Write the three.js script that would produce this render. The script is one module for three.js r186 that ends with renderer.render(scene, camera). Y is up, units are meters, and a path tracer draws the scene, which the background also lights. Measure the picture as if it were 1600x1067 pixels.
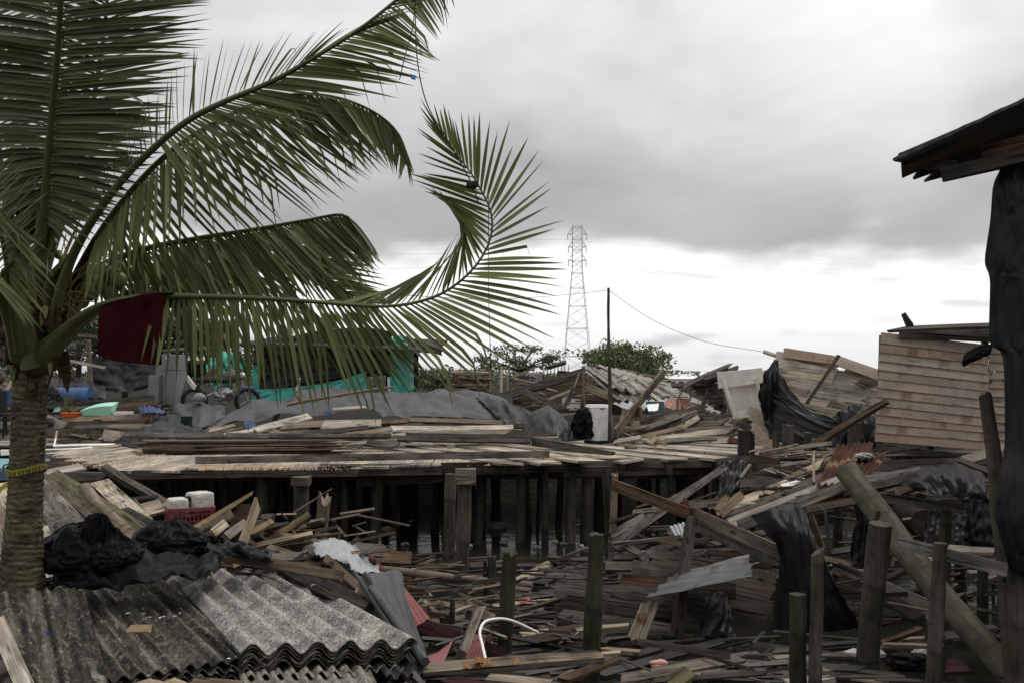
import * as THREE from 'three';
import { mergeGeometries } from 'three/addons/utils/BufferGeometryUtils.js';
import { ImprovedNoise } from 'three/addons/math/ImprovedNoise.js';

// ---------------------------------------------------------------- camera, sky, sun, exposure
const F = 1556, EYE = 2.2, HORIZON = 585;            // lens in photograph pixels (1600 x 1067), eye height above the water
const scene = new THREE.Scene();
const camera = new THREE.PerspectiveCamera(2 * Math.atan(533.5 / F) * 180 / Math.PI, 1600 / 1067, 0.1, 3000);
camera.position.set(0, EYE, 0);
camera.lookAt(0, EYE, -10);
camera.setViewOffset(1600, 1067, 0, -(HORIZON - 533.5), 1600, 1067);   // the lens looks level and is shifted up
const renderer = new THREE.WebGLRenderer({ antialias: true });
renderer.setSize(1024, 682);
renderer.toneMapping = THREE.LinearToneMapping;
renderer.toneMappingExposure = 1.12;
renderer.shadowMap.enabled = true;

const noise = new ImprovedNoise();
const N3 = (x, y, z) => noise.noise(x, y, z);
function fbm(x, y, z, oct = 4) { let s = 0, a = 0.5, f = 1; for (let i = 0; i < oct; i++) { s += a * N3(x * f, y * f, z * f); a *= 0.5; f *= 2.03; } return s; }
function ridge(x, y, z, oct = 3) { let s = 0, a = 0.6, f = 1; for (let i = 0; i < oct; i++) { s += a * (1 - Math.abs(N3(x * f, y * f, z * f)) * 2.4); a *= 0.5; f *= 1.9; } return s; }
const clamp = (x, a = 0, b = 1) => Math.min(b, Math.max(a, x)), lerp = (a, b, t) => a + (b - a) * t;
const smooth = (a, b, x) => { const t = clamp((x - a) / (b - a)); return t * t * (3 - 2 * t); };
function rng(seed) { let s = seed * 2654435761 >>> 0; return () => { s = (s + 0x6d2b79f5) | 0; let t = Math.imul(s ^ (s >>> 15), 1 | s); t = (t + Math.imul(t ^ (t >>> 7), 61 | t)) ^ t; return ((t ^ (t >>> 14)) >>> 0) / 4294967296; }; }

function keyed(keys, x) { if (x <= keys[0][0]) return keys[0].slice(1); for (let i = 1; i < keys.length; i++) if (x <= keys[i][0]) { const a = keys[i - 1], b = keys[i], t = (x - a[0]) / (b[0] - a[0]); return a.slice(1).map((v, k) => lerp(v, b[k + 1], t)); } return keys[keys.length - 1].slice(1); }

{ // overcast sky: a heavy grey cloud deck with a ragged lower edge, brighter air below it down to the horizon
  const W = 2048, H = 1024, d = new Float32Array(W * H * 4);
  const below = [[0, 0.74], [1.5, 0.82], [3, 0.93], [5, 1.01], [7, 1.02], [10, 0.95]];
  const deck = [[4, 0.46], [7, 0.43], [8.8, 0.42], [10.5, 0.45], [13, 0.52], [16, 0.58], [20, 0.62], [30, 0.74], [50, 0.98], [90, 1.2]];
  for (let j = 0; j < H; j++) {
    const v = (j + 0.5) / H, el = (v - 0.5) * 180, ce = Math.cos(el * Math.PI / 180);
    for (let i = 0; i < W; i++) {
      const az = (i + 0.5) / W * 2 * Math.PI - Math.PI, k = (j * W + i) * 4;
      const x = Math.cos(az) * ce, z = Math.sin(az) * ce, y = Math.sin(el * Math.PI / 180);
      let L;
      if (el < -1) L = 0.16;
      else {
        const yy = y * 2.6;
        const wob = 2.2 * fbm(x * 5, yy * 4, z * 5, 5) + 1.9 * fbm(x * 12 + 4, yy * 12, z * 12, 5) - 1.2 * Math.exp(-((((az + Math.PI / 2) * 57.3) - 3) ** 2) / 30);
        const edge = smooth(5.5, 7.6, el + wob);
        const q1 = 0.25 * N3(x * 6, yy * 4, z * 6 + 3), c = fbm(x * 3.6 + 9 + q1, yy * 3.4 + q1, z * 3.6, 6), c2 = 0.75 - 2.2 * Math.abs(fbm(x * 8 + q1 * 2, yy * 8 + 3, z * 8, 5)), c3 = fbm(x * 9 + 2, yy * 34, z * 9 + 7, 4);
        const right = Math.exp(-((((az + Math.PI / 2) * 57.3) - 21) ** 2) / 90 - ((el - 20) ** 2) / 60);   // thin cloud where the light comes through
        let D = keyed(deck, el)[0] * (1 + 0.54 * c + 0.10 * (c2 - 0.4)) + 0.28 * right;
        let B = keyed(below, el)[0] - 0.30 * smooth(0.08, 0.42, c3 + 0.3 * c) * smooth(8.5, 4, el) - 0.06 * smooth(0.1, 0.4, c);
        L = lerp(B, D, edge);
      }
      const cool = clamp((0.8 - L) * 0.05, 0, 0.03);
      d[k] = L * (1 - cool * 0.6); d[k + 1] = L * (1 - cool * 0.3); d[k + 2] = L * (1 + cool * 0.6); d[k + 3] = 1;
    }
  }
  const t = new THREE.DataTexture(d, W, H, THREE.RGBAFormat, THREE.FloatType);
  t.mapping = THREE.EquirectangularReflectionMapping; t.magFilter = t.minFilter = THREE.LinearFilter; t.wrapS = THREE.RepeatWrapping; t.needsUpdate = true;
  scene.background = t; scene.environment = t;
}
const sun = new THREE.DirectionalLight(new THREE.Color().setRGB(1, 0.96, 0.9), 1.5);   // the sun behind cloud: broad and weak
sun.position.set(16, 30, -18); sun.target.position.set(0, 0, -10);
sun.castShadow = true; sun.shadow.radius = 45; sun.shadow.mapSize.set(2048, 2048);
Object.assign(sun.shadow.camera, { left: -30, right: 30, top: 30, bottom: -30, near: 1, far: 120 });
scene.add(sun, sun.target);

// ---------------------------------------------------------------- places: a pixel of the photograph at a distance, or on a level plane
const V = (x, y, z) => new THREE.Vector3(x, y, z);
const P = (x, y, z) => V((x - 800) / F * z, EYE - (y - HORIZON) / F * z, -z);
const G = (x, y, h = 0) => P(x, y, (EYE - h) * F / (y - HORIZON));

// ---------------------------------------------------------------- textures
function tile(n, m, f) { // f(u, v) -> [r, g, b] in 0..1 (sRGB values), periodic through pn
  const a = new Uint8Array(n * m * 4);
  for (let j = 0; j < m; j++) for (let i = 0; i < n; i++) { const c = f(i / n, j / m), k = (j * n + i) * 4; a[k] = clamp(c[0]) * 255; a[k + 1] = clamp(c[1]) * 255; a[k + 2] = clamp(c[2]) * 255; a[k + 3] = 255; }
  const t = new THREE.DataTexture(a, n, m); t.wrapS = t.wrapT = THREE.RepeatWrapping; t.magFilter = THREE.LinearFilter; t.minFilter = THREE.LinearMipmapLinearFilter; t.generateMipmaps = true; t.needsUpdate = true; return t;
}
const hash = (i, j, s) => { let h = Math.imul(i, 374761393) ^ Math.imul(j, 668265263) ^ Math.imul(s, 974634777); h = Math.imul(h ^ (h >>> 13), 1274126177); return ((h ^ (h >>> 16)) >>> 0) / 4294967296; };
function pn(u, v, nx, ny, s) { // periodic value noise with nx x ny cells
  const x = u * nx, y = v * ny, i = Math.floor(x), j = Math.floor(y), fx = x - i, fy = y - j, sx = fx * fx * (3 - 2 * fx), sy = fy * fy * (3 - 2 * fy);
  const h = (a, b) => hash((a % nx + nx) % nx, (b % ny + ny) % ny, s);
  return lerp(lerp(h(i, j), h(i + 1, j), sx), lerp(h(i, j + 1), h(i + 1, j + 1), sx), sy);
}
const pf = (u, v, nx, ny, s, o = 3) => { let a = 0.5, t = 0, n = 0; for (let k = 0; k < o; k++) { t += a * pn(u, v, nx << k, ny << k, s + k * 7); n += a; a *= 0.55; } return t / n; };
const asColor = (t) => { const c = t.clone(); c.colorSpace = THREE.SRGBColorSpace; c.needsUpdate = true; return c; };

function woodTex(seed, worn) { // one tile = 1.6 m along the grain, 0.8 m across
  const kn = []; const r = rng(seed); for (let k = 0; k < 5; k++) kn.push([r(), r(), 0.006 + r() * 0.01]);
  return tile(1024, 512, (u, v) => {
    let bend = 0, knot = 0;
    for (const [ku, kv, kr] of kn) { let du = u - ku, dv = (v - kv) * 0.5; du -= Math.round(du); dv -= Math.round(dv * 2) / 2; const q = Math.hypot(du * 0.55, dv); bend += 0.018 * Math.sign(dv) * Math.exp(-((q / (kr * 2.6)) ** 2)); knot = Math.max(knot, smooth(kr * 1.3, kr * 0.5, q)); }
    const vv = v + bend + 0.012 * (pn(u, v, 4, 3, seed) - 0.5);
    const g1 = pf(u, vv, 3, 40, seed + 1, 2), g2 = pf(u, vv, 9, 150, seed + 2, 2), blot = pf(u, v, 5, 6, seed + 3, 4), crack = pf(u, vv, 6, 60, seed + 5, 2);
    let L = 0.76 + 0.30 * (g1 - 0.5) + 0.30 * (g2 - 0.5) + (worn ? 0.55 : 0.3) * (blot - 0.5);
    if (worn) L -= 0.35 * smooth(0.70, 0.80, crack);
    else L -= 0.10 * smooth(0.72, 0.8, crack);
    L -= 0.32 * knot + 0.12 * smooth(0.62, 0.8, pf(u, v, 12, 3, seed + 9, 3));
    const w = (pf(u, v, 3, 5, seed + 11, 3) - 0.5) * (worn ? 0.20 : 0.14);
    return [L * (1 + w * 0.6) , L, L * (1 - w)];
  });
}
const TW = [woodTex(11, true), woodTex(23, false)], TWc = TW.map(asColor);
const T_clad = tile(512, 512, (u, v) => { const a = pf(u, v, 3, 9, 71, 4), g = pf(u, v, 6, 70, 74, 2), s = pf(u, v, 60, 5, 77, 2), st = smooth(0.6, 0.8, pf(u, v, 7, 4, 79, 4)), kn = smooth(0.93, 0.97, pn(u, v, 9, 14, 83)); const L = 0.80 + 0.2 * (a - 0.5) + 0.1 * (g - 0.5) + 0.09 * (s - 0.5) - 0.16 * st - 0.2 * kn; return [L * (1 + 0.05 * st), L * (1 - 0.02 * st), L * (1 - 0.10 * st)]; });
const T_cladc = asColor(T_clad);
const T_asb = tile(1024, 1024, (u, v) => { // fibre cement: lichen, speckle, run marks along v
  const a = pf(u, v, 7, 7, 3, 5), b = pf(u, v, 150, 70, 8, 3), c = pf(u, v, 70, 12, 14, 3), s = pn(u, v, 260, 200, 21), w = pf(u, v, 30, 24, 31, 3);
  let L = 0.66 + 0.42 * (a - 0.5) + 0.75 * (b - 0.5) + 0.16 * (c - 0.5) - 0.36 * smooth(0.55, 0.78, b * 0.6 + w * 0.4) + 0.34 * smooth(0.93, 0.99, s) * smooth(0.5, 0.7, w);
  return [L * 1.01, L, L * (0.975 - 0.08 * (a - 0.5))];
});
const T_asbc = asColor(T_asb);
const T_asbOld = tile(1024, 1024, (u, v) => { // old sheets: grime and lichen in long runs
  const a = pf(u, v, 6, 6, 3, 5), b = pf(u, v, 120, 50, 8, 3), st = pf(u, v, 26, 2, 63, 2), li = pf(u, v, 40, 24, 71, 4), s = pn(u, v, 300, 240, 21);
  let L = 0.56 + 0.34 * (a - 0.5) + 0.5 * (b - 0.5) + 0.75 * (st - 0.5) + 0.3 * smooth(0.58, 0.72, li) + 0.35 * smooth(0.95, 0.99, s);
  return [L * 1.02, L, L * (0.95 - 0.1 * (a - 0.5))];
});
const T_asbOldc = asColor(T_asbOld);
const T_tin = tile(512, 512, (u, v) => { const a = pf(u, v, 4, 4, 5, 4), s = pf(u, v, 26, 3, 9, 3), g = pn(u, v, 90, 90, 4); const L = 0.74 + 0.22 * (a - 0.5) + 0.16 * (s - 0.5) + 0.06 * (g - 0.5), r = smooth(0.60, 0.76, pf(u, v, 5, 5, 41, 4)); return [lerp(L, 0.42, r), lerp(L, 0.25, r), lerp(L, 0.15, r)]; });
const T_tinc = asColor(T_tin);
const T_rust = asColor(tile(512, 512, (u, v) => { const a = pf(u, v, 5, 5, 15, 5), s = pf(u, v, 40, 3, 19, 3), p = smooth(0.58, 0.72, pf(u, v, 4, 6, 51, 4)); const r = [0.33 + 0.25 * (a - 0.5) + 0.2 * (s - 0.5), 0.21 + 0.16 * (a - 0.5) + 0.1 * (s - 0.5), 0.165 + 0.1 * (a - 0.5)]; return [lerp(r[0], 0.6, p), lerp(r[1], 0.48, p), lerp(r[2], 0.38, p)]; }));
const T_bark = tile(512, 512, (u, v) => { const a = pf(u, v, 6, 24, 3, 3), b = pf(u, v, 26, 90, 6, 2), m = pf(u, v, 5, 5, 12, 4); const L = 0.62 + 0.5 * (a - 0.5) + 0.4 * (b - 0.5) + 0.25 * (m - 0.5); const k = smooth(0.5, 0.75, m) * 0.25; return [L * (1 - 0.25 * k), L, L * (0.92 - 0.4 * k)]; });
const T_barkc = asColor(T_bark);
const T_pole = tile(512, 512, (u, v) => { const a = pf(u, v, 24, 3, 33, 3), b = pf(u, v, 90, 8, 36, 2), m = pf(u, v, 4, 5, 42, 4), r = pn(u, v, 3, 17, 55); const L = 0.66 + 0.16 * (a - 0.5) + 0.18 * (b - 0.5) + 0.5 * (m - 0.5) - 0.10 * smooth(0.86, 0.95, r); const k = smooth(0.45, 0.75, pf(u, v, 5, 7, 60, 4)); return [L * (1 - 0.03 * k), L, L * (1 - 0.12 * k)]; });
const T_polec = asColor(T_pole);
const T_crinkle = (() => { // crumpled film: sharp straight creases crossing in many directions
  const r = rng(97), w = []; for (let k = 0; k < 26; k++) { const q = 1 + Math.floor(Math.pow(r(), 1.6) * 9), a = r() * 6.283; w.push([Math.round(Math.cos(a) * q) || 1, Math.round(Math.sin(a) * q), r(), 1 / Math.sqrt(q), 2 + Math.floor(r() * 4), Math.floor(r() * 90)]); }
  return tile(1024, 1024, (u, v) => { let L = 0, n = 0; for (const [kx, ky, ph, am, c, sd] of w) { const m = smooth(0.42, 0.62, pn(u, v, c, c, sd)), f = kx * u + ky * v + ph + 0.16 * pn(u, v, 3, 3, sd + 5); L += am * m * Math.abs((f - Math.floor(f)) * 2 - 1); n += am * 0.5; } L /= n; return [L, L, L]; });
})();
const T_weave = tile(256, 256, (u, v) => { const L = 0.9 + 0.2 * (pf(u, v, 6, 6, 5, 4) - 0.5) + 0.08 * (pn(u, v, 120, 120, 2) - 0.5); return [L, L, L]; });
const T_weavec = asColor(T_weave);
const T_ripple = tile(512, 512, (u, v) => { const L = pf(u, v, 7, 9, 3, 3) * 0.7 + pf(u, v, 30, 34, 9, 2) * 0.3; return [L, L, L]; });
const rep = (t, x, y) => { const c = t.clone(); c.repeat.set(x, y); c.needsUpdate = true; return c; };

// ---------------------------------------------------------------- materials (linear base colours)
const mat = (r, g, b, o = {}) => new THREE.MeshPhysicalMaterial({ color: new THREE.Color().setRGB(r, g, b), roughness: 0.85, specularIntensity: (o.roughness ?? 0.85) > 0.65 ? 0.25 : 0.7, side: THREE.DoubleSide, ...o });
const phys = (r, g, b, o = {}) => new THREE.MeshPhysicalMaterial({ color: new THREE.Color().setRGB(r, g, b), roughness: 0.85, side: THREE.DoubleSide, ...o });
const woodScale = [1 / 1.6, 1 / 0.8];
const WC = TWc.map((t) => rep(t, ...woodScale)), WB = TW.map((t) => rep(t, ...woodScale));
const woods = {};
function woodKind(name, tints, tex, bump = 0.004, rough = 0.88) { woods[name] = tints.map((c, i) => { const k = tex === 2 ? i % 2 : tex; return mat(c[0], c[1], c[2], { map: WC[k], bumpMap: WB[k], bumpScale: bump, roughness: rough }); }); }
woodKind('grey', [[0.25, 0.225, 0.195], [0.20, 0.175, 0.15], [0.29, 0.26, 0.22], [0.17, 0.15, 0.13], [0.235, 0.195, 0.155]], 0);
woodKind('dark', [[0.105, 0.09, 0.075], [0.08, 0.068, 0.058], [0.13, 0.11, 0.09], [0.07, 0.062, 0.055]], 0);
woodKind('pale', [[0.62, 0.54, 0.44], [0.55, 0.485, 0.40], [0.68, 0.60, 0.50], [0.49, 0.42, 0.345], [0.59, 0.505, 0.40]], 2);
woodKind('tan', [[0.35, 0.275, 0.20], [0.29, 0.225, 0.165], [0.40, 0.325, 0.24], [0.24, 0.18, 0.13]], 2);
woodKind('fresh', [[0.52, 0.39, 0.25], [0.46, 0.335, 0.21], [0.56, 0.445, 0.31]], 1);
woodKind('brown', [[0.16, 0.10, 0.062], [0.12, 0.083, 0.058], [0.19, 0.13, 0.082]], 2);
woodKind('red', [[0.14, 0.055, 0.045], [0.11, 0.045, 0.04]], 2);
woodKind('moss', [[0.17, 0.16, 0.085], [0.13, 0.13, 0.075]], 0);
woodKind('wet', [[0.05, 0.043, 0.036], [0.036, 0.031, 0.027], [0.07, 0.058, 0.047], [0.06, 0.043, 0.034]], 0, 0.004, 0.55);  // wet wood, its tone darkened further to stand in for foreground shade
const clad = [[0.50, 0.385, 0.30], [0.44, 0.34, 0.265], [0.52, 0.42, 0.33], [0.46, 0.33, 0.235]]; woods.clad = clad.map((c) => mat(c[0] * 1.12, c[1] * 1.16, c[2] * 1.2, { map: rep(T_cladc, 1, 1), bumpMap: rep(T_clad, 1, 1), bumpScale: 0.002 }));
const pick = (k, r) => woods[k][Math.floor(r() * woods[k].length)];

const M = {
  asbDark: mat(0.225, 0.215, 0.19, { map: T_asbOldc, bumpMap: T_asbOld, bumpScale: 0.006 }),
  asbGrey: mat(0.66, 0.65, 0.62, { map: T_asbc, bumpMap: T_asb, bumpScale: 0.008 }),
  asbPale: mat(0.52, 0.50, 0.44, { map: T_asbc, bumpMap: T_asb, bumpScale: 0.004 }),
  tin: mat(0.115, 0.12, 0.125, { map: T_tinc, roughness: 0.5, metalness: 0.35 }),
  tinTan: mat(0.24, 0.205, 0.15, { map: T_tinc, roughness: 0.7 }),
  tinWhite: mat(0.40, 0.41, 0.42, { map: T_weavec, bumpMap: T_ripple, bumpScale: 0.012, roughness: 0.42, metalness: 0.25 }),
  tinDark: mat(0.065, 0.067, 0.07, { map: T_weavec, roughness: 0.5, metalness: 0.3 }),
  rust: mat(0.55, 0.56, 0.56, { map: T_rust, roughness: 0.9 }),
  pinkTin: mat(0.27, 0.085, 0.08, { map: T_weavec, roughness: 0.55, metalness: 0.15 }),
  bark: mat(0.22, 0.19, 0.145, { map: T_barkc, bumpMap: T_bark, bumpScale: 0.012, roughness: 0.95 }),
  pole: mat(0.165, 0.145, 0.115, { map: T_polec, bumpMap: T_pole, bumpScale: 0.008 }),
  poleDark: mat(0.075, 0.065, 0.053, { map: T_polec, bumpMap: T_pole, bumpScale: 0.008 }),
  poleGreen: mat(0.095, 0.092, 0.060, { map: T_polec, bumpMap: T_pole, bumpScale: 0.008 }),
  poleWet: mat(0.03, 0.03, 0.02, { map: T_polec, bumpMap: T_pole, bumpScale: 0.008, roughness: 0.45 }),
  logGrey: mat(0.235, 0.215, 0.165, { map: T_polec, bumpMap: T_pole, bumpScale: 0.008 }),
  log: mat(0.40, 0.31, 0.24, { map: T_polec, bumpMap: T_pole, bumpScale: 0.006 }),
  black: phys(0.006, 0.0062, 0.007, { specularIntensity: 0.13, bumpMap: T_crinkle, bumpScale: 0.016, roughness: 0.4 }),
  blackSoft: phys(0.010, 0.0105, 0.012, { specularIntensity: 0.4, bumpMap: T_crinkle, bumpScale: 0.018, roughness: 0.44 }),
  tarpGrey: mat(0.068, 0.069, 0.073, { map: T_weavec, bumpMap: T_crinkle, bumpScale: 0.012, roughness: 0.6 }),
  tarpDark: mat(0.016, 0.0165, 0.018, { map: T_weavec, bumpMap: T_crinkle, bumpScale: 0.018, roughness: 0.55 }),
  teal: mat(0.10, 0.56, 0.46, { map: T_weavec, bumpMap: T_crinkle, bumpScale: 0.006, roughness: 0.6 }),
  maroon: mat(0.035, 0.0022, 0.004, { map: T_weavec, roughness: 0.98 }),
  white: mat(0.72, 0.72, 0.70, { roughness: 0.5 }),
  offWhite: mat(0.87, 0.86, 0.83, { map: T_weavec, roughness: 0.6 }),
  panel: mat(0.86, 0.82, 0.76, { map: T_weavec, roughness: 0.8 }),
  foam: mat(0.60, 0.58, 0.53, { map: T_weavec, bumpMap: T_ripple, bumpScale: 0.006, roughness: 0.9 }),
  crate: mat(0.19, 0.045, 0.05, { roughness: 0.5 }),
  fridge: mat(0.19, 0.19, 0.195, { map: T_weavec, roughness: 0.5 }),
  blueDrum: mat(0.03, 0.075, 0.19, { roughness: 0.5 }),
  blueGrey: mat(0.07, 0.10, 0.15, { roughness: 0.6 }),
  turquoise: mat(0.19, 0.36, 0.40, { map: T_weavec, roughness: 0.7 }),
  mint: mat(0.33, 0.62, 0.47, { roughness: 0.5 }),
  orange: mat(0.62, 0.12, 0.03, { roughness: 0.5 }),
  redPaint: mat(0.36, 0.06, 0.045, { roughness: 0.6 }),
  pink: mat(0.50, 0.20, 0.30, { map: T_weavec, roughness: 0.9 }),
  salmon: mat(0.55, 0.30, 0.25, { roughness: 0.6 }),
  blueCloth: mat(0.075, 0.10, 0.20, { map: T_weavec, roughness: 0.8 }),
  skyBlue: mat(0.02, 0.22, 0.45, { roughness: 0.6 }),
  cardboard: mat(0.30, 0.21, 0.13, { map: T_weavec, roughness: 0.95 }),
  deadLeaf: mat(0.24, 0.12, 0.05, { map: T_weavec, roughness: 0.8 }),
  rubber: mat(0.02, 0.02, 0.02, { roughness: 0.7 }),
  steel: mat(0.3, 0.3, 0.31, { roughness: 0.4, metalness: 0.7 }),
  rustSteel: mat(0.14, 0.09, 0.07, { roughness: 0.8 }),
  cord: mat(0.03, 0.028, 0.025, { roughness: 0.8 }),
  pylon: mat(0.62, 0.63, 0.64, { roughness: 0.7 }),  // steel tone lightened in place of distance haze
  hose: mat(0.72, 0.71, 0.68, { roughness: 0.45 }),
  leafA: new THREE.MeshPhysicalMaterial({ color: new THREE.Color().setRGB(0.096, 0.118, 0.032), transmission: 0.28, thickness: 0, specularIntensity: 0.5, roughness: 0.5, side: THREE.DoubleSide }),  // leaf tones spread apart so blades seem to catch light differently
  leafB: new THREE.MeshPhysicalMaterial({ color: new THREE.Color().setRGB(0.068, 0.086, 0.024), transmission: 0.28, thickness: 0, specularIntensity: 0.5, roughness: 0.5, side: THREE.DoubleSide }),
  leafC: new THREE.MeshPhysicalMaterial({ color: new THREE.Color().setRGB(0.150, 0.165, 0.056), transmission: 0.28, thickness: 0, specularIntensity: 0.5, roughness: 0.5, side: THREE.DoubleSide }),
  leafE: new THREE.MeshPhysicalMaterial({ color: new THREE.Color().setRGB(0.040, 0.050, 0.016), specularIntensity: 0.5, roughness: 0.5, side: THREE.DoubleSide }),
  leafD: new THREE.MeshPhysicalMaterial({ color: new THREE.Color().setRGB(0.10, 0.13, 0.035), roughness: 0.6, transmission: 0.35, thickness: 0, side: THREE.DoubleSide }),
  leafDry: mat(0.20, 0.17, 0.075, { roughness: 0.8 }),
  petiole: mat(0.088, 0.092, 0.030, { map: T_weavec, roughness: 0.5 }),
  sheath: mat(0.10, 0.065, 0.04, { map: T_barkc, bumpMap: T_bark, bumpScale: 0.01, roughness: 0.95 }),
  nut: mat(0.10, 0.14, 0.045, { roughness: 0.45 }),
};

// ---------------------------------------------------------------- builders (everything is built where it stands; settle() moves each origin to its thing's base)
const used = {};
function numbered(n) { used[n] = (used[n] ?? -1) + 1; return used[n] ? n + '_' + String(used[n]).padStart(3, '0') : n; }
function tag(o, label, category, group, kind) { if (label) o.userData.label = label; if (category) o.userData.category = category; if (group) o.userData.group = group; if (kind) o.userData.kind = kind; return o; }
function thing(name, label, category, group, kind) { const o = new THREE.Group(); o.name = numbered(name); scene.add(o); return tag(o, label, category, group, kind); }
function obj(name, geos, m, parent = scene) {
  const list = Array.isArray(geos) ? geos : [geos];
  const g = list.length > 1 ? mergeGeometries(list.map((x) => { const y = x.index ? x.toNonIndexed() : x; for (const k of Object.keys(y.attributes)) if (!['position', 'normal', 'uv'].includes(k)) y.deleteAttribute(k); return y; })) : list[0];
  const o = new THREE.Mesh(g, m); o.name = parent === scene ? numbered(name) : name; o.castShadow = o.receiveShadow = true; parent.add(o); return o;
}
function settle() {
  scene.updateMatrixWorld(true);
  for (const o of scene.children) {
    if (o.isLight || o.isInstancedMesh || o.userData.placed || o.position.lengthSq() > 0) continue;
    const b = new THREE.Box3().setFromObject(o); if (b.isEmpty()) continue;
    const c = V((b.min.x + b.max.x) / 2, b.min.y, (b.min.z + b.max.z) / 2);
    if (o.isMesh) { o.geometry.translate(-c.x, -c.y, -c.z); o.position.copy(c); for (const k of o.children) k.position.sub(c); }
    else { o.position.copy(c); for (const k of o.children) k.position.sub(c); }
  }
}

// a sawn board from A to B: width w, thickness t, rolled about its length, slightly bowed, its ends ragged
function boardGeo(A, B, w, t, roll = 0, r = Math.random, o = {}) {
  const X = B.clone().sub(A), L = X.length(); X.normalize();
  let Y = o.up ? o.up.clone() : Math.abs(X.y) > 0.9 ? V(0, 0, 1) : V(0, 1, 0); Y.addScaledVector(X, -Y.dot(X)).normalize();
  let Z = X.clone().cross(Y);
  if (roll) { const a = roll * Math.PI / 180, c = Math.cos(a), s = Math.sin(a), y = Y.clone().multiplyScalar(c).addScaledVector(Z, s); Z = Z.multiplyScalar(c).addScaledVector(Y, -s); Y = y; }
  const n = o.seg ?? (L > 1.2 ? 3 : 2), bow = (o.bow ?? 0.010) * L * (r() * 2 - 1), bowz = (o.bow ?? 0.004) * 0.6 * L * (r() * 2 - 1), tw = (o.twist ?? 0.14) * (r() - 0.5) * 2;
  const rag = o.rag ?? 0.12, w1 = w * (o.taper ?? (1 - 0.1 * r())), rings = [];
  const u0 = r() * 1.6, v0 = r() * 0.8;
  const e0 = [0, 0, 0, 0].map(() => (r() - 0.5) * rag * w), e1 = [0, 0, 0, 0].map(() => (r() - 0.5) * rag * w);
  if (rag >= 0.12 && rag < 0.45) { if (r() < 0.35) { const q = (0.3 + 0.9 * r()) * Math.min(w, 0.16); e1[0] -= q; e1[3] -= q; } if (r() < 0.25) { const q = (0.3 + 0.7 * r()) * Math.min(w, 0.16); e0[1] += q; e0[2] += q; } }   // split off at a slant
  if (o.point) { e1[0] = e1[1] = -o.point * w; }
  for (let i = 0; i <= n; i++) {
    const s = i / n, hw = lerp(w, w1, s) / 2 * (1 + (i && i < n ? 0.05 * (r() - 0.5) : 0)), ht = t / 2, q = Math.sin(Math.PI * s), ang = tw * (s - 0.5), ca = Math.cos(ang), sa = Math.sin(ang);
    const cy = bow * q, cz = bowz * q;
    rings.push([[ht, hw], [ht, -hw], [-ht, -hw], [-ht, hw]].map(([y, z], k) => {
      const yy = cy + y * ca - z * sa, zz = cz + z * ca + y * sa, xx = s * L + (i === 0 ? e0[k] : i === n ? e1[k] : 0);
      return { p: A.clone().addScaledVector(X, xx).addScaledVector(Y, yy).addScaledVector(Z, zz), u: u0 + xx };
    }));
  }
  const pos = [], uv = [];
  const quad = (a, b, c, d, ua, ub, uc, ud) => { for (const [q, w_] of [[a, ua], [b, ub], [c, uc], [a, ua], [c, uc], [d, ud]]) { pos.push(q.x, q.y, q.z); uv.push(w_[0], w_[1]); } };
  const vv = [0, w, w + t, 2 * w + t, 2 * w + 2 * t];
  for (let i = 0; i < n; i++) for (let k = 0; k < 4; k++) {
    const a = rings[i][k], b = rings[i + 1][k], c = rings[i + 1][(k + 1) % 4], d = rings[i][(k + 1) % 4];
    quad(a.p, d.p, c.p, b.p, [a.u, v0 + vv[k]], [d.u, v0 + vv[k + 1]], [c.u, v0 + vv[k + 1]], [b.u, v0 + vv[k]]);
  }
  const f = rings[0], g = rings[n], e = 0.02;
  quad(f[0].p, f[3].p, f[2].p, f[1].p, [u0, v0], [u0 + e, v0], [u0 + e, v0 + w], [u0, v0 + w]);
  quad(g[0].p, g[1].p, g[2].p, g[3].p, [u0, v0], [u0 + e, v0], [u0 + e, v0 + w], [u0, v0 + w]);
  const q = new THREE.BufferGeometry(); q.setAttribute('position', new THREE.Float32BufferAttribute(pos, 3)); q.setAttribute('uv', new THREE.Float32BufferAttribute(uv, 2)); q.computeVertexNormals(); return q;
}
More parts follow.
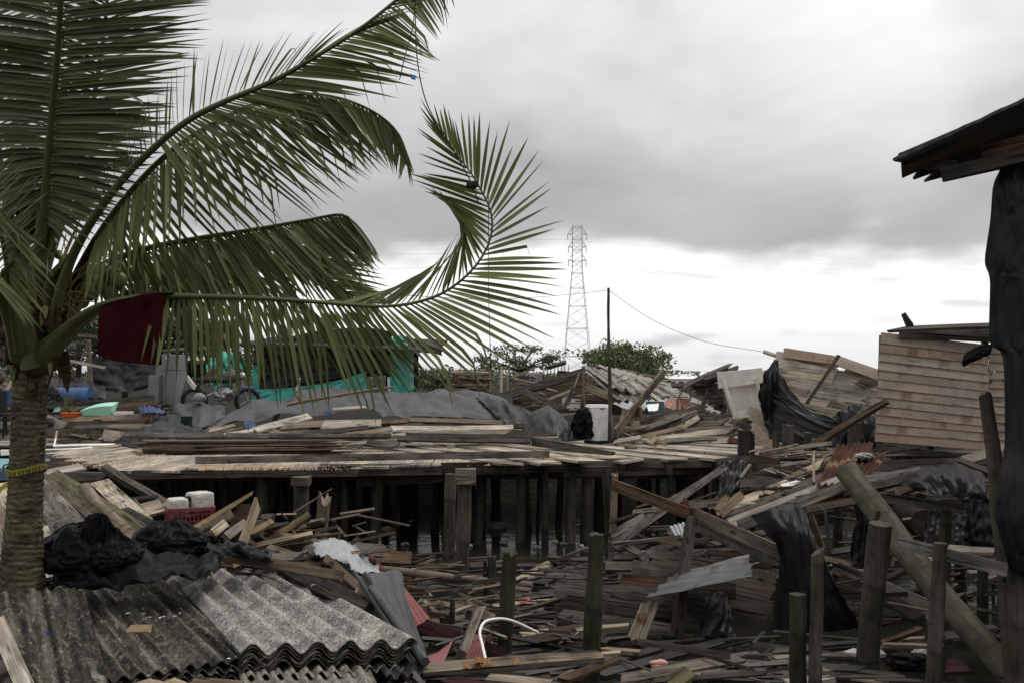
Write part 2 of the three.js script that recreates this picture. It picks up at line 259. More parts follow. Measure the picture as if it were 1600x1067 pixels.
// smooth tube of changing radius along points; rough gives an uneven round timber, cut: slanted or splintered top
function poleGeo(pts, radii, o = {}) {
  const n = o.seg ?? 10, m = o.rad ?? 10, c = new THREE.CatmullRomCurve3(pts.length > 2 ? pts : [pts[0], pts[0].clone().lerp(pts[1], 0.5), pts[1]]);
  const s = o.seed ?? 1, pos = [], uv = [], idx = [], L = c.getLength();
  const fr = c.computeFrenetFrames(n);
  let Nn = null;
  for (let i = 0; i <= n; i++) {
    const t = i / n, p = c.getPointAt(t), T = c.getTangentAt(t);
    if (!Nn) Nn = Math.abs(T.y) > 0.8 ? V(1, 0, 0) : V(0, 1, 0);
    Nn = Nn.clone().addScaledVector(T, -Nn.dot(T)).normalize(); const Bn = T.clone().cross(Nn);
    const rr = Array.isArray(radii) ? lerp(radii[Math.floor(t * (radii.length - 1))], radii[Math.min(radii.length - 1, Math.floor(t * (radii.length - 1)) + 1)], t * (radii.length - 1) % 1) : radii;
    for (let k = 0; k <= m; k++) {
      const a = (k % m) / m * Math.PI * 2; let r = rr * (1 + (o.rough ?? 0) * N3(Math.cos(a) * 1.3 + s * 7, Math.sin(a) * 1.3, t * L * (o.freq ?? 3)));
      if (o.square) r *= 1.05 / Math.max(Math.abs(Math.cos(a)), Math.abs(Math.sin(a))) * (o.square); if (o.flat) r *= 1;
      const q = p.clone().addScaledVector(Nn, Math.cos(a) * r * (o.flat ?? 1)).addScaledVector(Bn, Math.sin(a) * r);
      if (i === n && o.splinter) q.addScaledVector(T, o.splinter * (hash(k % m, s, 5) - 0.3));
      if (i === n && o.slant) q.addScaledVector(T, o.slant * Math.cos(a));
      pos.push(q.x, q.y, q.z); uv.push(k / m * (o.uw ?? 1), t * L / (o.ul ?? 1.0) + s * 0.37);
    }
  }
  for (let i = 0; i < n; i++) for (let k = 0; k < m; k++) { const a = i * (m + 1) + k, b = a + m + 1; idx.push(a, a + 1, b, b, a + 1, b + 1); }
  for (const [row, flip] of [[0, 1], [n, 0]]) { // caps
    const base = pos.length / 3; let cx = 0, cy = 0, cz = 0;
    for (let k = 0; k < m; k++) { const j = (row * (m + 1) + k) * 3; cx += pos[j] / m; cy += pos[j + 1] / m; cz += pos[j + 2] / m; }
    for (let k = 0; k <= m; k++) { const j = (row * (m + 1) + k) * 3; pos.push(pos[j], pos[j + 1], pos[j + 2]); uv.push(0.1 * Math.cos(k / m * 6.283), 0.1 * Math.sin(k / m * 6.283)); }
    pos.push(cx, cy, cz); uv.push(0, 0);
    for (let k = 0; k < m; k++) flip ? idx.push(base + k, base + m + 1, base + k + 1) : idx.push(base + k, base + k + 1, base + m + 1);
  }
  const g = new THREE.BufferGeometry(); g.setAttribute('position', new THREE.Float32BufferAttribute(pos, 3)); g.setAttribute('uv', new THREE.Float32BufferAttribute(uv, 2)); g.setIndex(idx); g.computeVertexNormals(); return g;
}
const cr = (a, b, c, d, t) => 0.5 * (2 * b + (c - a) * t + (2 * a - 5 * b + 4 * c - d) * t * t + (3 * b - a - 3 * c + d) * t * t * t);
// a hanging or heaped sheet through rows of control points [pixel x, pixel y, distance], with folds and creases
function drapeGeo(rows, o = {}) {
  const R = rows.map((r) => r.map((p) => (p.isVector3 ? p : P(...p)))), nr = R.length, nc = R[0].length, nu = o.nu ?? 48, nv = o.nv ?? 36, seed = o.seed ?? 1;
  const at = (i, j) => R[clamp(i, 0, nr - 1)][clamp(j, 0, nc - 1)];
  const S = (u, v) => {
    const x = u * (nc - 1), y = v * (nr - 1), j = Math.min(nc - 2, Math.floor(x)), i = Math.min(nr - 2, Math.floor(y)), fx = x - j, fy = y - i, out = V(0, 0, 0);
    for (const k of ['x', 'y', 'z']) { const col = [-1, 0, 1, 2].map((d) => cr(at(i + d, j - 1)[k], at(i + d, j)[k], at(i + d, j + 1)[k], at(i + d, j + 2)[k], fx)); out[k] = cr(...col, fy); }
    return out;
  };
  const pos = [], uv = [], idx = [], amp = o.amp ?? 0.02, fu = o.fu ?? 6, fv = o.fv ?? 4, hang = o.hang ?? 0;
  const Lu = S(0, 0.5).distanceTo(S(1, 0.5)), Lv = S(0.5, 0).distanceTo(S(0.5, 1));
  for (let i = 0; i <= nv; i++) for (let j = 0; j <= nu; j++) {
    const u = j / nu, v = i / nv, p = S(u, v), e = 0.01, n = S(Math.min(1, u + e), v).sub(S(Math.max(0, u - e), v)).cross(S(u, Math.min(1, v + e)).sub(S(u, Math.max(0, v - e)))).normalize();
    const wu = u + 0.06 * N3(v * 3, seed, u * 2);
    let d = amp * (1.1 * ridge(wu * fu, v * fv, seed * 3.7, 3) - 0.6) + amp * 0.8 * fbm(u * fu * 0.6 + 5, v * fv * 0.6, seed, 3);
    if (hang) d += hang * Math.sin((wu * (o.folds ?? 6) + 0.35 * N3(v * 2, u * 4, seed)) * Math.PI * 2) * (0.4 + 0.6 * Math.abs(N3(u * 5, v, seed + 3)) * 2);
    p.addScaledVector(n, d);
    if (o.edge && (i === 0 || i === nv || j === 0 || j === nu)) p.add(V(N3(u * 9, v * 9, seed), N3(u * 9 + 4, v * 9, seed + 5), 0).multiplyScalar(o.edge));
    pos.push(p.x, p.y, p.z); uv.push(u * Lu, v * Lv);
  }
  for (let i = 0; i < nv; i++) for (let j = 0; j < nu; j++) { const a = i * (nu + 1) + j, b = a + nu + 1; idx.push(a, b, a + 1, b, b + 1, a + 1); }
  const g = new THREE.BufferGeometry(); g.setAttribute('position', new THREE.Float32BufferAttribute(pos, 3)); g.setAttribute('uv', new THREE.Float32BufferAttribute(uv, 2)); g.setIndex(idx); g.computeVertexNormals(); return g;
}
// corrugated sheet over four corners (A-B across the waves, A-C along them), with thickness
function corrGeo(A, B, C, D, waves, amp, o = {}) {
  const per = o.per ?? 10, nu = Math.round(waves * per), nv = o.nv ?? 8, t = o.t ?? 0.006, seed = o.seed ?? 1, top = [], uvs = [];
  const nrm = B.clone().sub(A).cross(C.clone().sub(A)).normalize(); if (nrm.y < 0) nrm.negate();
  const Lu = A.distanceTo(B), Lv = A.distanceTo(C);
  for (let i = 0; i <= nv; i++) for (let j = 0; j <= nu; j++) {
    const u = j / nu, v = i / nv, p = A.clone().lerp(B, u).lerp(C.clone().lerp(D, u), v);
    const vv = v; let h = amp * Math.sin(u * waves * Math.PI * 2 + (o.phase ?? 0)) + (o.sag ?? 0) * Math.sin(v * Math.PI) + (o.warp ?? 0) * fbm(u * 2, v * 2, seed, 2);
    if (o.crush) h += o.crush * fbm(u * 5, v * 5, seed + 4, 3);
    p.addScaledVector(nrm, h);
    if (i === 0 || i === nv) { const ax = C.clone().sub(A).normalize(); p.addScaledVector(ax, (o.rag ?? 0.006) * N3(u * 17 * (o.ragf ?? 1), seed, i) * 2); }
    if ((j === 0 || j === nu) && o.ragu) p.addScaledVector(B.clone().sub(A).normalize(), o.ragu * N3(v * 9, seed + 2, j) * 2);
    top.push(p); uvs.push([u * Lu + seed * 0.31, vv * Lv + seed * 0.17]);
  }
  const pos = [], uv = [], idx = [], n = top.length;
  for (const k of [0, 1]) top.forEach((p, i) => { const q = k ? p.clone().addScaledVector(nrm, -t) : p; pos.push(q.x, q.y, q.z); uv.push(...uvs[i]); });
  for (let i = 0; i < nv; i++) for (let j = 0; j < nu; j++) { const a = i * (nu + 1) + j, b = a + nu + 1; idx.push(a, b, a + 1, b, b + 1, a + 1, n + a, n + a + 1, n + b, n + b, n + a + 1, n + b + 1); }
  const g = new THREE.BufferGeometry(); g.setAttribute('position', new THREE.Float32BufferAttribute(pos, 3)); g.setAttribute('uv', new THREE.Float32BufferAttribute(uv, 2)); g.setIndex(idx); g.computeVertexNormals();
  const edge = []; const eu = []; // the broken edge all round
  const rim = []; for (let j = 0; j < nu; j++) rim.push([j, j + 1], [nv * (nu + 1) + j + 1, nv * (nu + 1) + j]); for (let i = 0; i < nv; i++) rim.push([(i + 1) * (nu + 1), i * (nu + 1)], [i * (nu + 1) + nu, (i + 1) * (nu + 1) + nu]);
  for (const [a, b] of rim) { const q = [a, b, n + b, a, n + b, n + a]; for (const k of q) { edge.push(pos[k * 3], pos[k * 3 + 1], pos[k * 3 + 2]); eu.push(...uvs[k % n]); } }
  const e = new THREE.BufferGeometry(); e.setAttribute('position', new THREE.Float32BufferAttribute(edge, 3)); e.setAttribute('uv', new THREE.Float32BufferAttribute(eu, 2)); e.computeVertexNormals();
  return mergeGeometries([g.toNonIndexed(), e]);
}
// crumpled lump (bags, rags): a ball squashed, pulled and creased
function lumpGeo(c, rx, ry, rz, o = {}) {
  const g = new THREE.IcosahedronGeometry(1, o.detail ?? 24), p = g.attributes.position, s = o.seed ?? 1, f = o.f ?? 2.2, a = o.amp ?? 0.16;
  for (let i = 0; i < p.count; i++) {
    const v = V(p.getX(i), p.getY(i), p.getZ(i)), wx = 0.5 * N3(v.x * 1.7 + s, v.y * 1.7, v.z * 1.7), fl = f * 0.55;   // a few broad folds, finer creases on them
    let d = 1 + a * (1 - Math.abs(N3(v.x * fl + s + wx, v.y * fl * (o.fy ?? 1), v.z * fl + wx)) * 3.2 - 0.45) + a * 0.34 * (1 - Math.abs(N3(v.x * f * 1.7 + s, v.y * f * 1.7 * (o.fy ?? 1) + wx, v.z * f * 1.7)) * 3) + a * 0.2 * (1 - Math.abs(N3(v.x * f * 4.1 + s, v.y * f * 3.1 + wx, v.z * f * 4.1)) * 3) + a * 0.8 * N3(v.x * 0.9 + s * 2, v.y * 0.9, v.z * 0.9);
    if (o.neck && v.y > 0.55) { const k = smooth(0.55, 1, v.y); d *= 1 + o.neck * k; v.x *= 1 - 0.55 * k; v.z *= 1 - 0.55 * k; }
    v.multiplyScalar(d); if (v.y < -0.55) v.y = -0.55 + (v.y + 0.55) * 0.2;
    p.setXYZ(i, c.x + v.x * rx, c.y + v.y * ry, c.z + v.z * rz);
  }
  const uv = g.attributes.uv; for (let i = 0; i < uv.count; i++) uv.setXY(i, uv.getX(i) * 4 * rx, uv.getY(i) * 3 * ry);
  const h = new THREE.BufferGeometry(); h.setAttribute('position', p); h.setAttribute('uv', uv);
  // weld by position so that creases shade smoothly
  const map = new Map(), nv = []; const key = (i) => [p.getX(i), p.getY(i), p.getZ(i)].map((x) => Math.round(x * 1e4)).join();
  h.computeVertexNormals(); const nn = h.attributes.normal;
  for (let i = 0; i < p.count; i++) { const k = key(i), e = map.get(k) ?? V(0, 0, 0); e.x += nn.getX(i); e.y += nn.getY(i); e.z += nn.getZ(i); map.set(k, e); }
  for (let i = 0; i < p.count; i++) { const e = map.get(key(i)).clone().normalize(); nn.setXYZ(i, e.x, e.y, e.z); }
  return h;
}
// plastic bag: pleats run down from the gathered top and die out over the belly; slack plastic folds low down
function bagGeo(c, rx, ry, rz, o = {}) {
  const nu = 120, nv = 64, s = o.seed ?? 1, pos = [], uv = [], idx = [], tip = o.neckPleat ? 0.35 : 0.3;
  for (let i = 0; i <= nv; i++) for (let j = 0; j <= nu; j++) {
    const v = i / nv, ph = v * Math.PI, a = (j % nu) / nu * Math.PI * 2, X = Math.sin(ph) * Math.cos(a), Y = Math.cos(ph), Z = Math.sin(ph) * Math.sin(a);
    const aw = a + 0.35 * N3(X * 1.5 + s, Y * 1.5, Z * 1.5), ca = Math.cos(aw), sa = Math.sin(aw);
    const pl = (1 - Math.abs(N3(ca * 2.6 + s, sa * 2.6, v * 1.1 + s)) * 3) * 0.6 + (1 - Math.abs(N3(ca * 6.5 + s, sa * 6.5, v * 1.6)) * 3) * 0.32, fade = o.neckPleat ? 0.30 : 0.16 * Math.exp(-v * 2.1) + 0.045;
    const belly = 0.15 * N3(X * 1.25 + s * 3, Y * 1.25, Z * 1.25) + 0.07 * (1 - Math.abs(N3(X * 2.3 + s, Y * 3.2, Z * 2.3)) * 3) + 0.022 * (1 - Math.abs(N3(X * 6 + s, Y * 7, Z * 6)) * 3);
    let d = 1 + fade * pl + belly * (o.neckPleat ? 0.5 : 1), y = Y;
    if (Y > 0.5) d *= 1 + tip * 0.32 * smooth(0.5, 1, Y); if (y < -0.5) y = -0.5 + (y + 0.5) * 0.25;
    pos.push(c.x + X * d * rx * (Y > 0.4 ? 1 - tip * 0.35 * smooth(0.4, 1, Y) : 1), c.y + y * d * ry, c.z + Z * d * rz * (Y > 0.4 ? 1 - tip * 0.35 * smooth(0.4, 1, Y) : 1)); uv.push(j / nu * 6 * rx, v * 3 * ry);
  }
  for (let i = 0; i < nv; i++) for (let j = 0; j < nu; j++) { const a = i * (nu + 1) + j, b = a + nu + 1; idx.push(a, a + 1, b, b, a + 1, b + 1); }
  const g = new THREE.BufferGeometry(); g.setAttribute('position', new THREE.Float32BufferAttribute(pos, 3)); g.setAttribute('uv', new THREE.Float32BufferAttribute(uv, 2)); g.setIndex(idx); g.computeVertexNormals(); return g;
}
const boxGeo = (c, sx, sy, sz, ry = 0, rx = 0, rz = 0) => { const g = new THREE.BoxGeometry(sx, sy, sz); g.applyMatrix4(new THREE.Matrix4().makeRotationFromEuler(new THREE.Euler(rx, ry, rz, 'YXZ'))); g.translate(c.x, c.y, c.z); return g; };
const cylGeo = (c, r0, r1, h, m = 20, o = {}) => { const g = new THREE.CylinderGeometry(r0, r1, h, m, 1, !!o.open); if (o.rx) g.rotateX(o.rx); if (o.rz) g.rotateZ(o.rz); if (o.ry) g.rotateY(o.ry); g.translate(c.x, c.y, c.z); return g; };
const tubeGeo = (pts, r, seg = 40, m = 6) => new THREE.TubeGeometry(new THREE.CatmullRomCurve3(pts), seg, r, m);
const soft = (geo, f) => { const p = geo.attributes.position; for (let i = 0; i < p.count; i++) { const v = f(V(p.getX(i), p.getY(i), p.getZ(i))); p.setXYZ(i, v.x, v.y, v.z); } geo.computeVertexNormals(); return geo; };

const RB = rng(77);
// plank as a thing: pixel ends with distances, width and thickness in metres, roll in degrees (0 lies flat, 90 stands on edge)
function plank(a, b, w, t, roll, kind, label, o = {}) {
  const m = typeof kind === 'string' ? pick(kind, RB) : kind;
  const g = boardGeo(a.isVector3 ? a : P(...a), b.isVector3 ? b : P(...b), w, t, roll, RB, o);
  return tag(obj(o.name ?? 'plank', g, m, o.parent ?? scene), o.parent ? null : label, o.parent ? null : o.category ?? 'plank', o.parent ? null : o.group);
}
// round timber standing or lying: pixel points with distances, radius
let poleSeed = 1;
function post(name, pts, radii, m, label, o = {}) {
  const g = poleGeo(pts.map((p) => (p.isVector3 ? p : P(...p))), radii, { rough: 0.16, seed: poleSeed++, uw: 0.6, ...o });
  return tag(obj(name, g, m, o.parent ?? scene), o.parent ? null : label, o.parent ? null : o.category ?? name.split('_').pop(), o.parent ? null : o.group);
}

// small loose pieces beyond the few hundred that are things of their own: joined, one object with the woods it is made of
const loose = {};
function joinLoose(name) { const by = loose[name], ms = [...by.keys()]; const g = mergeGeometries(ms.map((m) => mergeGeometries(by.get(m))), true); const o = new THREE.Mesh(g, ms); o.name = name; o.castShadow = o.receiveShadow = true; scene.add(o); tag(o, null, null, null, 'stuff'); }
function scrap(name, a, b, w, t, roll, kind, o = {}) { const m = pick(kind, RB), by = loose[name] ??= new Map(); if (!by.has(m)) by.set(m, []); by.get(m).push(boardGeo(a.isVector3 ? a : P(...a), b.isVector3 ? b : P(...b), w, t, roll, RB, { seg: 1, ...o })); }

// ---------------------------------------------------------------- the ground, the water
{
  const W = 400, D = 700, nx = 160, nz = 200, pos = [], uv = [], idx = [];
  const gx = (t) => Math.sign(t) * (Math.abs(t) ** 2.6) * W, gz = (t) => -12 + (t ** 2.6) * D;
  const h = (x, d) => {
    const bank = Math.max(smooth(0.15, -1.6, x) * smooth(10.2, 7.6, d), smooth(5.6, 4.2, d));
    return -0.8 + 1.36 * bank + 1.74 * smooth(16.9, 17.9, d) + 0.04 * fbm(x * 0.8, d * 0.8, 3) - 0.6 * smooth(24, 40, d);
  };
  for (let j = 0; j <= nz; j++) for (let i = 0; i <= nx; i++) { const x = gx(i / nx * 2 - 1), d = gz(j / nz); pos.push(x, h(x, d), -d); uv.push(x / 2, d / 2); }
  for (let j = 0; j < nz; j++) for (let i = 0; i < nx; i++) { const a = j * (nx + 1) + i, b = a + nx + 1; idx.push(a, a + 1, b, b, a + 1, b + 1); }
  const g = new THREE.BufferGeometry(); g.setAttribute('position', new THREE.Float32BufferAttribute(pos, 3)); g.setAttribute('uv', new THREE.Float32BufferAttribute(uv, 2)); g.setIndex(idx); g.computeVertexNormals();
  tag(obj('ground', g, mat(0.026, 0.022, 0.017, { map: T_barkc, bumpMap: T_bark, bumpScale: 0.05 })), null, null, null, 'structure');
  const w = new THREE.PlaneGeometry(160, 18, 1, 1); w.rotateX(-Math.PI / 2); w.translate(0, 0, -12.6); const wu = w.attributes.uv; for (let i = 0; i < 4; i++) wu.setXY(i, wu.getX(i) * 80, wu.getY(i) * 9);
  tag(obj('water', w, new THREE.MeshPhysicalMaterial({ color: new THREE.Color().setRGB(0.014, 0.0145, 0.011), roughness: 0.09, ior: 1.33, specularIntensity: 0.42, bumpMap: T_ripple, bumpScale: 0.004, side: THREE.DoubleSide })), null, null, null, 'structure');
}

// ---------------------------------------------------------------- far things: tree line, pylon and its wires, low buildings, trees
const leafTri = (() => { const g = new THREE.BufferGeometry(); g.setAttribute('position', new THREE.Float32BufferAttribute([0, -1, 0, 0.45, 0, 0.12, 0, 0, -0.05, 0, -1, 0, 0, 0, -0.05, -0.45, 0, 0.12, 0.45, 0, 0.12, 0, 1, 0, 0, 0, -0.05, 0, 0, -0.05, 0, 1, 0, -0.45, 0, 0.12], 3)); g.setAttribute('uv', new THREE.Float32BufferAttribute(new Array(24).fill(0.5), 2)); g.computeVertexNormals(); return g; })();
function leaves(n, size, place, r) { const gs = [], m = new THREE.Matrix4(), q = new THREE.Quaternion(), e = new THREE.Euler(); for (let i = 0; i < n; i++) { const p = place(i); if (!p) continue; e.set(r() * 6.3, r() * 6.3, r() * 6.3); q.setFromEuler(e); const s = size * (0.6 + 0.8 * r()); m.compose(p, q, V(s, s, s)); gs.push(leafTri.clone().applyMatrix4(m)); } return mergeGeometries(gs); }
const treeLeaf = [0, 1, 2, 3].map((i) => new THREE.MeshPhysicalMaterial({ color: new THREE.Color().setRGB(...[[0.075, 0.105, 0.035], [0.085, 0.115, 0.045], [0.13, 0.165, 0.06], [0.05, 0.065, 0.03]][i]), roughness: 0.7, transmission: 0.3, thickness: 0, side: THREE.DoubleSide }));
function tree(name, label, group, cx, cy, z, rx, ry, base, seed, o = {}) { // crown centre in pixels, radii in pixels, foot height in metres
  const r = rng(seed), t = thing(name, label, 'tree', group), c = P(cx, cy, z), k = z / F, foot = V(c.x + (o.lean ?? 0), base, c.z), crownY = c.y - ry * k * 0.7;
  const limbs = [poleGeo([foot, V((foot.x + c.x) / 2 + 0.1, (foot.y + crownY) / 2, c.z), V(c.x, crownY, c.z)], [0.14, 0.1, 0.07], { rough: 0.2, seed })];
  const clumps = [];
  for (let i = 0; i < (o.clumps ?? 34); i++) { const a = r() * 6.283, q = Math.sqrt(r()), up = r(); const p = V(c.x + Math.cos(a) * q * rx * k, c.y + (up * 1.6 - 0.8) * ry * k * Math.sqrt(1 - q * q * 0.75), c.z + Math.sin(a) * q * rx * k * 0.8); clumps.push([p, (0.16 + 0.2 * r()) * rx * k]); if (i % 2 === 0) limbs.push(poleGeo([V(c.x, crownY, c.z), V(c.x, crownY, c.z).lerp(p, 0.5).add(V(0, 0.12 * ry * k, 0)), p], [0.05, 0.03, 0.012], { seed: i, seg: 5, rad: 5 })); }
  obj('trunk', limbs, M.poleDark, t);
  const put = () => { const [p, s] = clumps[Math.floor(r() * clumps.length)]; const v = V(r() * 2 - 1, r() * 2 - 1, r() * 2 - 1); if (v.length() > 1) return null; return p.clone().add(v.multiplyScalar(s).multiply(V(1, o.flat ?? 0.6, 1))); };
  obj('crown', leaves(o.n ?? 4200, o.leaf ?? 0.085, put, r), treeLeaf[o.m ?? 0], t);
}
tree('tree', 'broad sparse flat-topped green tree beside the lattice pylon', null, 812, 562, 46, 66, 26, 0.4, 5, { clumps: 34, n: 4200, leaf: 0.085, flat: 0.4, m: 1 });
tree('tree', 'dense bushy green tree behind the collapsed corrugated roofs right of the pylon', null, 978, 566, 42, 62, 36, 0.4, 8, { n: 15000, leaf: 0.085, m: 2, clumps: 70, flat: 0.75 });
tree('tree', 'dark green tree behind the maroon cloth near the palm trunk', null, 190, 520, 33, 75, 48, 0.4, 12, { n: 15000, m: 1, leaf: 0.1, clumps: 60 });
tree('tree', 'yellowish green tree just beyond the grey fridge', null, 305, 545, 34, 62, 60, 0.4, 14, { n: 14000, m: 2, leaf: 0.1, clumps: 60 });
tree('tree', 'low dark tree at the photo\'s left edge behind the palm trunk', null, 40, 540, 36, 90, 46, 0.4, 17, { n: 9000, m: 3, leaf: 0.1, clumps: 50 });
tree('tree', 'green tree behind the teal tarpaulin hut', null, 430, 560, 38, 90, 32, 0.4, 19, { n: 4000, m: 0, leaf: 0.1 });
tree('tree', 'small bushy tree right of the teal tarpaulin hut', null, 690, 592, 40, 42, 18, 0.4, 21, { n: 2200, m: 1, leaf: 0.1 });
{ // far tree line
  const r = rng(31);
  tag(obj('treeline', leaves(9000, 0.45, () => { const x = (r() * 2 - 1) * 130, hgt = 2.2 + 1.6 * fbm(x * 0.06, 3, 1, 4); return V(x, 0.3 + hgt * Math.sqrt(r()) , -150 - r() * 14 - hgt); }, r), treeLeaf[3]), null, null, null, 'stuff');
}
function shed(label, x0, x1, yTop, yBase, z, roofM, wallM, o = {}) { // long low building with a pitched sheet roof and window openings
  const t = thing(o.name ?? 'warehouse', label, 'building', o.group), a = P(x0, yTop, z), b = P(x1, yTop, z), foot = 0.2, rise = o.rise ?? 1.0, dep = o.dep ?? 12;
  const wallTop = a.y - rise, W = b.x - a.x, c = V((a.x + b.x) / 2, (wallTop + foot) / 2, a.z - dep / 2);
  obj('wall', boxGeo(c, W, wallTop - foot, dep), wallM, t);
  const sl = Math.hypot(dep / 2, rise), an = Math.atan2(rise, dep / 2);
  for (const s of [1, -1]) obj('roof', boxGeo(V(c.x, wallTop + rise / 2 + 0.06, c.z + s * dep / 4), W + 0.8, 0.12, sl + 0.3, 0, s * an), roofM, t);
  const n = o.win ?? 7; for (let i = 0; i < n; i++) { const w = obj('window', boxGeo(V(a.x + W * (i + 0.5) / n, wallTop - (wallTop - foot) * 0.42, a.z + 0.02), W / n * 0.55, (wallTop - foot) * 0.35, 0.1), M.rubber, t); obj('sill', boxGeo(V(a.x + W * (i + 0.5) / n, wallTop - (wallTop - foot) * 0.42 - (wallTop - foot) * 0.19, a.z + 0.06), W / n * 0.6, 0.1, 0.2), M.offWhite, w); }
}
shed('long pale-roofed building on the horizon behind the leaning grey shack', 1046, 1132, 582, 600, 150, M.offWhite, M.panel, { rise: 1.0, dep: 20 });
shed('long grey building far off between the teal hut and the sparse tree', 660, 740, 579, 600, 150, M.tin, M.fridge, { rise: 1.0, dep: 16 });

{ // transmission tower
  const z = 220, t = thing('pylon', 'tall steel lattice transmission tower on the horizon', 'pylon'), k = z / F, cx = P(902, 575, z).x, y0 = P(0, 582, z).y, yT = P(0, 352, z).y, H = yT - y0;
  const half = (y) => { const s = (y - y0) / H; return s < 0.72 ? lerp(22, 7.5, s / 0.72) * k : 7.5 * k; };
  const C = (i, y) => { const w = half(y), sx = i & 1 ? 1 : -1, sz = i & 2 ? 1 : -1; return V(cx + sx * w, y, -z + sz * w); };
  const bar = (a, b, r) => poleGeo([a, b], r, { seg: 1, rad: 4 });
  const lv = [0]; let y = 0; while (y < H) { y += Math.max(1.25, (half(y0 + y) * 1.15)); lv.push(Math.min(y, H)); }
  for (let i = 0; i < 4; i++) obj('leg', lv.slice(1).map((q, n) => bar(C(i, y0 + lv[n]), C(i, y0 + q), 0.05)), M.pylon, t);
  const br = []; const ring = [[0, 1], [1, 3], [3, 2], [2, 0]];
  lv.slice(1).forEach((q, n) => { for (const [a, b] of ring) { br.push(bar(C(a, y0 + lv[n]), C(b, y0 + q), 0.025), bar(C(b, y0 + lv[n]), C(a, y0 + q), 0.025)); if (n % 2 === 0) br.push(bar(C(a, y0 + q), C(b, y0 + q), 0.05)); } });
  obj('bracing', br, M.pylon, t);
  const wires = [];
  for (const [py, w] of [[366, 12], [386, 11], [407, 11]]) {
    const yy = P(0, py, z).y, top = yy + 1.3, L = w * k + 0.4;
    for (const s of [-1, 1]) { const g = [], tip = V(cx + s * L, yy, -z); for (const zz of [-1, 1]) { g.push(bar(V(cx + s * half(yy), yy, -z + zz * half(yy)), tip, 0.07), bar(V(cx + s * half(yy), top, -z + zz * half(yy)), tip, 0.06)); } obj('crossarm', g, M.pylon, t); }
    for (const s of [-1, 1]) { obj('insulator', cylGeo(V(cx + s * L, yy - 0.6, -z), 0.11, 0.11, 1.3, 6), M.pylon, t); wires.push([V(cx + s * L, yy - 1.2, -z), s]); }
  }
  for (const [p, s] of wires) { // conductors run off both ways
    for (const dir of [1, -1]) { const end = V(p.x + dir * 190, p.y + 3, p.z + dir * -60 + s * 3), mid = p.clone().lerp(end, 0.5); mid.y -= 5; tag(obj('power_line', tubeGeo([p, mid, end], 0.022, 24, 3), M.pylon), `thin conductor strung from the lattice tower towards the ${dir > 0 ? 'clapboard wall' : 'palm'} side`, 'wire', `conductors of the lattice tower, ${dir > 0 ? 'clapboard' : 'palm'} side`); }
  }
}

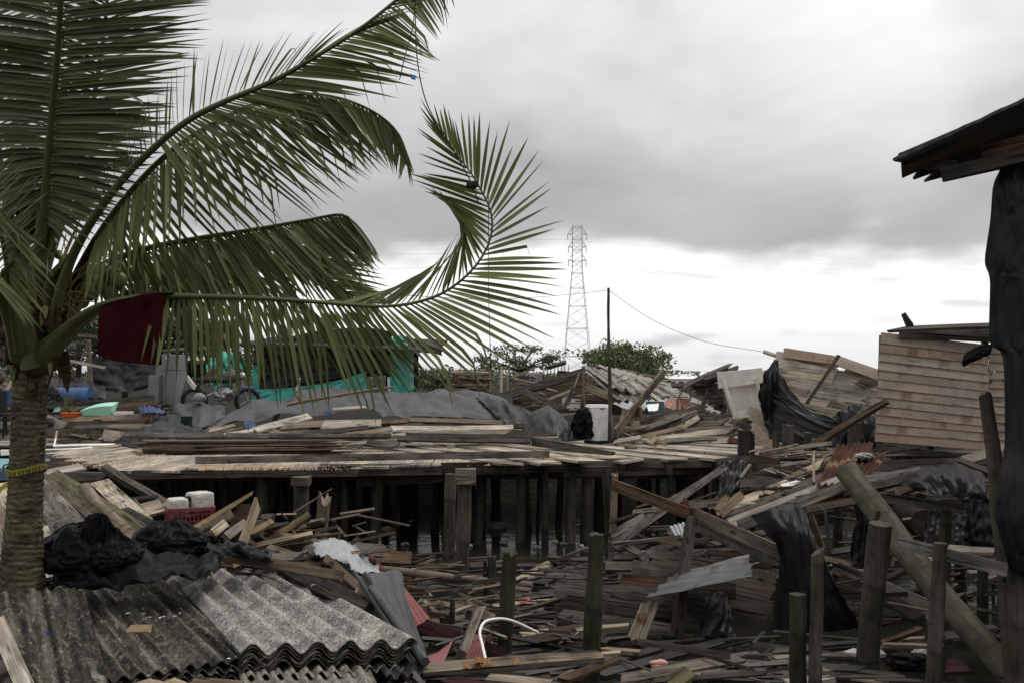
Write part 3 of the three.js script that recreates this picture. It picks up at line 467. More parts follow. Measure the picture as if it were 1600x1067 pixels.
// ---------------------------------------------------------------- boardwalk: deck planks, beams and posts
const DECK = 1.07, RD = rng(401);
const bw = tag(new THREE.Group(), 'weathered timber boardwalk on posts above dark water', 'boardwalk', null, 'structure'); bw.name = 'boardwalk'; scene.add(bw);
const bwb = (a, b, w, t, roll, kind, o = {}) => { const g = boardGeo(a, b, w, t, roll, RD, o); return obj(o.name ?? 'plank', g, pick(kind, RD), bw); };
{
  const A = G(180, 735, DECK), B = G(860, 722, DECK), L0 = G(67, 706, DECK);
  const front = (x) => (x < A.x ? lerp(L0.z, A.z, (x - L0.x) / (A.x - L0.x)) : lerp(A.z, B.z, (x - A.x) / (B.x - A.x)));
  for (let x = L0.x + 0.1; x < 0.35;) { // planks laid away from the viewer
    const w = 0.2 + RD() * 0.12, zf = front(x + w / 2) + 0.06 * RD() + (RD() < 0.12 ? 0.12 : 0), y = DECK - 0.015 + (RD() - 0.5) * 0.018;
    bwb(V(x + w / 2, y, zf), V(x + w / 2 + (RD() - 0.5) * 0.04, y, -16.8 - RD() * 0.3), w - 0.008, 0.03, (RD() - 0.5) * 3, 'pale', { bow: 0.001, twist: 0.02 });
    x += w;
  }
  const lay = [[600, 699, 800, 725], [650, 696, 860, 724], [700, 693, 930, 722], [745, 691, 990, 720], [800, 690, 1060, 718], [850, 690, 1130, 717], [899, 690, 1200, 713], [950, 690, 1262, 711], [1010, 690, 1300, 707], [1070, 690, 1310, 702], [1130, 690, 1320, 698]];
  lay.forEach(([a, b, c, d], i) => { const y = DECK + 0.012 * (i % 3); bwb(G(a, b, y), G(c, d, y), 0.34 + 0.06 * RD(), 0.034, (RD() - 0.5) * 4, 'pale', { bow: 0.003, taper: 0.9 }); });
  for (let i = 0; i < 12; i++) { const x = 900 + i * 34; bwb(G(x - 160, 691, DECK - 0.05), G(x + 70, 716, DECK - 0.05), 0.22, 0.03, 0, 'grey', {}); }   // the lower layer seen through the gaps
  // edge beams
  bwb(P(178, 742, 11.72), P(560, 738, 12.3), 0.10, 0.06, 90, 'dark', { bow: 0.003, name: 'beam' });
  bwb(P(430, 739, 12.2), P(712, 734, 12.55), 0.11, 0.06, 90, 'dark', { name: 'beam' });
  bwb(P(690, 732, 12.5), P(905, 727, 12.95), 0.15, 0.07, 90, 'dark', { name: 'beam' });
  bwb(P(856, 724, 13.1), P(1165, 721, 13.25), 0.13, 0.06, 90, 'grey', { name: 'beam' });
  bwb(P(880, 737, 12.9), P(1110, 733, 13.4), 0.13, 0.07, 90, 'dark', { name: 'beam' });
  bwb(P(560, 752, 12.6), P(720, 744, 12.6), 0.12, 0.06, 90, 'dark', { name: 'beam' });
  for (let i = 0; i < 16; i++) bwb(V(-6 + i * 0.62, DECK - 0.11, -12.2 - 0.06 * i), V(-6 + i * 0.62, DECK - 0.11, -17.0), 0.12, 0.06, 90, 'dark', { name: 'joist' });
  for (let i = 0; i < 4; i++) bwb(V(-6.6, DECK - 0.22, -12.9 - i * 1.2), V(4.6, DECK - 0.22, -13.6 - i * 1.1), 0.12, 0.07, 90, 'dark', { name: 'beam' });
  // open joists at the broken left corner, and pale boards over them
  for (const [a, b, c, d] of [[60, 711, 92, 711], [62, 716, 118, 716], [64, 721, 138, 721], [66, 727, 150, 726]]) bwb(G(a, b, DECK - 0.05), G(c, d, DECK - 0.05), 0.1, 0.05, 90, 'grey', { name: 'joist' });
  bwb(P(66, 743, 11.2), P(170, 744, 11.4), 0.1, 0.06, 90, 'grey', { name: 'beam' });
  bwb(P(66, 742, 11.1), P(128, 730, 11.5), 0.16, 0.035, 20, 'pale');
  // older floor behind, at the far left
  for (let i = 0; i < 9; i++) bwb(V(-9.6, DECK - 0.02, -16.2 - i * 0.24), V(-4.2 + 0.5 * RD(), DECK - 0.02, -16.2 - i * 0.24), 0.23, 0.03, 0, i % 3 ? 'tan' : 'pale', { bow: 0.001 });
  // posts that carry it: pixel x, top y, bottom x, bottom y, distance, width in pixels, material
  const posts = [[470, 745, 472, 868, 12.0, 26, 'pole'], [408, 742, 410, 800, 12.2, 20, 'poleDark'], [353, 742, 353, 800, 12.6, 12, 'poleDark'], [520, 742, 522, 842, 12.6, 14, 'poleDark'], [537, 741, 538, 845, 12.9, 11, 'pole'], [592, 738, 577, 858, 12.5, 17, 'poleDark'], [704, 740, 700, 878, 12.0, 18, 'pole'], [727, 745, 719, 897, 11.2, 22, 'pole'], [752, 738, 745, 868, 12.9, 14, 'poleDark'], [815, 734, 812, 862, 13.1, 15, 'pole'], [852, 733, 851, 864, 12.8, 11, 'poleDark'], [893, 733, 890, 860, 13.0, 17, 'pole'], [918, 740, 914, 857, 13.2, 18, 'pole'], [1004, 730, 1004, 800, 14.0, 18, 'poleDark'], [1080, 728, 1080, 800, 14.2, 20, 'poleDark'], [1062, 730, 1062, 800, 15, 12, 'poleDark']];
  for (const [x0, y0, x1, y1, z, w, m] of posts) { const a = P(x1, y1, z), b = P(x0, y0, z); a.y = -0.6; post('post', [a, b], [w / 2 * z / F * 1.05, w / 2 * z / F * 0.95], M[m], null, { parent: bw, rough: 0.2 }); }
  for (let i = 0; i < 90; i++) { const z = 13.2 + RD() * 3.6, x = -5.6 + RD() * 10.2; post('post', [V(x + (RD() - 0.5) * 0.2, -0.6, -z), V(x, DECK - 0.2, -z)], 0.025 + RD() * 0.045, M.poleDark, null, { parent: bw, seg: 4, rad: 7 }); }
  bwb(P(712, 744, 11.15), P(743, 744, 11.15), 0.18, 0.14, 90, 'grey', { name: 'beam', rag: 0.02 });
  bwb(P(714, 754, 11.08), P(742, 753, 11.1), 0.03, 0.05, 90, 'fresh', { name: 'beam' });
  bwb(P(457, 751, 11.9), P(484, 751, 11.9), 0.10, 0.2, 90, 'grey', { name: 'beam', rag: 0.02 });
}
{ // turquoise painted floor at the left edge
  const t = thing('floor_panel', 'turquoise painted board floor left of the palm trunk', 'floor', null);
  for (let i = 0; i < 5; i++) obj('board', boardGeo(V(-9.2, DECK - 0.02, -11.3 - i * 0.46), V(-6.25, DECK - 0.02, -11.5 - i * 0.46), 0.445, 0.03, 0, RD, { bow: 0.001, rag: 0.04 }), M.turquoise, t);
}
{ // sawdust left on the deck
  const r = rng(90), n = 2600, g = new THREE.TetrahedronGeometry(0.006), im = new THREE.InstancedMesh(g, mat(0.60, 0.45, 0.31), n), m = new THREE.Matrix4(), q = new THREE.Quaternion(), e = new THREE.Euler();
  for (let i = 0; i < n; i++) { const p = i % 3 ? G(310 + r() * r() * 260, 727 + r() * 7, DECK + 0.012) : G(110 + r() * 160, 706 + r() * 24, DECK + 0.012); e.set(r() * 6, r() * 6, r() * 6); m.compose(p, q.setFromEuler(e), V(1 + r(), 0.6, 1 + r())); im.setMatrixAt(i, m); }
  im.name = 'sawdust'; scene.add(im); tag(im, null, null, null, 'stuff');
}

// ---------------------------------------------------------------- the coconut palm
const palm = thing('coconut_palm', 'tall coconut palm with arching green fronds and a ringed trunk', 'palm tree');
const PZ = 6.3, RP = rng(55);
{
  const g = poleGeo([P(34, 930, PZ), P(36, 840, PZ), P(40, 735, PZ), P(44, 650, PZ), P(47, 560, PZ)], [0.142, 0.122, 0.108, 0.104, 0.104, 0.106, 0.108], { seg: 260, rad: 28, uw: 1.2, ul: 0.9, rough: 0.07, seed: 3, freq: 1.4 });
  const p = g.attributes.position, n = g.attributes.normal, a = P(34, 930, PZ), b = P(47, 560, PZ);
  for (let i = 0; i < p.count; i++) { // leaf-scar rings: irregular steps up the stem
    const x = p.getX(i), y = p.getY(i), z = p.getZ(i), s = (y - a.y) / (b.y - a.y), c = a.clone().lerp(b, s), an = Math.atan2(z - c.z, x - c.x);
    const q = s * 40 + 0.25 * Math.sin(an + s * 9) + 0.7 * N3(Math.cos(an), Math.sin(an), s * 16), fr = q - Math.floor(q), k = (fr < 0.82 ? fr / 0.82 : (1 - fr) / 0.18) * 0.007 - 0.003 + 0.003 * N3(an * 3, s * 60, 2);
    const d = V(x - c.x, 0, z - c.z).normalize(); p.setXYZ(i, x + d.x * k, y, z + d.z * k);
  }
  g.computeVertexNormals(); obj('trunk', g, M.bark, palm);
}
const rachisOf = (pts) => new THREE.CatmullRomCurve3(pts.map((p) => P(...p)), false, 'centripetal');
// one leaflet: folded along its midrib, tapering to a point, sagging; kink: the outer part hangs broken
function leafletGeo(b, off, sag, w, o = {}) {
  const n = 7, L = off.length(), dir = off.clone().normalize(), pos = [], uv = [], idx = [];
  let side = dir.clone().cross(o.face ?? V(0, 0, 1)); if (side.lengthSq() < 1e-4) side = dir.clone().cross(V(0, 1, 0)); side.normalize();
  const up0 = side.clone().cross(dir).normalize();
  if (o.roll) { const c = Math.cos(o.roll), s = Math.sin(o.roll); side = side.clone().multiplyScalar(c).addScaledVector(up0, s); }
  const up = side.clone().cross(dir).normalize();
  const prof = [0.35, 0.9, 1, 0.97, 0.86, 0.66, 0.40, 0.02]; const kinkAt = o.kink ?? 9;
  for (let i = 0; i <= n; i++) {
    const t = i / n, p = b.clone().addScaledVector(off, t); p.y += sag * (t * t * 0.9 - 0.15 * t) * L * -1;
    if (t > kinkAt) { const e = (t - kinkAt) * L; p.addScaledVector(dir, -e * 0.75); p.y -= e * 0.8; }
    const hw = w / 2 * prof[i], f = 0.32 * hw;
    for (const [s, h] of [[-1, f], [0, 0], [1, f]]) { const q = p.clone().addScaledVector(side, s * hw).addScaledVector(up, h); pos.push(q.x, q.y, q.z); uv.push(s * hw, t * L); }
  }
  for (let i = 0; i < n; i++) for (let k = 0; k < 2; k++) { const a = i * 3 + k, c = a + 3; idx.push(a, a + 1, c, c, a + 1, c + 1); }
  const g = new THREE.BufferGeometry(); g.setAttribute('position', new THREE.Float32BufferAttribute(pos, 3)); g.setAttribute('uv', new THREE.Float32BufferAttribute(uv, 2)); g.setIndex(idx); g.computeVertexNormals(); return g;
}
// frond: stem curve, its thickness, and leaflet rows given by keys [along the stem, offset x px, offset y px, offset z m, sag]
function frond(pts, r0, r1, rows, o = {}) {
  const c = rachisOf(pts), f = obj('frond', poleGeo(pts.map((p) => P(...p)), o.radii ?? [r0, lerp(r0, r1, 0.35), lerp(r0, r1, 0.6), lerp(r0, r1, 0.82), r1], { seg: 60, rad: 8, seed: 2, flat: 0.7 }), o.stem ?? M.petiole, palm);
  c.arcLengthDivisions = 400; const single = !!o.single, rest = [[], [], []], ms = o.mats ?? [M.leafA, M.leafB, M.leafC];
  for (const row of rows) {
    const t0 = row.keys[0][0], t1 = row.keys[row.keys.length - 1][0];
    const rn = Math.round(row.n * 1.1);
    for (let i = 0; i < rn; i++) {
      const t = clamp(lerp(t0, t1, (i + 0.35 * RP()) / (rn - 0.6)), 0, 1); if (row.gap && RP() < row.gap) continue;
      const [dx, dy, dz, sag] = keyed(row.keys, t), b = c.getPointAt(t), k = -b.z / F, j = row.jit ?? 0.07, q = 1 + (RP() - 0.6) * 0.26;
      const L = Math.hypot(dx, dy), off = V((dx * q + (RP() - 0.5) * j * L) * k, -(dy * q + (RP() - 0.5) * j * L) * k, -(dz + (RP() - 0.5) * 0.16));
      const w = 0.72 * (row.w ?? 0.036) * (0.8 + 0.4 * RP()) * (t > 0.9 ? lerp(1, 0.6, (t - 0.9) / 0.1) : 1);
      const kink = RP() < (row.kink ?? 0.08) ? 0.5 + 0.36 * RP() : undefined;
      const g = leafletGeo(b, off, (sag ?? 0.05) + (RP() - 0.5) * 0.06, w, { kink, roll: (row.roll ?? 0.5) + (RP() - 0.5) * 1.1, face: row.face });
      const mi = Math.floor(RP() * 3); if (single) obj('leaflet', g, ms[mi], f); else rest[mi].push(g);
    }
  }
  if (!single) { const by = rest.filter((x) => x.length), g = mergeGeometries(by.map((x) => mergeGeometries(x)), true), sets = { mid: [M.leafA, M.leafB, M.leafC], dark: [M.leafB, M.leafE, M.leafB], pale: [M.leafC, M.leafD, M.leafA], paintedLit: [M.leafD, M.leafD, M.leafC] }, l = new THREE.Mesh(g, sets[o.m ?? 'mid'].slice(0, by.length)); l.name = 'leaflets'; l.castShadow = l.receiveShadow = true; f.add(l); tag(l, null, null, null, 'stuff'); }  // these leaf sets carry painted light and shade in their colours
  return f;
}
// upright frond seen from below; darker leaf colours stand in for backlighting
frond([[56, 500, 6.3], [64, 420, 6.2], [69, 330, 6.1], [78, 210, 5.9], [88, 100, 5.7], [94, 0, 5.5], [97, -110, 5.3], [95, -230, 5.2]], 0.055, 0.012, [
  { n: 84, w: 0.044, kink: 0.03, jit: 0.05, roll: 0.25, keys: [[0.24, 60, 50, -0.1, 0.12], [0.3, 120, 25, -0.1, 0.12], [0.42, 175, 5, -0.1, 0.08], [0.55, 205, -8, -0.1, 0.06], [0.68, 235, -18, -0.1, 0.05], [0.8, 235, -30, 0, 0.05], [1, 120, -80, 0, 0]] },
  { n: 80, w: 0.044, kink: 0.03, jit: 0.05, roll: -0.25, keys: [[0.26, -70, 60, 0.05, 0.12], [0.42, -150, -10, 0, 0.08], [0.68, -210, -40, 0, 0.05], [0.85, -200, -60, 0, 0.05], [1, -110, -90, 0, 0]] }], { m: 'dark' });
// another behind it, its leaf colours lightened as if catching light
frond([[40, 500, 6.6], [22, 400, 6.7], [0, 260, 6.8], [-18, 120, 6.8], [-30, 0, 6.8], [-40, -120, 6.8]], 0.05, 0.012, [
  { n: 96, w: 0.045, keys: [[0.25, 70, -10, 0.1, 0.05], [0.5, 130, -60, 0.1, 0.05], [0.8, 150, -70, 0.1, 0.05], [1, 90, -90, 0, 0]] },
  { n: 40, w: 0.042, keys: [[0.25, -70, 10, 0.1, 0.05], [1, -130, -60, 0.1, 0.05]] }], { m: 'paintedLit' });
// the long diagonal frond
frond([[78, 520, 6.25], [95, 450, 6.2], [115, 395, 6.15], [160, 320, 6.0], [205, 265, 5.95], [262, 212, 5.85], [300, 184, 5.8], [350, 159, 5.75], [427, 126, 5.7], [487, 92, 5.65], [562, 45, 5.6], [619, 0, 5.6], [660, -35, 5.6], [700, -62, 5.6]], 0.05, 0.009, [
  { n: 62, w: 0.029, kink: 0.06, roll: 0.9, keys: [[0.27, -35, -45, 0.1, 0.02], [0.40, -18, -85, 0.1, 0.02], [0.47, 0, -112, 0, 0.03], [0.55, 22, -106, 0, 0.03], [0.62, 46, -90, 0, 0.04], [0.70, 74, -64, 0, 0.05], [0.80, 100, -38, 0, 0.06], [0.9, 60, -10, 0, 0.1], [1, 30, 10, 0, 0.1]] },
  { n: 76, w: 0.031, kink: 0.3, roll: 0.3, keys: [[0.42, 60, 70, -0.2, 0.12], [0.5, 110, 62, -0.15, 0.12], [0.56, 160, 42, -0.1, 0.08], [0.63, 178, 24, -0.1, 0.06], [0.72, 168, 16, 0, 0.06], [0.8, 128, 34, 0, 0.1], [0.88, 70, 56, 0, 0.18], [1, 15, 60, 0, 0.2]] }], { m: 'mid' });
// the frond that arches over and droops
frond([[82, 530, 6.4], [105, 460, 6.4], [130, 408, 6.35], [165, 350, 6.2], [210, 292, 6.1], [262, 240, 6.0], [322, 199, 6.0], [400, 162, 6.0], [470, 147, 6.0], [540, 156, 6.0], [598, 184, 6.05], [626, 215, 6.1], [636, 250, 6.1]], 0.045, 0.007, [
  { n: 76, w: 0.032, kink: 0.2, roll: 0.3, keys: [[0.24, -12, 105, -0.15, 0], [0.32, 8, 140, -0.2, 0], [0.42, 10, 155, -0.2, 0], [0.5, 22, 160, -0.2, 0], [0.56, 90, 150, -0.1, 0.02], [0.64, 135, 140, 0, 0.02], [0.72, 128, 124, 0, 0.02], [0.8, 84, 104, 0, 0.02], [0.88, 30, 92, 0, 0], [0.95, -4, 66, 0, 0], [1, -14, 36, 0, 0]] },
  { n: 78, w: 0.031, kink: 0.08, roll: -0.2, jit: 0.1, keys: [[0.26, 30, 150, 0.3, 0], [0.36, 90, 150, 0.3, 0], [0.46, 135, 140, 0.3, 0.02], [0.56, 160, 122, 0.3, 0.03], [0.66, 165, 96, 0.25, 0.05], [0.76, 104, 84, 0.2, 0.05], [0.86, 56, 84, 0.1, 0.05], [0.95, 24, 66, 0, 0], [1, 6, 42, 0, 0]] }], { m: 'mid' });
// lower frond, its end broken over
frond([[80, 535, 6.45], [100, 478, 6.5], [125, 442, 6.5], [165, 412, 6.5], [230, 388, 6.5], [300, 374, 6.5], [412, 356, 6.45], [480, 344, 6.4], [536, 336, 6.4], [550, 346, 6.4], [556, 366, 6.4], [560, 386, 6.4]], 0.045, 0.010, [
  { n: 78, w: 0.038, kink: 0.06, keys: [[0.22, 5, 70, -0.1, 0], [0.34, 20, 100, -0.15, 0], [0.5, 55, 118, -0.1, 0.02], [0.64, 95, 112, 0, 0.03], [0.78, 110, 95, 0, 0.05], [0.88, 60, 66, 0, 0.05], [1, 10, 30, 0, 0.1]] },
  { n: 70, w: 0.038, kink: 0.06, jit: 0.12, keys: [[0.24, 40, 100, 0.3, 0], [0.4, 85, 105, 0.3, 0.02], [0.6, 125, 90, 0.3, 0.03], [0.8, 120, 66, 0.2, 0.05], [0.92, 40, 60, 0.1, 0.1], [1, 8, 34, 0, 0]] }], { m: 'mid' });
frond([[88, 540, 6.6], [130, 470, 6.7], [190, 436, 6.7], [280, 404, 6.7], [350, 386, 6.7], [400, 383, 6.7], [450, 396, 6.7], [500, 426, 6.7], [545, 458, 6.7], [585, 474, 6.7]], 0.04, 0.007, [
  { n: 56, w: 0.036, keys: [[0.3, 60, -30, 0.1, 0], [0.5, 96, -26, 0, 0.02], [0.66, 125, -4, 0, 0.05], [0.8, 112, 16, 0, 0.05], [0.92, 66, 10, 0, 0.05], [1, 30, 0, 0, 0]] },
  { n: 60, w: 0.038, keys: [[0.28, 20, 100, 0, 0], [0.5, 50, 112, 0, 0], [0.66, 56, 96, 0, 0], [0.8, 52, 66, 0, 0], [1, 20, 30, 0, 0]] }], { m: 'pale' });
// hanging older frond behind, over the teal hut
frond([[92, 545, 6.7], [150, 488, 6.8], [240, 440, 6.9], [340, 420, 7.0], [420, 440, 7.0], [480, 480, 7.0], [520, 530, 7.0]], 0.04, 0.007, [
  { n: 22, w: 0.036, jit: 0.16, keys: [[0.4, 20, 90, 0.1, 0], [0.7, 50, 100, 0, 0], [1, 20, 50, 0, 0]] },
  { n: 16, w: 0.036, jit: 0.16, keys: [[0.45, 60, 60, 0.2, 0], [0.75, 70, 60, 0.1, 0], [1, 30, 40, 0, 0]] }], { m: 'paintedLit' });
// the near frond that runs level and curls back on itself (pieces of their own)
frond([[62, 552, 6.2], [88, 532, 6.15], [115, 506, 6.1], [160, 478, 6.0], [205, 467, 5.9], [255, 463, 5.85], [330, 464, 5.8], [400, 466, 5.75], [480, 471, 5.7], [540, 476, 5.65], [600, 479, 5.6], [645, 474, 5.6], [690, 459, 5.6], [730, 430, 5.6], [757, 395, 5.6], [769, 360, 5.6], [766, 328, 5.6], [753, 300, 5.6], [739, 275, 5.6], [716, 245, 5.6], [693, 214, 5.6]], 0.07, 0.006, [
  { n: 80, w: 0.036, kink: 0.28, jit: 0.06, roll: 0.35, keys: [[0.255, -22, 100, -0.1, 0], [0.30, 4, 148, -0.1, 0], [0.38, 14, 160, -0.1, 0], [0.464, 32, 168, -0.1, 0], [0.527, 66, 166, -0.1, 0.02], [0.59, 106, 150, 0, 0.03], [0.638, 140, 122, 0, 0.03], [0.688, 166, 88, 0, 0.04], [0.74, 158, 26, 0, 0.04], [0.786, 134, -6, 0, 0.03], [0.82, 116, -44, 0, 0.02], [0.85, 84, -84, 0, 0], [0.88, 40, -116, 0, 0], [0.91, 8, -112, 0, 0], [0.945, -16, -84, 0, 0], [1, -16, -58, 0, 0]] },
  { n: 30, w: 0.033, roll: -0.4, jit: 0.08, kink: 0.1, keys: [[0.29, 24, 130, 0.25, 0], [0.4, 40, 140, 0.25, 0], [0.5, 70, 132, 0.25, 0], [0.58, 112, 110, 0.25, 0.03]] },
  { n: 46, w: 0.034, roll: 0.7, jit: 0.09, kink: 0.02, keys: [[0.53, 74, -8, 0.1, 0], [0.57, 92, -32, 0.1, 0.02], [0.62, 84, -66, 0.1, 0.02], [0.68, 62, -104, 0.1, 0], [0.74, 18, -112, 0.1, 0], [0.79, -50, -112, 0.1, 0], [0.83, -102, -78, 0.1, 0.03], [0.87, -112, -44, 0, 0.04], [0.92, -96, -24, 0, 0.02], [0.96, -62, -50, 0, 0], [1, -30, -56, 0, 0]] }], { single: true, radii: [0.085, 0.05, 0.034, 0.026, 0.021, 0.018, 0.015, 0.013, 0.011, 0.009, 0.007, 0.005] });
// nearer frond off to the left, its drooping leaflets crossing the crown
frond([[34, 560, 6.1], [18, 500, 5.9], [-10, 440, 5.7], [-50, 390, 5.5], [-110, 350, 5.3], [-190, 330, 5.1]], 0.075, 0.01, [
  { n: 26, w: 0.03, jit: 0.14, keys: [[0.42, 60, 60, -0.1, 0], [0.6, 110, 110, -0.1, 0.03], [0.8, 150, 120, -0.1, 0.05], [1, 120, 120, 0, 0.05]] },
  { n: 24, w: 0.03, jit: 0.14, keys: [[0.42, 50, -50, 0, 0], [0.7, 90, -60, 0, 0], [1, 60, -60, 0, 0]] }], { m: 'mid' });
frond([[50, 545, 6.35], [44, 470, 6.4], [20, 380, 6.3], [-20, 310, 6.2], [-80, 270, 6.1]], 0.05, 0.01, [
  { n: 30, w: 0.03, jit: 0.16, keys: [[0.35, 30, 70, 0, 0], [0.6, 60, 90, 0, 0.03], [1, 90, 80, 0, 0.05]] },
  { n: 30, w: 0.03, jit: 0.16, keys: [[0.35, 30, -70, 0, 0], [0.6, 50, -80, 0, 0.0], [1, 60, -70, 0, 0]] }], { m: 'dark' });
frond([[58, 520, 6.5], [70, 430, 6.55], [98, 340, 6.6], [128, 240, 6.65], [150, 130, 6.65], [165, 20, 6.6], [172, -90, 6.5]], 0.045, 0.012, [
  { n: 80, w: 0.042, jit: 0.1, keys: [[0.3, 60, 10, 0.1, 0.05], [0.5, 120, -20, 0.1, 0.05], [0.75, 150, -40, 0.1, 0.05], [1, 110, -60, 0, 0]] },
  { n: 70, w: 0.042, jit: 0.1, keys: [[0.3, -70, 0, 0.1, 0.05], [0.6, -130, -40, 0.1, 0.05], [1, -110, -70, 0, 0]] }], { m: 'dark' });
frond([[30, 548, 6.0], [16, 470, 5.8], [6, 390, 5.7], [-16, 320, 5.6], [-60, 290, 5.5]], 0.04, 0.01, [
  { n: 34, w: 0.026, jit: 0.2, keys: [[0.4, 60, 60, -0.1, 0], [0.65, 90, 80, -0.1, 0.03], [1, 100, 90, -0.1, 0.05]] },
  { n: 26, w: 0.026, jit: 0.2, keys: [[0.4, 50, -40, 0, 0], [0.7, 70, -60, 0, 0], [1, 60, -60, 0, 0]] }], { m: 'mid' });
{ // thick leaf bases, fibre, spear leaves, fruit
  const base = (pts, rr, m) => obj('leaf_base', poleGeo(pts.map((p) => P(...p)), rr, { seg: 14, rad: 12, rough: 0.08, seed: 6, flat: 0.6 }), m, palm);
  base([[60, 572, 6.22], [72, 556, 6.16], [92, 532, 6.12], [118, 505, 6.08]], [0.11, 0.085, 0.05, 0.034], M.petiole);
  base([[50, 572, 6.14], [42, 530, 6.1], [30, 480, 5.98], [8, 420, 5.85]], [0.10, 0.078, 0.058, 0.045], M.petiole);
  base([[18, 566, 6.22], [20, 540, 6.2], [18, 500, 6.2], [2, 470, 6.2]], [0.07, 0.07, 0.05, 0.04], M.sheath);
  base([[58, 560, 6.3], [66, 500, 6.28], [78, 440, 6.25], [112, 398, 6.15]], [0.10, 0.075, 0.055, 0.04], M.petiole);
  base([[70, 560, 6.4], [92, 500, 6.4], [112, 450, 6.4], [150, 372, 6.25]], [0.09, 0.07, 0.05, 0.035], M.sheath);
  base([[48, 540, 6.3], [56, 450, 6.25], [62, 380, 6.15], [66, 330, 6.1]], [0.10, 0.09, 0.06, 0.045], M.petiole);
  obj('fibre', lumpGeo(P(46, 500, 6.3), 0.17, 0.30, 0.15, { seed: 9, amp: 0.22, f: 3 }), M.sheath, palm);
  obj('fibre', lumpGeo(P(44, 345, 6.3), 0.06, 0.22, 0.06, { seed: 5, amp: 0.2, f: 3 }), M.sheath, palm);
  for (const [x0, y0, x1, y1, w, m] of [[76, 400, 93, 305, 0.065, M.petiole], [70, 392, 78, 298, 0.05, M.sheath], [60, 420, 70, 330, 0.06, M.petiole], [92, 420, 128, 335, 0.03, M.leafDry]]) { const b = P(x0, y0, 6.15), off = P(x1, y1, 6.15).sub(b); obj('spear_leaf', leafletGeo(b, off, 0, w, { roll: 0.4 }), m, palm); }
  for (let i = 0; i < 26; i++) { const b = P(10 + RP() * 80, 470 + RP() * 90, 6.12 + RP() * 0.15), e = b.clone().add(V((RP() - 0.5) * 0.16, -0.1 - 0.25 * RP(), 0.03)); obj('fibre_strand', leafletGeo(b, e.sub(b), 0, 0.02 + 0.03 * RP(), { roll: RP() * 2 }), RP() < 0.6 ? M.sheath : M.leafDry, palm); }
  for (let i = 0; i < 30; i++) { const b = P(60 + RP() * 60, 460 + RP() * 60, 6.3), e = P(70 + RP() * 130, 350 + RP() * 150, 6.2 + RP() * 0.3); if (i < 26) obj('flower_stalk', tubeGeo([b, b.clone().lerp(e, 0.5).add(V(0, 0.06, 0)), e], 0.004, 8, 4), M.leafDry, palm); }
  const nut = (x, y, z, s) => { const g = new THREE.SphereGeometry(1, 16, 12), c = P(x, y, z); const a = RP() * 6; soft(g, (v) => V(v.x * (1 + 0.06 * Math.cos(3 * Math.atan2(v.z, v.x) + a)) * (1 - 0.12 * v.y), v.y * 1.2 + (v.y < -0.7 ? -0.12 : 0), v.z * (1 - 0.12 * v.y))); g.scale(s, s, s); g.rotateZ((RP() - 0.5) * 0.8); g.translate(c.x, c.y, c.z); obj('coconut', g, M.nut, palm); };
  for (const [x, y, s] of [[128, 440, 0.050], [140, 452, 0.055], [152, 444, 0.052], [160, 425, 0.05], [168, 446, 0.052], [176, 430, 0.05], [184, 420, 0.042], [148, 428, 0.05], [135, 425, 0.045], [126, 466, 0.05], [172, 458, 0.045], [187, 436, 0.04]]) nut(x, y, 6.45 - RP() * 0.1, s * 1.05);
  for (let i = 0; i < 12; i++) nut(28 + RP() * 36, 415 + RP() * 24, 6.2 + RP() * 0.1, 0.022 + RP() * 0.012);
  for (let i = 0; i < 10; i++) nut(70 + RP() * 26, 378 + RP() * 26, 6.2 + RP() * 0.1, 0.018 + RP() * 0.012);
  obj('dead_leaf', leafletGeo(P(98, 548, 6.2), P(105, 614, 6.2).sub(P(98, 548, 6.2)), 0, 0.07, { roll: 0.3 }), M.sheath, palm);
}
{ // warning tape round the trunk
  const cv = document.createElement('canvas'); cv.width = 1024; cv.height = 96; const x = cv.getContext('2d'); x.fillStyle = '#77711c'; x.fillRect(0, 0, 1024, 96); x.fillStyle = '#15140c'; x.font = 'bold 84px sans-serif'; x.textBaseline = 'middle';
  x.translate(1024, 96); x.rotate(Math.PI); for (let i = 0; i < 3; i++) x.fillText('PELIGRO', 10 + i * 345, 34, 320);
  const t = new THREE.CanvasTexture(cv); t.colorSpace = THREE.SRGBColorSpace; t.wrapS = THREE.RepeatWrapping;
  const c = P(40.5, 733, PZ), g = new THREE.CylinderGeometry(0.117, 0.119, 0.042, 40, 3, true); soft(g, (v) => V(v.x, v.y + 0.012 * Math.sin(Math.atan2(v.z, v.x) * 2 + 1) + 0.006 * v.x / 0.1, v.z)); g.translate(c.x, c.y, c.z);
  tag(obj('warning_tape', g, mat(1, 1, 1, { map: t, roughness: 0.5 })), 'yellow warning tape with black letters tied round the palm trunk', 'tape');
  tag(obj('warning_tape', drapeGeo([[[18, 745, 6.2], [10, 752, 6.25], [-8, 766, 6.4]], [[20, 752, 6.2], [12, 759, 6.25], [-8, 774, 6.4]]], { nu: 12, nv: 2, amp: 0.004 }), mat(0.38, 0.33, 0.02, { roughness: 0.5 })), 'loose yellow tape end hanging left of the palm trunk', 'tape');
}
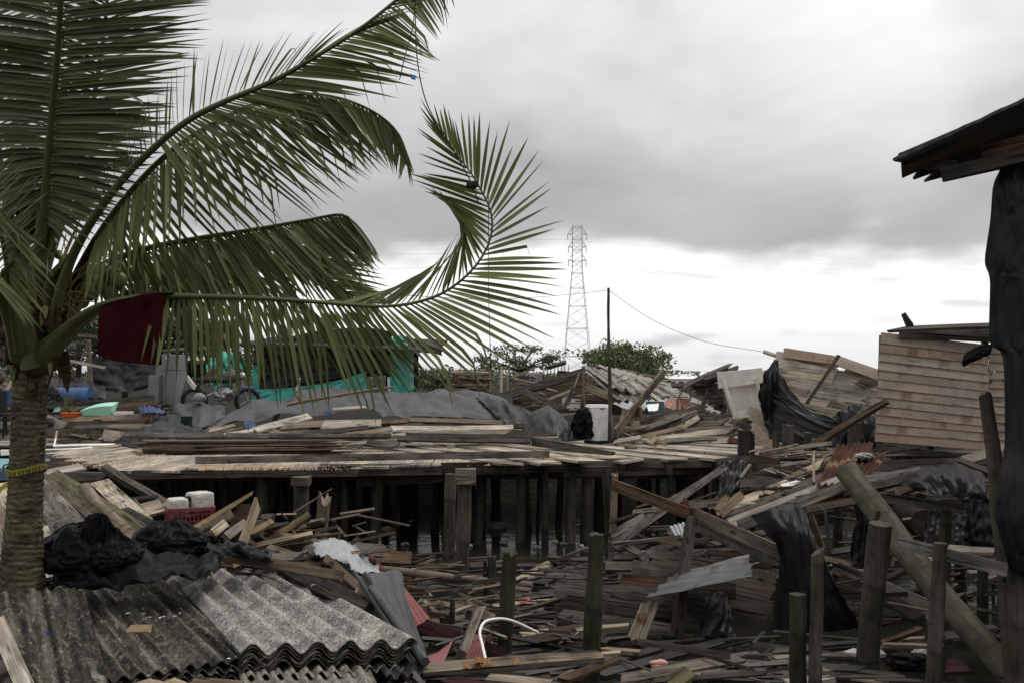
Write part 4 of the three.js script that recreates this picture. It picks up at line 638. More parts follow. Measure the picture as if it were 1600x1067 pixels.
{ // maroon cloth hung over the level frond
  const t = thing('towel', 'dark maroon cloth hanging over the level palm frond', 'cloth');
  obj('cloth', drapeGeo([[[157, 478, 5.93], [182, 470, 5.88], [208, 464, 5.84], [235, 460, 5.8], [256, 458, 5.78]], [[155, 500, 5.9], [180, 496, 5.86], [207, 492, 5.83], [232, 490, 5.8], [254, 488, 5.78]], [[151, 530, 5.88], [178, 530, 5.84], [206, 531, 5.82], [230, 531, 5.79], [253, 530, 5.77]], [[147, 553, 5.88], [168, 561, 5.84], [195, 566, 5.82], [226, 569, 5.79], [251, 570, 5.77]]], { nu: 50, nv: 40, amp: 0.012, fu: 2, fv: 1.2, hang: 0.018, folds: 3, seed: 4 }), M.maroon, t);
  obj('fold', drapeGeo([[[157, 478, 5.93], [182, 470, 5.88], [208, 464, 5.84], [235, 459, 5.8], [262, 458, 5.76]], [[170, 474, 6.02], [190, 468, 5.97], [214, 461, 5.93], [240, 456, 5.88], [272, 458, 5.82]], [[185, 480, 6.05], [205, 474, 6.0], [230, 470, 5.96], [262, 468, 5.9], [290, 466, 5.86]], [[188, 490, 6.06], [210, 488, 6.02], [235, 484, 5.97], [268, 482, 5.91], [290, 482, 5.88]]], { nu: 30, nv: 20, amp: 0.006, seed: 8 }), M.maroon, t);
}
// kite string and scraps caught in the fronds
tag(obj('kite_string', tubeGeo([P(648, -10, 5.7), P(652, 95, 5.7), P(668, 165, 5.65), P(700, 220, 5.6), P(738, 290, 5.58), P(748, 320, 5.57)], 0.0035, 40, 5), M.cord), 'dark string running from the diagonal frond down to the curled frond', 'string');
tag(obj('kite_string', tubeGeo([P(624, 125, 5.62), P(632, 90, 5.6), P(645, 40, 5.6), P(648, 0, 5.6)], 0.003, 24, 5), M.cord), 'black cord tangled under the tip of the diagonal frond', 'string');
tag(obj('kite_scrap', drapeGeo([[[640, 116, 5.6], [650, 118, 5.6]], [[643, 124, 5.6], [649, 125, 5.58]]], { nu: 8, nv: 6, amp: 0.008 }), M.skyBlue), 'small blue kite scrap on the string beside the frond tip', 'kite');
tag(obj('kite_scrap', drapeGeo([[[604, 74, 5.62], [613, 75, 5.6]], [[608, 86, 5.62], [616, 87, 5.58]]], { nu: 8, nv: 6, amp: 0.008 }), mat(0.12, 0.42, 0.5)), 'small pale blue kite scrap among the diagonal frond leaflets', 'kite');
tag(obj('knot', lumpGeo(P(739, 290, 5.57), 0.03, 0.022, 0.02, { seed: 4, detail: 5, amp: 0.4 }), M.cord), 'black knot of string tied round the curled frond end', 'knot');

// ---------------------------------------------------------------- the stilt house at the right edge
{
  const t = thing('stilt_house', 'stilt house with black plastic walls and overhanging plank roof at the right edge', 'house'), r = rng(7);
  const A = P(1395, 248, 6.5), B = P(1650, 130, 6.1), C = P(1475, 262, 7.6), D = P(1720, 200, 7.9);
  obj('roof_sheet', corrGeo(A, B, C, D, 5, 0.002, { t: 0.02, rag: 0.012, seed: 2 }), M.tinDark, t);
  const pl = (a, b, w, th, roll, kind, name) => obj(name, boardGeo(P(...a), P(...b), w, th, roll, r, { rag: 0.04, bow: 0.002 }), pick(kind, r), t);
  for (let i = 0; i < 3; i++) { const s = (i + 0.5) / 3, a = A.clone().lerp(C, s), b = B.clone().lerp(D, s); a.y -= 0.035; b.y -= 0.035; obj('roof_board', boardGeo(a, b, 0.37, 0.02, -14, r, { rag: 0.03 }), pick('dark', r), t); }
  pl([1408, 250, 6.75], [1640, 172, 6.6], 0.09, 0.04, 90, 'dark', 'fascia');
  pl([1416, 252, 7.0], [1492, 260, 7.1], 0.075, 0.05, 90, 'grey', 'rafter');
  pl([1472, 274, 6.6], [1640, 236, 6.3], 0.085, 0.09, 90, 'dark', 'beam');
  pl([1535, 244, 6.65], [1660, 212, 6.4], 0.13, 0.04, 90, 'brown', 'beam');
  pl([1490, 250, 7.3], [1660, 215, 7.2], 0.12, 0.05, 90, 'dark', 'rafter');
  for (const [x0, x1, z] of [[1575, 1592, 6.62], [1660, 1668, 6.7], [1720, 1726, 8.6], [1585, 1600, 8.8]]) obj('post', poleGeo([P(x1, 1100, z).setY(-0.6), P((x0 + x1) / 2, 620, z), P(x0, 262, z)], [0.06, 0.055, 0.05], { rough: 0.15, seed: x0, uw: 0.6 }), M.pole, t);
  obj('plastic_wall', drapeGeo([
    [[1566, 262, 6.55], [1585, 258, 6.5], [1620, 254, 6.45], [1720, 245, 6.4]], [[1553, 292, 6.55], [1582, 300, 6.48], [1620, 305, 6.42], [1720, 305, 6.4]],
    [[1548, 345, 6.56], [1578, 350, 6.5], [1620, 350, 6.42], [1720, 350, 6.4]], [[1540, 408, 6.58], [1572, 410, 6.5], [1620, 410, 6.42], [1720, 410, 6.4]],
    [[1548, 440, 6.56], [1575, 445, 6.5], [1620, 445, 6.42], [1720, 445, 6.4]], [[1547, 532, 6.56], [1578, 530, 6.5], [1620, 530, 6.42], [1720, 530, 6.4]],
    [[1568, 562, 6.52], [1588, 570, 6.48], [1620, 570, 6.42], [1720, 570, 6.4]], [[1570, 690, 6.5], [1588, 690, 6.45], [1620, 690, 6.4], [1720, 690, 6.4]],
    [[1561, 745, 6.46], [1585, 750, 6.38], [1620, 750, 6.35], [1720, 750, 6.4]], [[1558, 812, 6.44], [1582, 815, 6.36], [1620, 815, 6.33], [1720, 815, 6.4]],
    [[1572, 862, 6.44], [1588, 866, 6.38], [1620, 868, 6.35], [1720, 870, 6.4]], [[1580, 890, 6.46], [1592, 898, 6.42], [1620, 905, 6.4], [1720, 905, 6.4]]],
    { nu: 70, nv: 140, amp: 0.017, fu: 3.5, fv: 7, hang: 0.004, folds: 2.3, seed: 6 }), M.blackSoft, t);
  obj('plastic_wall', drapeGeo([[[1720, 245, 6.4], [1735, 262, 8.0], [1640, 290, 9]], [[1720, 580, 6.4], [1735, 580, 8.0], [1640, 580, 9]], [[1720, 905, 6.4], [1735, 860, 8.0], [1640, 830, 9]]], { nu: 30, nv: 40, amp: 0.03, hang: 0.03, seed: 12 }), M.blackSoft, t);
  obj('torn_flap', drapeGeo([[[1551, 537, 6.5], [1530, 541, 6.45], [1512, 550, 6.42], [1505, 558, 6.42]], [[1551, 546, 6.48], [1530, 552, 6.43], [1514, 560, 6.4], [1504, 568, 6.4]], [[1548, 553, 6.5], [1532, 562, 6.46], [1516, 568, 6.44], [1506, 573, 6.44]]], { nu: 20, nv: 14, amp: 0.012, seed: 3 }), M.black, t);
  obj('floor_beam', boardGeo(P(1568, 893, 6.7), P(1720, 925, 6.6), 0.12, 0.06, 90, r), pick('dark', r), t);
  for (let i = 0; i < 6; i++) obj('floor_board', boardGeo(P(1575, 880, 6.8 + i * 0.35), P(1760, 890, 6.8 + i * 0.35), 0.3, 0.03, 0, r), pick('dark', r), t);
}

// ---------------------------------------------------------------- walls of collapsed houses
const RW = rng(19);
function cladWall(name, label, cat, rows, kind, o = {}) { // rows: [left x, y, z, right x, y, z, width m]; every board overlaps the one below
  const t = thing(name, label, cat, o.group);
  rows.forEach(([x0, y0, z0, x1, y1, z1, w, k]) => obj('board', boardGeo(P(x0, y0, z0), P(x1, y1, z1), w, o.th ?? 0.02, 90 - (o.tilt ?? 9), RW, { rag: o.rag ?? 0.06, bow: o.bow ?? 0.002, twist: 0.02, seg: o.seg, taper: 1 }), pick(k ?? kind, RW), t));
  return t;
}
{ // pale clapboard wall, tilted
  const rows = [], n = 12;
  const yl = (s) => lerp(521, 688, s), yr = (s) => lerp(541, 706, s);
  for (let i = 0; i < n; i++) { const s = (i + 0.5) / n, tp = lerp(0, 1, s); rows.push([lerp(1377, 1368, tp), yl(s), 13 - 0.004 * i, lerp(1543, 1546, tp) + RW() * 3, yr(s) - (i > 8 ? 4 : 0), 12.7 - 0.004 * i, 0.142]); }
  const t = cladWall('clapboard_wall', 'clean tan clapboard house wall tilted beside the black plastic stilt house', 'wall', rows, 'clad', { tilt: 13, th: 0.026 });
  for (let i = 0; i < 13; i++) { const y = 545 + i * 13.4; obj('board', boardGeo(P(1546, y, 12.75), P(1640, y + 6, 12.6), 0.118, 0.026, 77, RW, { bow: 0.001, twist: 0.02 }), pick(i % 3 ? 'clad' : 'pale', RW), t); }
  for (const x of [1380, 1460, 1540]) obj('stud', boardGeo(P(x, 524, 13.1), P(x - 6, 720, 13.15), 0.07, 0.07, 0, RW), pick('dark', RW), t);
  obj('sill_beam', boardGeo(P(1370, 697, 12.95), P(1575, 722, 12.6), 0.08, 0.06, 90, RW), pick('dark', RW), t);
  obj('wall_plate', boardGeo(P(1405, 523, 12.9), P(1600, 534, 12.6), 0.07, 0.06, 90, RW), pick('dark', RW), t);
  for (const x of [1376, 1440, 1505, 1560]) obj('post', poleGeo([P(x, 700, 13.2).setY(-0.6), P(x, 705, 13.2)], 0.06, { rough: 0.2, seed: x }), M.poleDark, t);
}
plank([1398, 515, 13.2], [1580, 508, 12.4], 0.5, 0.035, 8, 'dark', 'dark roof board left on top of the clean clapboard wall', { rag: 0.2 });
plank([1412, 524, 13.4], [1600, 520, 12.8], 0.16, 0.05, 60, 'dark', 'narrow dark rafter under the roof board of the clean clapboard wall');
plank([1412, 490, 13.2], [1424, 512, 13.2], 0.055, 0.03, 90, 'dark', 'short broken stick poking up above the clean clapboard wall', { point: 0.8, taper: 1.8 });
{ // bulging grey wall: boards fan over, higher courses lean back
  const rows = [], n = 10;
  for (let i = 0; i < n; i++) { const s = i / (n - 1), zz = 15.4 - 0.55 * Math.sin(s * 1.5); const x0 = lerp(1213, 1205, s) - (s > 0.3 ? 0 : 0), y0 = lerp(556, 668, s), x1 = lerp(1378, 1372, s), y1 = lerp(585, 690, s); const cut = 0.3 + 0.4 * RW(), xm = lerp(x0, x1, cut), ym = lerp(y0, y1, cut) - 1; rows.push([x0, y0, zz, xm, ym, zz - 0.1, 0.155, i > 5 ? 'clad' : 'pale'], [xm - 3, ym + 1, zz - 0.06, x1, y1 + (RW() - 0.5) * 5, zz - 0.2, 0.15, i > 4 && RW() < 0.5 ? 'tan' : 'pale']); }
  const t = cladWall('plank_wall', 'bulging weathered plank wall with a black tarpaulin slung across it', 'wall', rows, 'pale', { tilt: 16, bow: 0.008, rag: 0.16, th: 0.022 });
  const b = (a, c, w, th, roll, k) => obj('board', boardGeo(P(...a), P(...c), w, th, roll, RW, { rag: 0.2, bow: 0.006 }), pick(k, RW), t);
  b([1193, 549, 15.5], [1262, 572, 15.3], 0.055, 0.03, 60, 'pale'); b([1225, 551, 15.4], [1318, 565, 15.2], 0.16, 0.025, 65, 'clad'); b([1306, 562, 15.2], [1374, 586, 15.1], 0.17, 0.025, 65, 'clad');
  b([1311, 556, 14.95], [1260, 632, 14.6], 0.075, 0.05, 40, 'dark'); b([1340, 590, 15.0], [1372, 606, 15.0], 0.2, 0.03, 75, 'grey'); b([1352, 620, 14.9], [1366, 634, 14.9], 0.12, 0.04, 70, 'grey');
  for (let i = 0; i < 6; i++) b([1170 + i * 2, 640 + i * 9, 15 - i * 0.1], [1203 + i * 3, 652 + i * 9, 14.9 - i * 0.1], 0.13, 0.02, 75, 'clad');
}
tag(obj('tarpaulin', drapeGeo([
  [[1210, 560, 14.85], [1221, 584, 14.7], [1238, 612, 14.55], [1270, 641, 14.45], [1312, 654, 14.3], [1376, 644, 14.5]],
  [[1191, 600, 14.8], [1214, 610, 14.6], [1242, 634, 14.45], [1276, 654, 14.35], [1316, 662, 14.25], [1376, 652, 14.45]],
  [[1192, 622, 14.7], [1222, 630, 14.5], [1252, 648, 14.35], [1288, 664, 14.25], [1322, 668, 14.2], [1376, 660, 14.4]],
  [[1196, 650, 14.6], [1224, 660, 14.4], [1256, 676, 14.25], [1294, 688, 14.15], [1326, 688, 14.1], [1374, 684, 14.3]],
  [[1202, 684, 14.5], [1230, 692, 14.3], [1262, 702, 14.15], [1300, 706, 14.05], [1332, 704, 14.0], [1372, 704, 14.2]]], { nu: 80, nv: 50, amp: 0.03, fu: 2.2, fv: 9, seed: 14, hang: 0.0, edge: 0.05 }), M.blackSoft), 'black plastic tarpaulin slung across the bulging plank wall', 'tarpaulin');
tag(obj('tarpaulin', drapeGeo([[[1188, 600, 14.78], [1204, 578, 14.82], [1216, 562, 14.84]], [[1186, 620, 14.7], [1200, 610, 14.6], [1218, 596, 14.62]], [[1190, 640, 14.65], [1200, 640, 14.55], [1212, 640, 14.6]], [[1200, 668, 14.6], [1206, 664, 14.5], [1212, 668, 14.55]]], { nu: 24, nv: 40, amp: 0.04, fu: 4, fv: 3, hang: 0.05, folds: 3, seed: 21 }), M.black), 'gathered black plastic hanging down the left end of the bulging plank wall', 'tarpaulin');
tag(obj('tarpaulin', drapeGeo([[[1302, 650, 14.3], [1322, 636, 14.2], [1338, 630, 14.2], [1356, 640, 14.3], [1376, 644, 14.4]], [[1308, 670, 14.1], [1326, 662, 14.0], [1340, 658, 14.0], [1358, 664, 14.1], [1378, 668, 14.2]], [[1306, 700, 14.0], [1326, 700, 13.9], [1342, 698, 13.9], [1360, 702, 14.0], [1380, 704, 14.1]]], { nu: 40, nv: 30, amp: 0.05, fu: 7, fv: 2, hang: 0.04, folds: 5, seed: 23 }), M.blackSoft), 'black plastic peaked over a prop between the bulging wall and the clean clapboard wall', 'tarpaulin');
tag(obj('tarpaulin', drapeGeo([[[1390, 702, 13.0], [1430, 700, 13.0], [1470, 706, 12.9], [1500, 712, 12.8]], [[1392, 716, 12.7], [1430, 716, 12.7], [1470, 720, 12.6], [1500, 722, 12.6]]], { nu: 50, nv: 12, amp: 0.04, fu: 10, fv: 1, hang: 0.04, folds: 9, seed: 25 }), M.black), 'ruffled black plastic below the clean clapboard wall', 'tarpaulin');
{ // white partition with a recessed panel
  const t = thing('partition', 'off-white partition wall with a recessed square panel leaning beside the bulging wall', 'wall');
  const q = (a, b, c, d, m, th = 0.04) => { const g = drapeGeo([[a, b], [c, d]], { nu: 6, nv: 6, amp: 0.0 }); const back = g.clone(); back.translate(0, 0, -th); return [g, back]; };
  const Pz = 16;
  const bar = (a, b, w) => obj('frame', boardGeo(P(...a), P(...b), w, 0.045, 90, RW, { rag: 0.02, bow: 0.001 }), M.panel, t);
  obj('panel', boardGeo(P(1142, 622, Pz + 0.06), P(1186, 617, Pz + 0.06), 0.62, 0.02, 90, RW, { rag: 0.01 }), M.panel, t);
  bar([1128, 588, Pz], [1150, 652, Pz], 0.17); bar([1179, 590, Pz], [1196, 640, Pz], 0.19); bar([1122, 594, Pz - 0.03], [1192, 586, Pz - 0.03], 0.26); bar([1146, 648, Pz - 0.03], [1196, 642, Pz - 0.03], 0.12);
  bar([1194, 578, Pz + 0.2], [1208, 620, Pz + 0.2], 0.26); bar([1172, 584, Pz + 0.1], [1176, 604, Pz + 0.1], 0.2);
}
{ // grey shack leaning in front of the partition
  const rows = []; for (let i = 0; i < 6; i++) rows.push([1078 + i * 10, 606 + i * 7, 17.4, 1127 + i * 2, 589 + i * 12, 17.0, 0.12, 'grey']);
  const t = cladWall('shack_gable', 'dark grey leaning shack gable left of the off-white partition', 'shack', rows, 'grey', { tilt: 4 });
  obj('roof_board', boardGeo(P(1064, 606, 17.1), P(1140, 571, 16.8), 0.4, 0.03, 14, RW, { rag: 0.3 }), pick('dark', RW), t);
  obj('roof_board', boardGeo(P(1100, 592, 16.7), P(1154, 575, 16.6), 0.2, 0.03, 20, RW, { rag: 0.4 }), pick('dark', RW), t);
  obj('roof_board', boardGeo(P(1050, 602, 17.3), P(1112, 600, 17.2), 0.3, 0.03, 10, RW), pick('dark', RW), t);
  for (const x of [1096, 1118]) obj('stud', boardGeo(P(x, 640, 17.2), P(x + 14, 600, 17.2), 0.07, 0.05, 0, RW), pick('grey', RW), t);
}
// ---------------------------------------------------------------- collapsed corrugated roofs and gable in the middle
{
  const t = thing('collapsed_shack', 'collapsed shack with a brown plank gable and broken grey roof edge', 'shack');
  const b = (a, c, w, th, roll, k, n = 'board') => obj(n, boardGeo(P(...a), P(...c), w, th, roll, RW, { rag: 0.2, bow: 0.004 }), pick(k, RW), t);
  b([800, 632, 19.2], [972, 640, 19.2], 0.22, 0.02, 86, 'brown'); b([812, 618, 19.3], [966, 626, 19.3], 0.22, 0.02, 86, 'tan'); b([830, 606, 19.4], [950, 611, 19.4], 0.2, 0.02, 86, 'brown'); b([852, 594, 19.5], [930, 598, 19.5], 0.18, 0.02, 86, 'tan'); b([872, 584, 19.5], [915, 588, 19.5], 0.14, 0.02, 86, 'brown');
  b([790, 616, 18.6], [914, 577, 18.9], 0.085, 0.05, 80, 'grey', 'barge_board'); b([800, 618, 18.9], [900, 588, 19.1], 0.09, 0.04, 60, 'dark', 'rafter');
  b([912, 572, 18.5], [912, 637, 18.4], 0.06, 0.06, 0, 'grey', 'post'); b([818, 611, 18.4], [878, 637, 18.2], 0.10, 0.05, 85, 'grey', 'brace'); b([905, 582, 18.3], [889, 632, 18.2], 0.17, 0.02, 90, 'pale', 'board'); b([898, 600, 18.25], [880, 640, 18.1], 0.09, 0.02, 80, 'grey', 'board');
  b([915, 603, 18.8], [968, 626, 18.8], 0.16, 0.03, 85, 'fresh'); b([880, 600, 18.7], [925, 620, 18.6], 0.02, 0.02, 0, 'grey', 'stick'); b([893, 611, 18.6], [925, 598, 18.5], 0.02, 0.02, 0, 'tan', 'stick'); b([850, 645, 18.3], [905, 600, 18.3], 0.02, 0.02, 0, 'grey', 'stick');
  obj('wall_panel', boardGeo(P(878, 628, 18.9), P(906, 632, 18.9), 0.2, 0.02, 88, RW), M.offWhite, t);
}
{
  const mk = (A, B, C, D, n, m, label, o) => tag(obj('roof_sheet', corrGeo(P(...A), P(...B), P(...C), P(...D), n, 0.022, { nv: 6, rag: 0.03, warp: 0.05, ...o }), m), label, 'roof sheet');
  mk([912, 571, 20.5], [1010, 588, 22], [958, 606, 18.6], [1075, 622, 20], 8, M.asbPale, 'uppermost pale corrugated sheet of the collapsed roof beside the thin pole', { seed: 3 });
  mk([935, 570, 21], [1030, 592, 22.5], [1000, 610, 19.2], [1110, 634, 20], 8, M.asbGrey, 'grey corrugated sheet slipped behind the uppermost pale roof sheet', { seed: 5 });
  mk([914, 580, 20], [950, 586, 20.5], [965, 624, 18.4], [1010, 630, 18.6], 4, M.asbPale, 'pale broken roof sheet hanging lowest left of the thin pole', { seed: 7 });
  mk([1000, 598, 20.5], [1068, 612, 21], [1068, 634, 18.2], [1136, 648, 18.6], 6, M.asbGrey, 'grey corrugated sheet lying lowest at the right of the collapsed roof', { seed: 9 });
  for (let i = 0; i < 8; i++) plank([920 + i * 18, 574 + i * 5, 20.4], [975 + i * 19, 612 + i * 4.5, 18.5], 0.07, 0.04, 30, i % 2 ? 'pale' : 'grey', 'grey purlin among the slipped sheets of the collapsed roof', { group: 'purlins of the collapsed roof' });
  plank([930, 572, 21.4], [1046, 594, 22.4], 0.14, 0.04, 30, 'dark', 'dark ridge board behind the top of the collapsed corrugated roof');
  tag(obj('metal_sheet', corrGeo(P(958, 630, 17.6), P(1062, 622, 18.2), P(980, 640, 16.6), P(1066, 634, 17.4), 9, 0.02, { nv: 5, crush: 0.06, rag: 0.05 }), M.tinWhite), 'bright crumpled metal sheet over the blue drum', 'metal sheet');
  tag(obj('paper', drapeGeo([[[1010, 632, 16.4], [1030, 630, 16.6]], [[1013, 642, 16.2], [1028, 641, 16.3]]], { nu: 8, nv: 8, amp: 0.02 }), M.white), 'small white sheet below the bright crumpled metal', 'sheet');
}
{ // blue drum
  const t = thing('drum', 'blue-grey plastic drum under the bright crumpled metal sheet', 'drum'), c = P(1024, 645, 17);
  obj('body', (() => { const g = new THREE.LatheGeometry([[0, -0.2], [0.145, -0.2], [0.155, -0.18], [0.158, -0.02], [0.163, 0], [0.158, 0.02], [0.155, 0.17], [0.15, 0.19], [0, 0.19]].map(([x, y]) => new THREE.Vector2(x, y)), 24); g.translate(c.x, c.y, c.z); return g; })(), M.blueGrey, t);
  obj('rim', (() => { const g = new THREE.TorusGeometry(0.152, 0.008, 6, 28); g.rotateX(Math.PI / 2); g.translate(c.x, c.y + 0.19, c.z); return g; })(), M.blueGrey, t);
}
tag(obj('cloth', drapeGeo([[[1040, 624, 17.2], [1056, 622, 17.2], [1080, 622, 17.4]], [[1038, 636, 17.0], [1058, 640, 17.0], [1080, 636, 17.2]]], { nu: 30, nv: 16, amp: 0.03, hang: 0.02, seed: 5 }), M.salmon), 'pinkish cloth beside the blue-grey drum', 'cloth');
tag(obj('bent_frame', tubeGeo([P(1058, 640, 16.7), P(1062, 618, 16.7), P(1072, 608, 16.7), P(1080, 606, 16.7), P(1078, 622, 16.7), P(1066, 634, 16.6), P(1070, 646, 16.6)], 0.013, 50, 6), M.rustSteel), 'bent dark metal tube frame standing in front of the pinkish cloth', 'metal frame');
{ // white washing machine with a dark foot
  const t = thing('washing_machine', 'white washing machine standing on the boardwalk beside the thin pole', 'washing machine'), z = 16.2, k = z / F, c = P(934, 660, z);
  const W = 37 * k, H = 50 * k;
  obj('body', soft(new THREE.BoxGeometry(W, H, W, 8, 8, 8), (v) => { const r = 0.06, q = V(clamp(v.x, -W / 2 + r, W / 2 - r), v.y, clamp(v.z, -W / 2 + r, W / 2 - r)), d = V(v.x - q.x, 0, v.z - q.z); if (d.length() > 0) d.setLength(r); return q.add(d).multiply(V(1 - 0.06 * (v.y / H), 1, 1)); }).rotateY(0.35).translate(c.x, c.y - 0.02, c.z), M.offWhite, t);
  obj('lid', cylGeo(P(933, 634, z), 0.185, 0.2, 0.045, 24), M.offWhite, t);
  obj('rim', (() => { const g = new THREE.TorusGeometry(0.19, 0.012, 6, 30); g.rotateX(Math.PI / 2); const q = P(933, 638, z); g.translate(q.x, q.y, q.z); return g; })(), M.rubber, t);
  obj('foot', boxGeo(P(936, 689, z), W * 0.95, 0.08, W * 0.95, 0.35), M.rubber, t);
}
tag(obj('tarpaulin', drapeGeo([[[818, 668, 16.2], [830, 646, 16.5], [848, 637, 16.7], [866, 640, 16.6], [880, 652, 16.4]], [[828, 680, 15.9], [844, 662, 16.0], [860, 654, 16.0], [876, 660, 16.0], [890, 672, 16.0]], [[840, 688, 15.7], [855, 690, 15.6], [866, 690, 15.6], [878, 690, 15.7], [888, 688, 15.8]]], { nu: 40, nv: 30, amp: 0.05, fu: 2, fv: 2, seed: 31, hang: 0.02, folds: 3 }), M.tarpDark), 'dark grey tarpaulin draped over a lump left of the washing machine', 'tarpaulin');
tag(obj('plastic_sheet', lumpGeo(P(912, 668, 16), 0.17, 0.27, 0.16, { seed: 15, amp: 0.3, f: 2.6 }), M.black), 'crumpled black plastic leaning on the left side of the washing machine', 'plastic sheet');
post('wooden_pole', [[953, 690, 15.9], [953, 600, 15.9], [951, 520, 15.9], [951, 450, 15.9]], [0.036, 0.03, 0.026, 0.02], M.pole, 'tall thin wooden pole standing on the boardwalk and carrying a wire', { category: 'pole', rough: 0.3, seg: 20 });
tag(obj('wire', tubeGeo([P(951, 454, 15.9), P(860, 463, 14), P(760, 468, 12), P(640, 462, 10), P(520, 455, 9)], 0.0032, 60, 5), M.cord), 'sagging wire from the thin pole towards the palm', 'wire');
tag(obj('wire', tubeGeo([P(951, 454, 15.9), P(1020, 500, 15.9), P(1100, 533, 15.8), P(1195, 550, 15.5)], 0.0038, 50, 5), M.cord), 'sagging wire from the thin pole to the bulging plank wall', 'wire');
tag(obj('wire', tubeGeo([P(763, 300, 9), P(764, 480, 11), P(767, 575, 12)], 0.004, 30, 5), M.cord), 'thin cord hanging straight down behind the curled frond', 'wire');

// slat stack, uprights, broken walls behind
{
  const g = 'long thin tan slats stacked crosswise beyond the boardwalk, behind the sparse tree trunk side';
  for (let i = 0; i < 34; i++) { const y = 580 + i * 0.95 + RW() * 2, x0 = 704 + RW() * 14, x1 = 745 + RW() * 28; plank([x0, y, 21 + RW()], [x1, y + (RW() - 0.4) * 9, 20.4 + RW()], 0.05, 0.03, RW() * 40, i % 4 ? 'tan' : 'fresh', 'thin tan slat in the loose stack left of the broken red-brown wall', { group: 'thin tan slats in the stack left of the broken red-brown wall' }); }
  plank([768, 574, 20.6], [766, 614, 20.4], 0.13, 0.03, 90, 'tan', 'wide tan board standing upright beside the slat stack'); plank([784, 573, 20.6], [783, 614, 20.4], 0.07, 0.05, 90, 'fresh', 'narrow fresh post standing right of the slat stack'); plank([793, 577, 20.6], [793, 612, 20.4], 0.12, 0.03, 90, 'pale', 'pale board standing upright behind the narrow fresh post'); plank([807, 580, 20.6], [808, 614, 20.5], 0.1, 0.03, 90, 'tan', 'rightmost tan board standing upright beside the slat stack');
  for (let i = 0; i < 7; i++) plank([800, 582 + i * 5, 21], [824, 584 + i * 5, 21], 0.06, 0.02, 80, 'tan', 'short tan slat nailed between the uprights beside the slat stack', { group: 'short tan slats between the uprights' });
  const t = thing('broken_wall', 'broken red-brown wall with a ragged white top edge behind the brown gable', 'wall');
  for (let i = 0; i < 8; i++) { const x = 850 + i * 5.5; obj('board', boardGeo(P(x, 576 - (i % 3) * 2, 20.8), P(x - 2, 606, 20.6), 0.075, 0.02, 90, RW, { rag: 0.5 }), pick(i % 4 === 3 ? 'grey' : 'red', RW), t); obj('ragged_edge', boardGeo(P(x, 572 - (i % 3) * 2, 20.7), P(x, 579 + RW() * 4, 20.7), 0.075, 0.02, 90, RW, { rag: 0.8 }), M.offWhite, t); }
  plank([856, 574, 20.3], [884, 566, 20.4], 0.1, 0.06, 20, 'dark', 'dark rotten timber lying along the top of the broken red-brown wall', { rag: 0.6 });
  tag(obj('tin_sheet', corrGeo(P(826, 582, 21), P(848, 580, 21), P(826, 600, 20.8), P(848, 600, 20.8), 4, 0.01, {}), M.tin), 'small grey tin sheet standing left of the broken red-brown wall', 'metal sheet');
}
// leaning boards right of the pole, boxes
plank([1037, 581, 17.0], [986, 646, 16.2], 0.15, 0.04, 75, 'grey', 'long grey-brown board leaning steeply right of the thin pole', { rag: 0.08 });
plank([1004, 622, 16.4], [962, 676, 15.9], 0.19, 0.04, 70, 'tan', 'wide brown board leaning just right of the washing machine');
plank([982, 634, 16.3], [966, 672, 16.0], 0.16, 0.03, 75, 'tan', 'tan board wedged between the thin pole and the wide leaning board');
{
  const t = thing('wooden_box', 'open fresh-wood box on the heap right of the thin pole', 'box'), z = 16.2;
  for (const [a, b, w, k] of [[[983, 655, z], [996, 642, z + 0.2], 0.2, 'fresh'], [[996, 642, z + 0.2], [1003, 645, z], 0.2, 'tan'], [[983, 664, z - 0.1], [1000, 662, z - 0.1], 0.12, 'fresh']]) obj('side', boardGeo(P(...a), P(...b), w, 0.02, 90, RW), pick(k, RW), t);
}
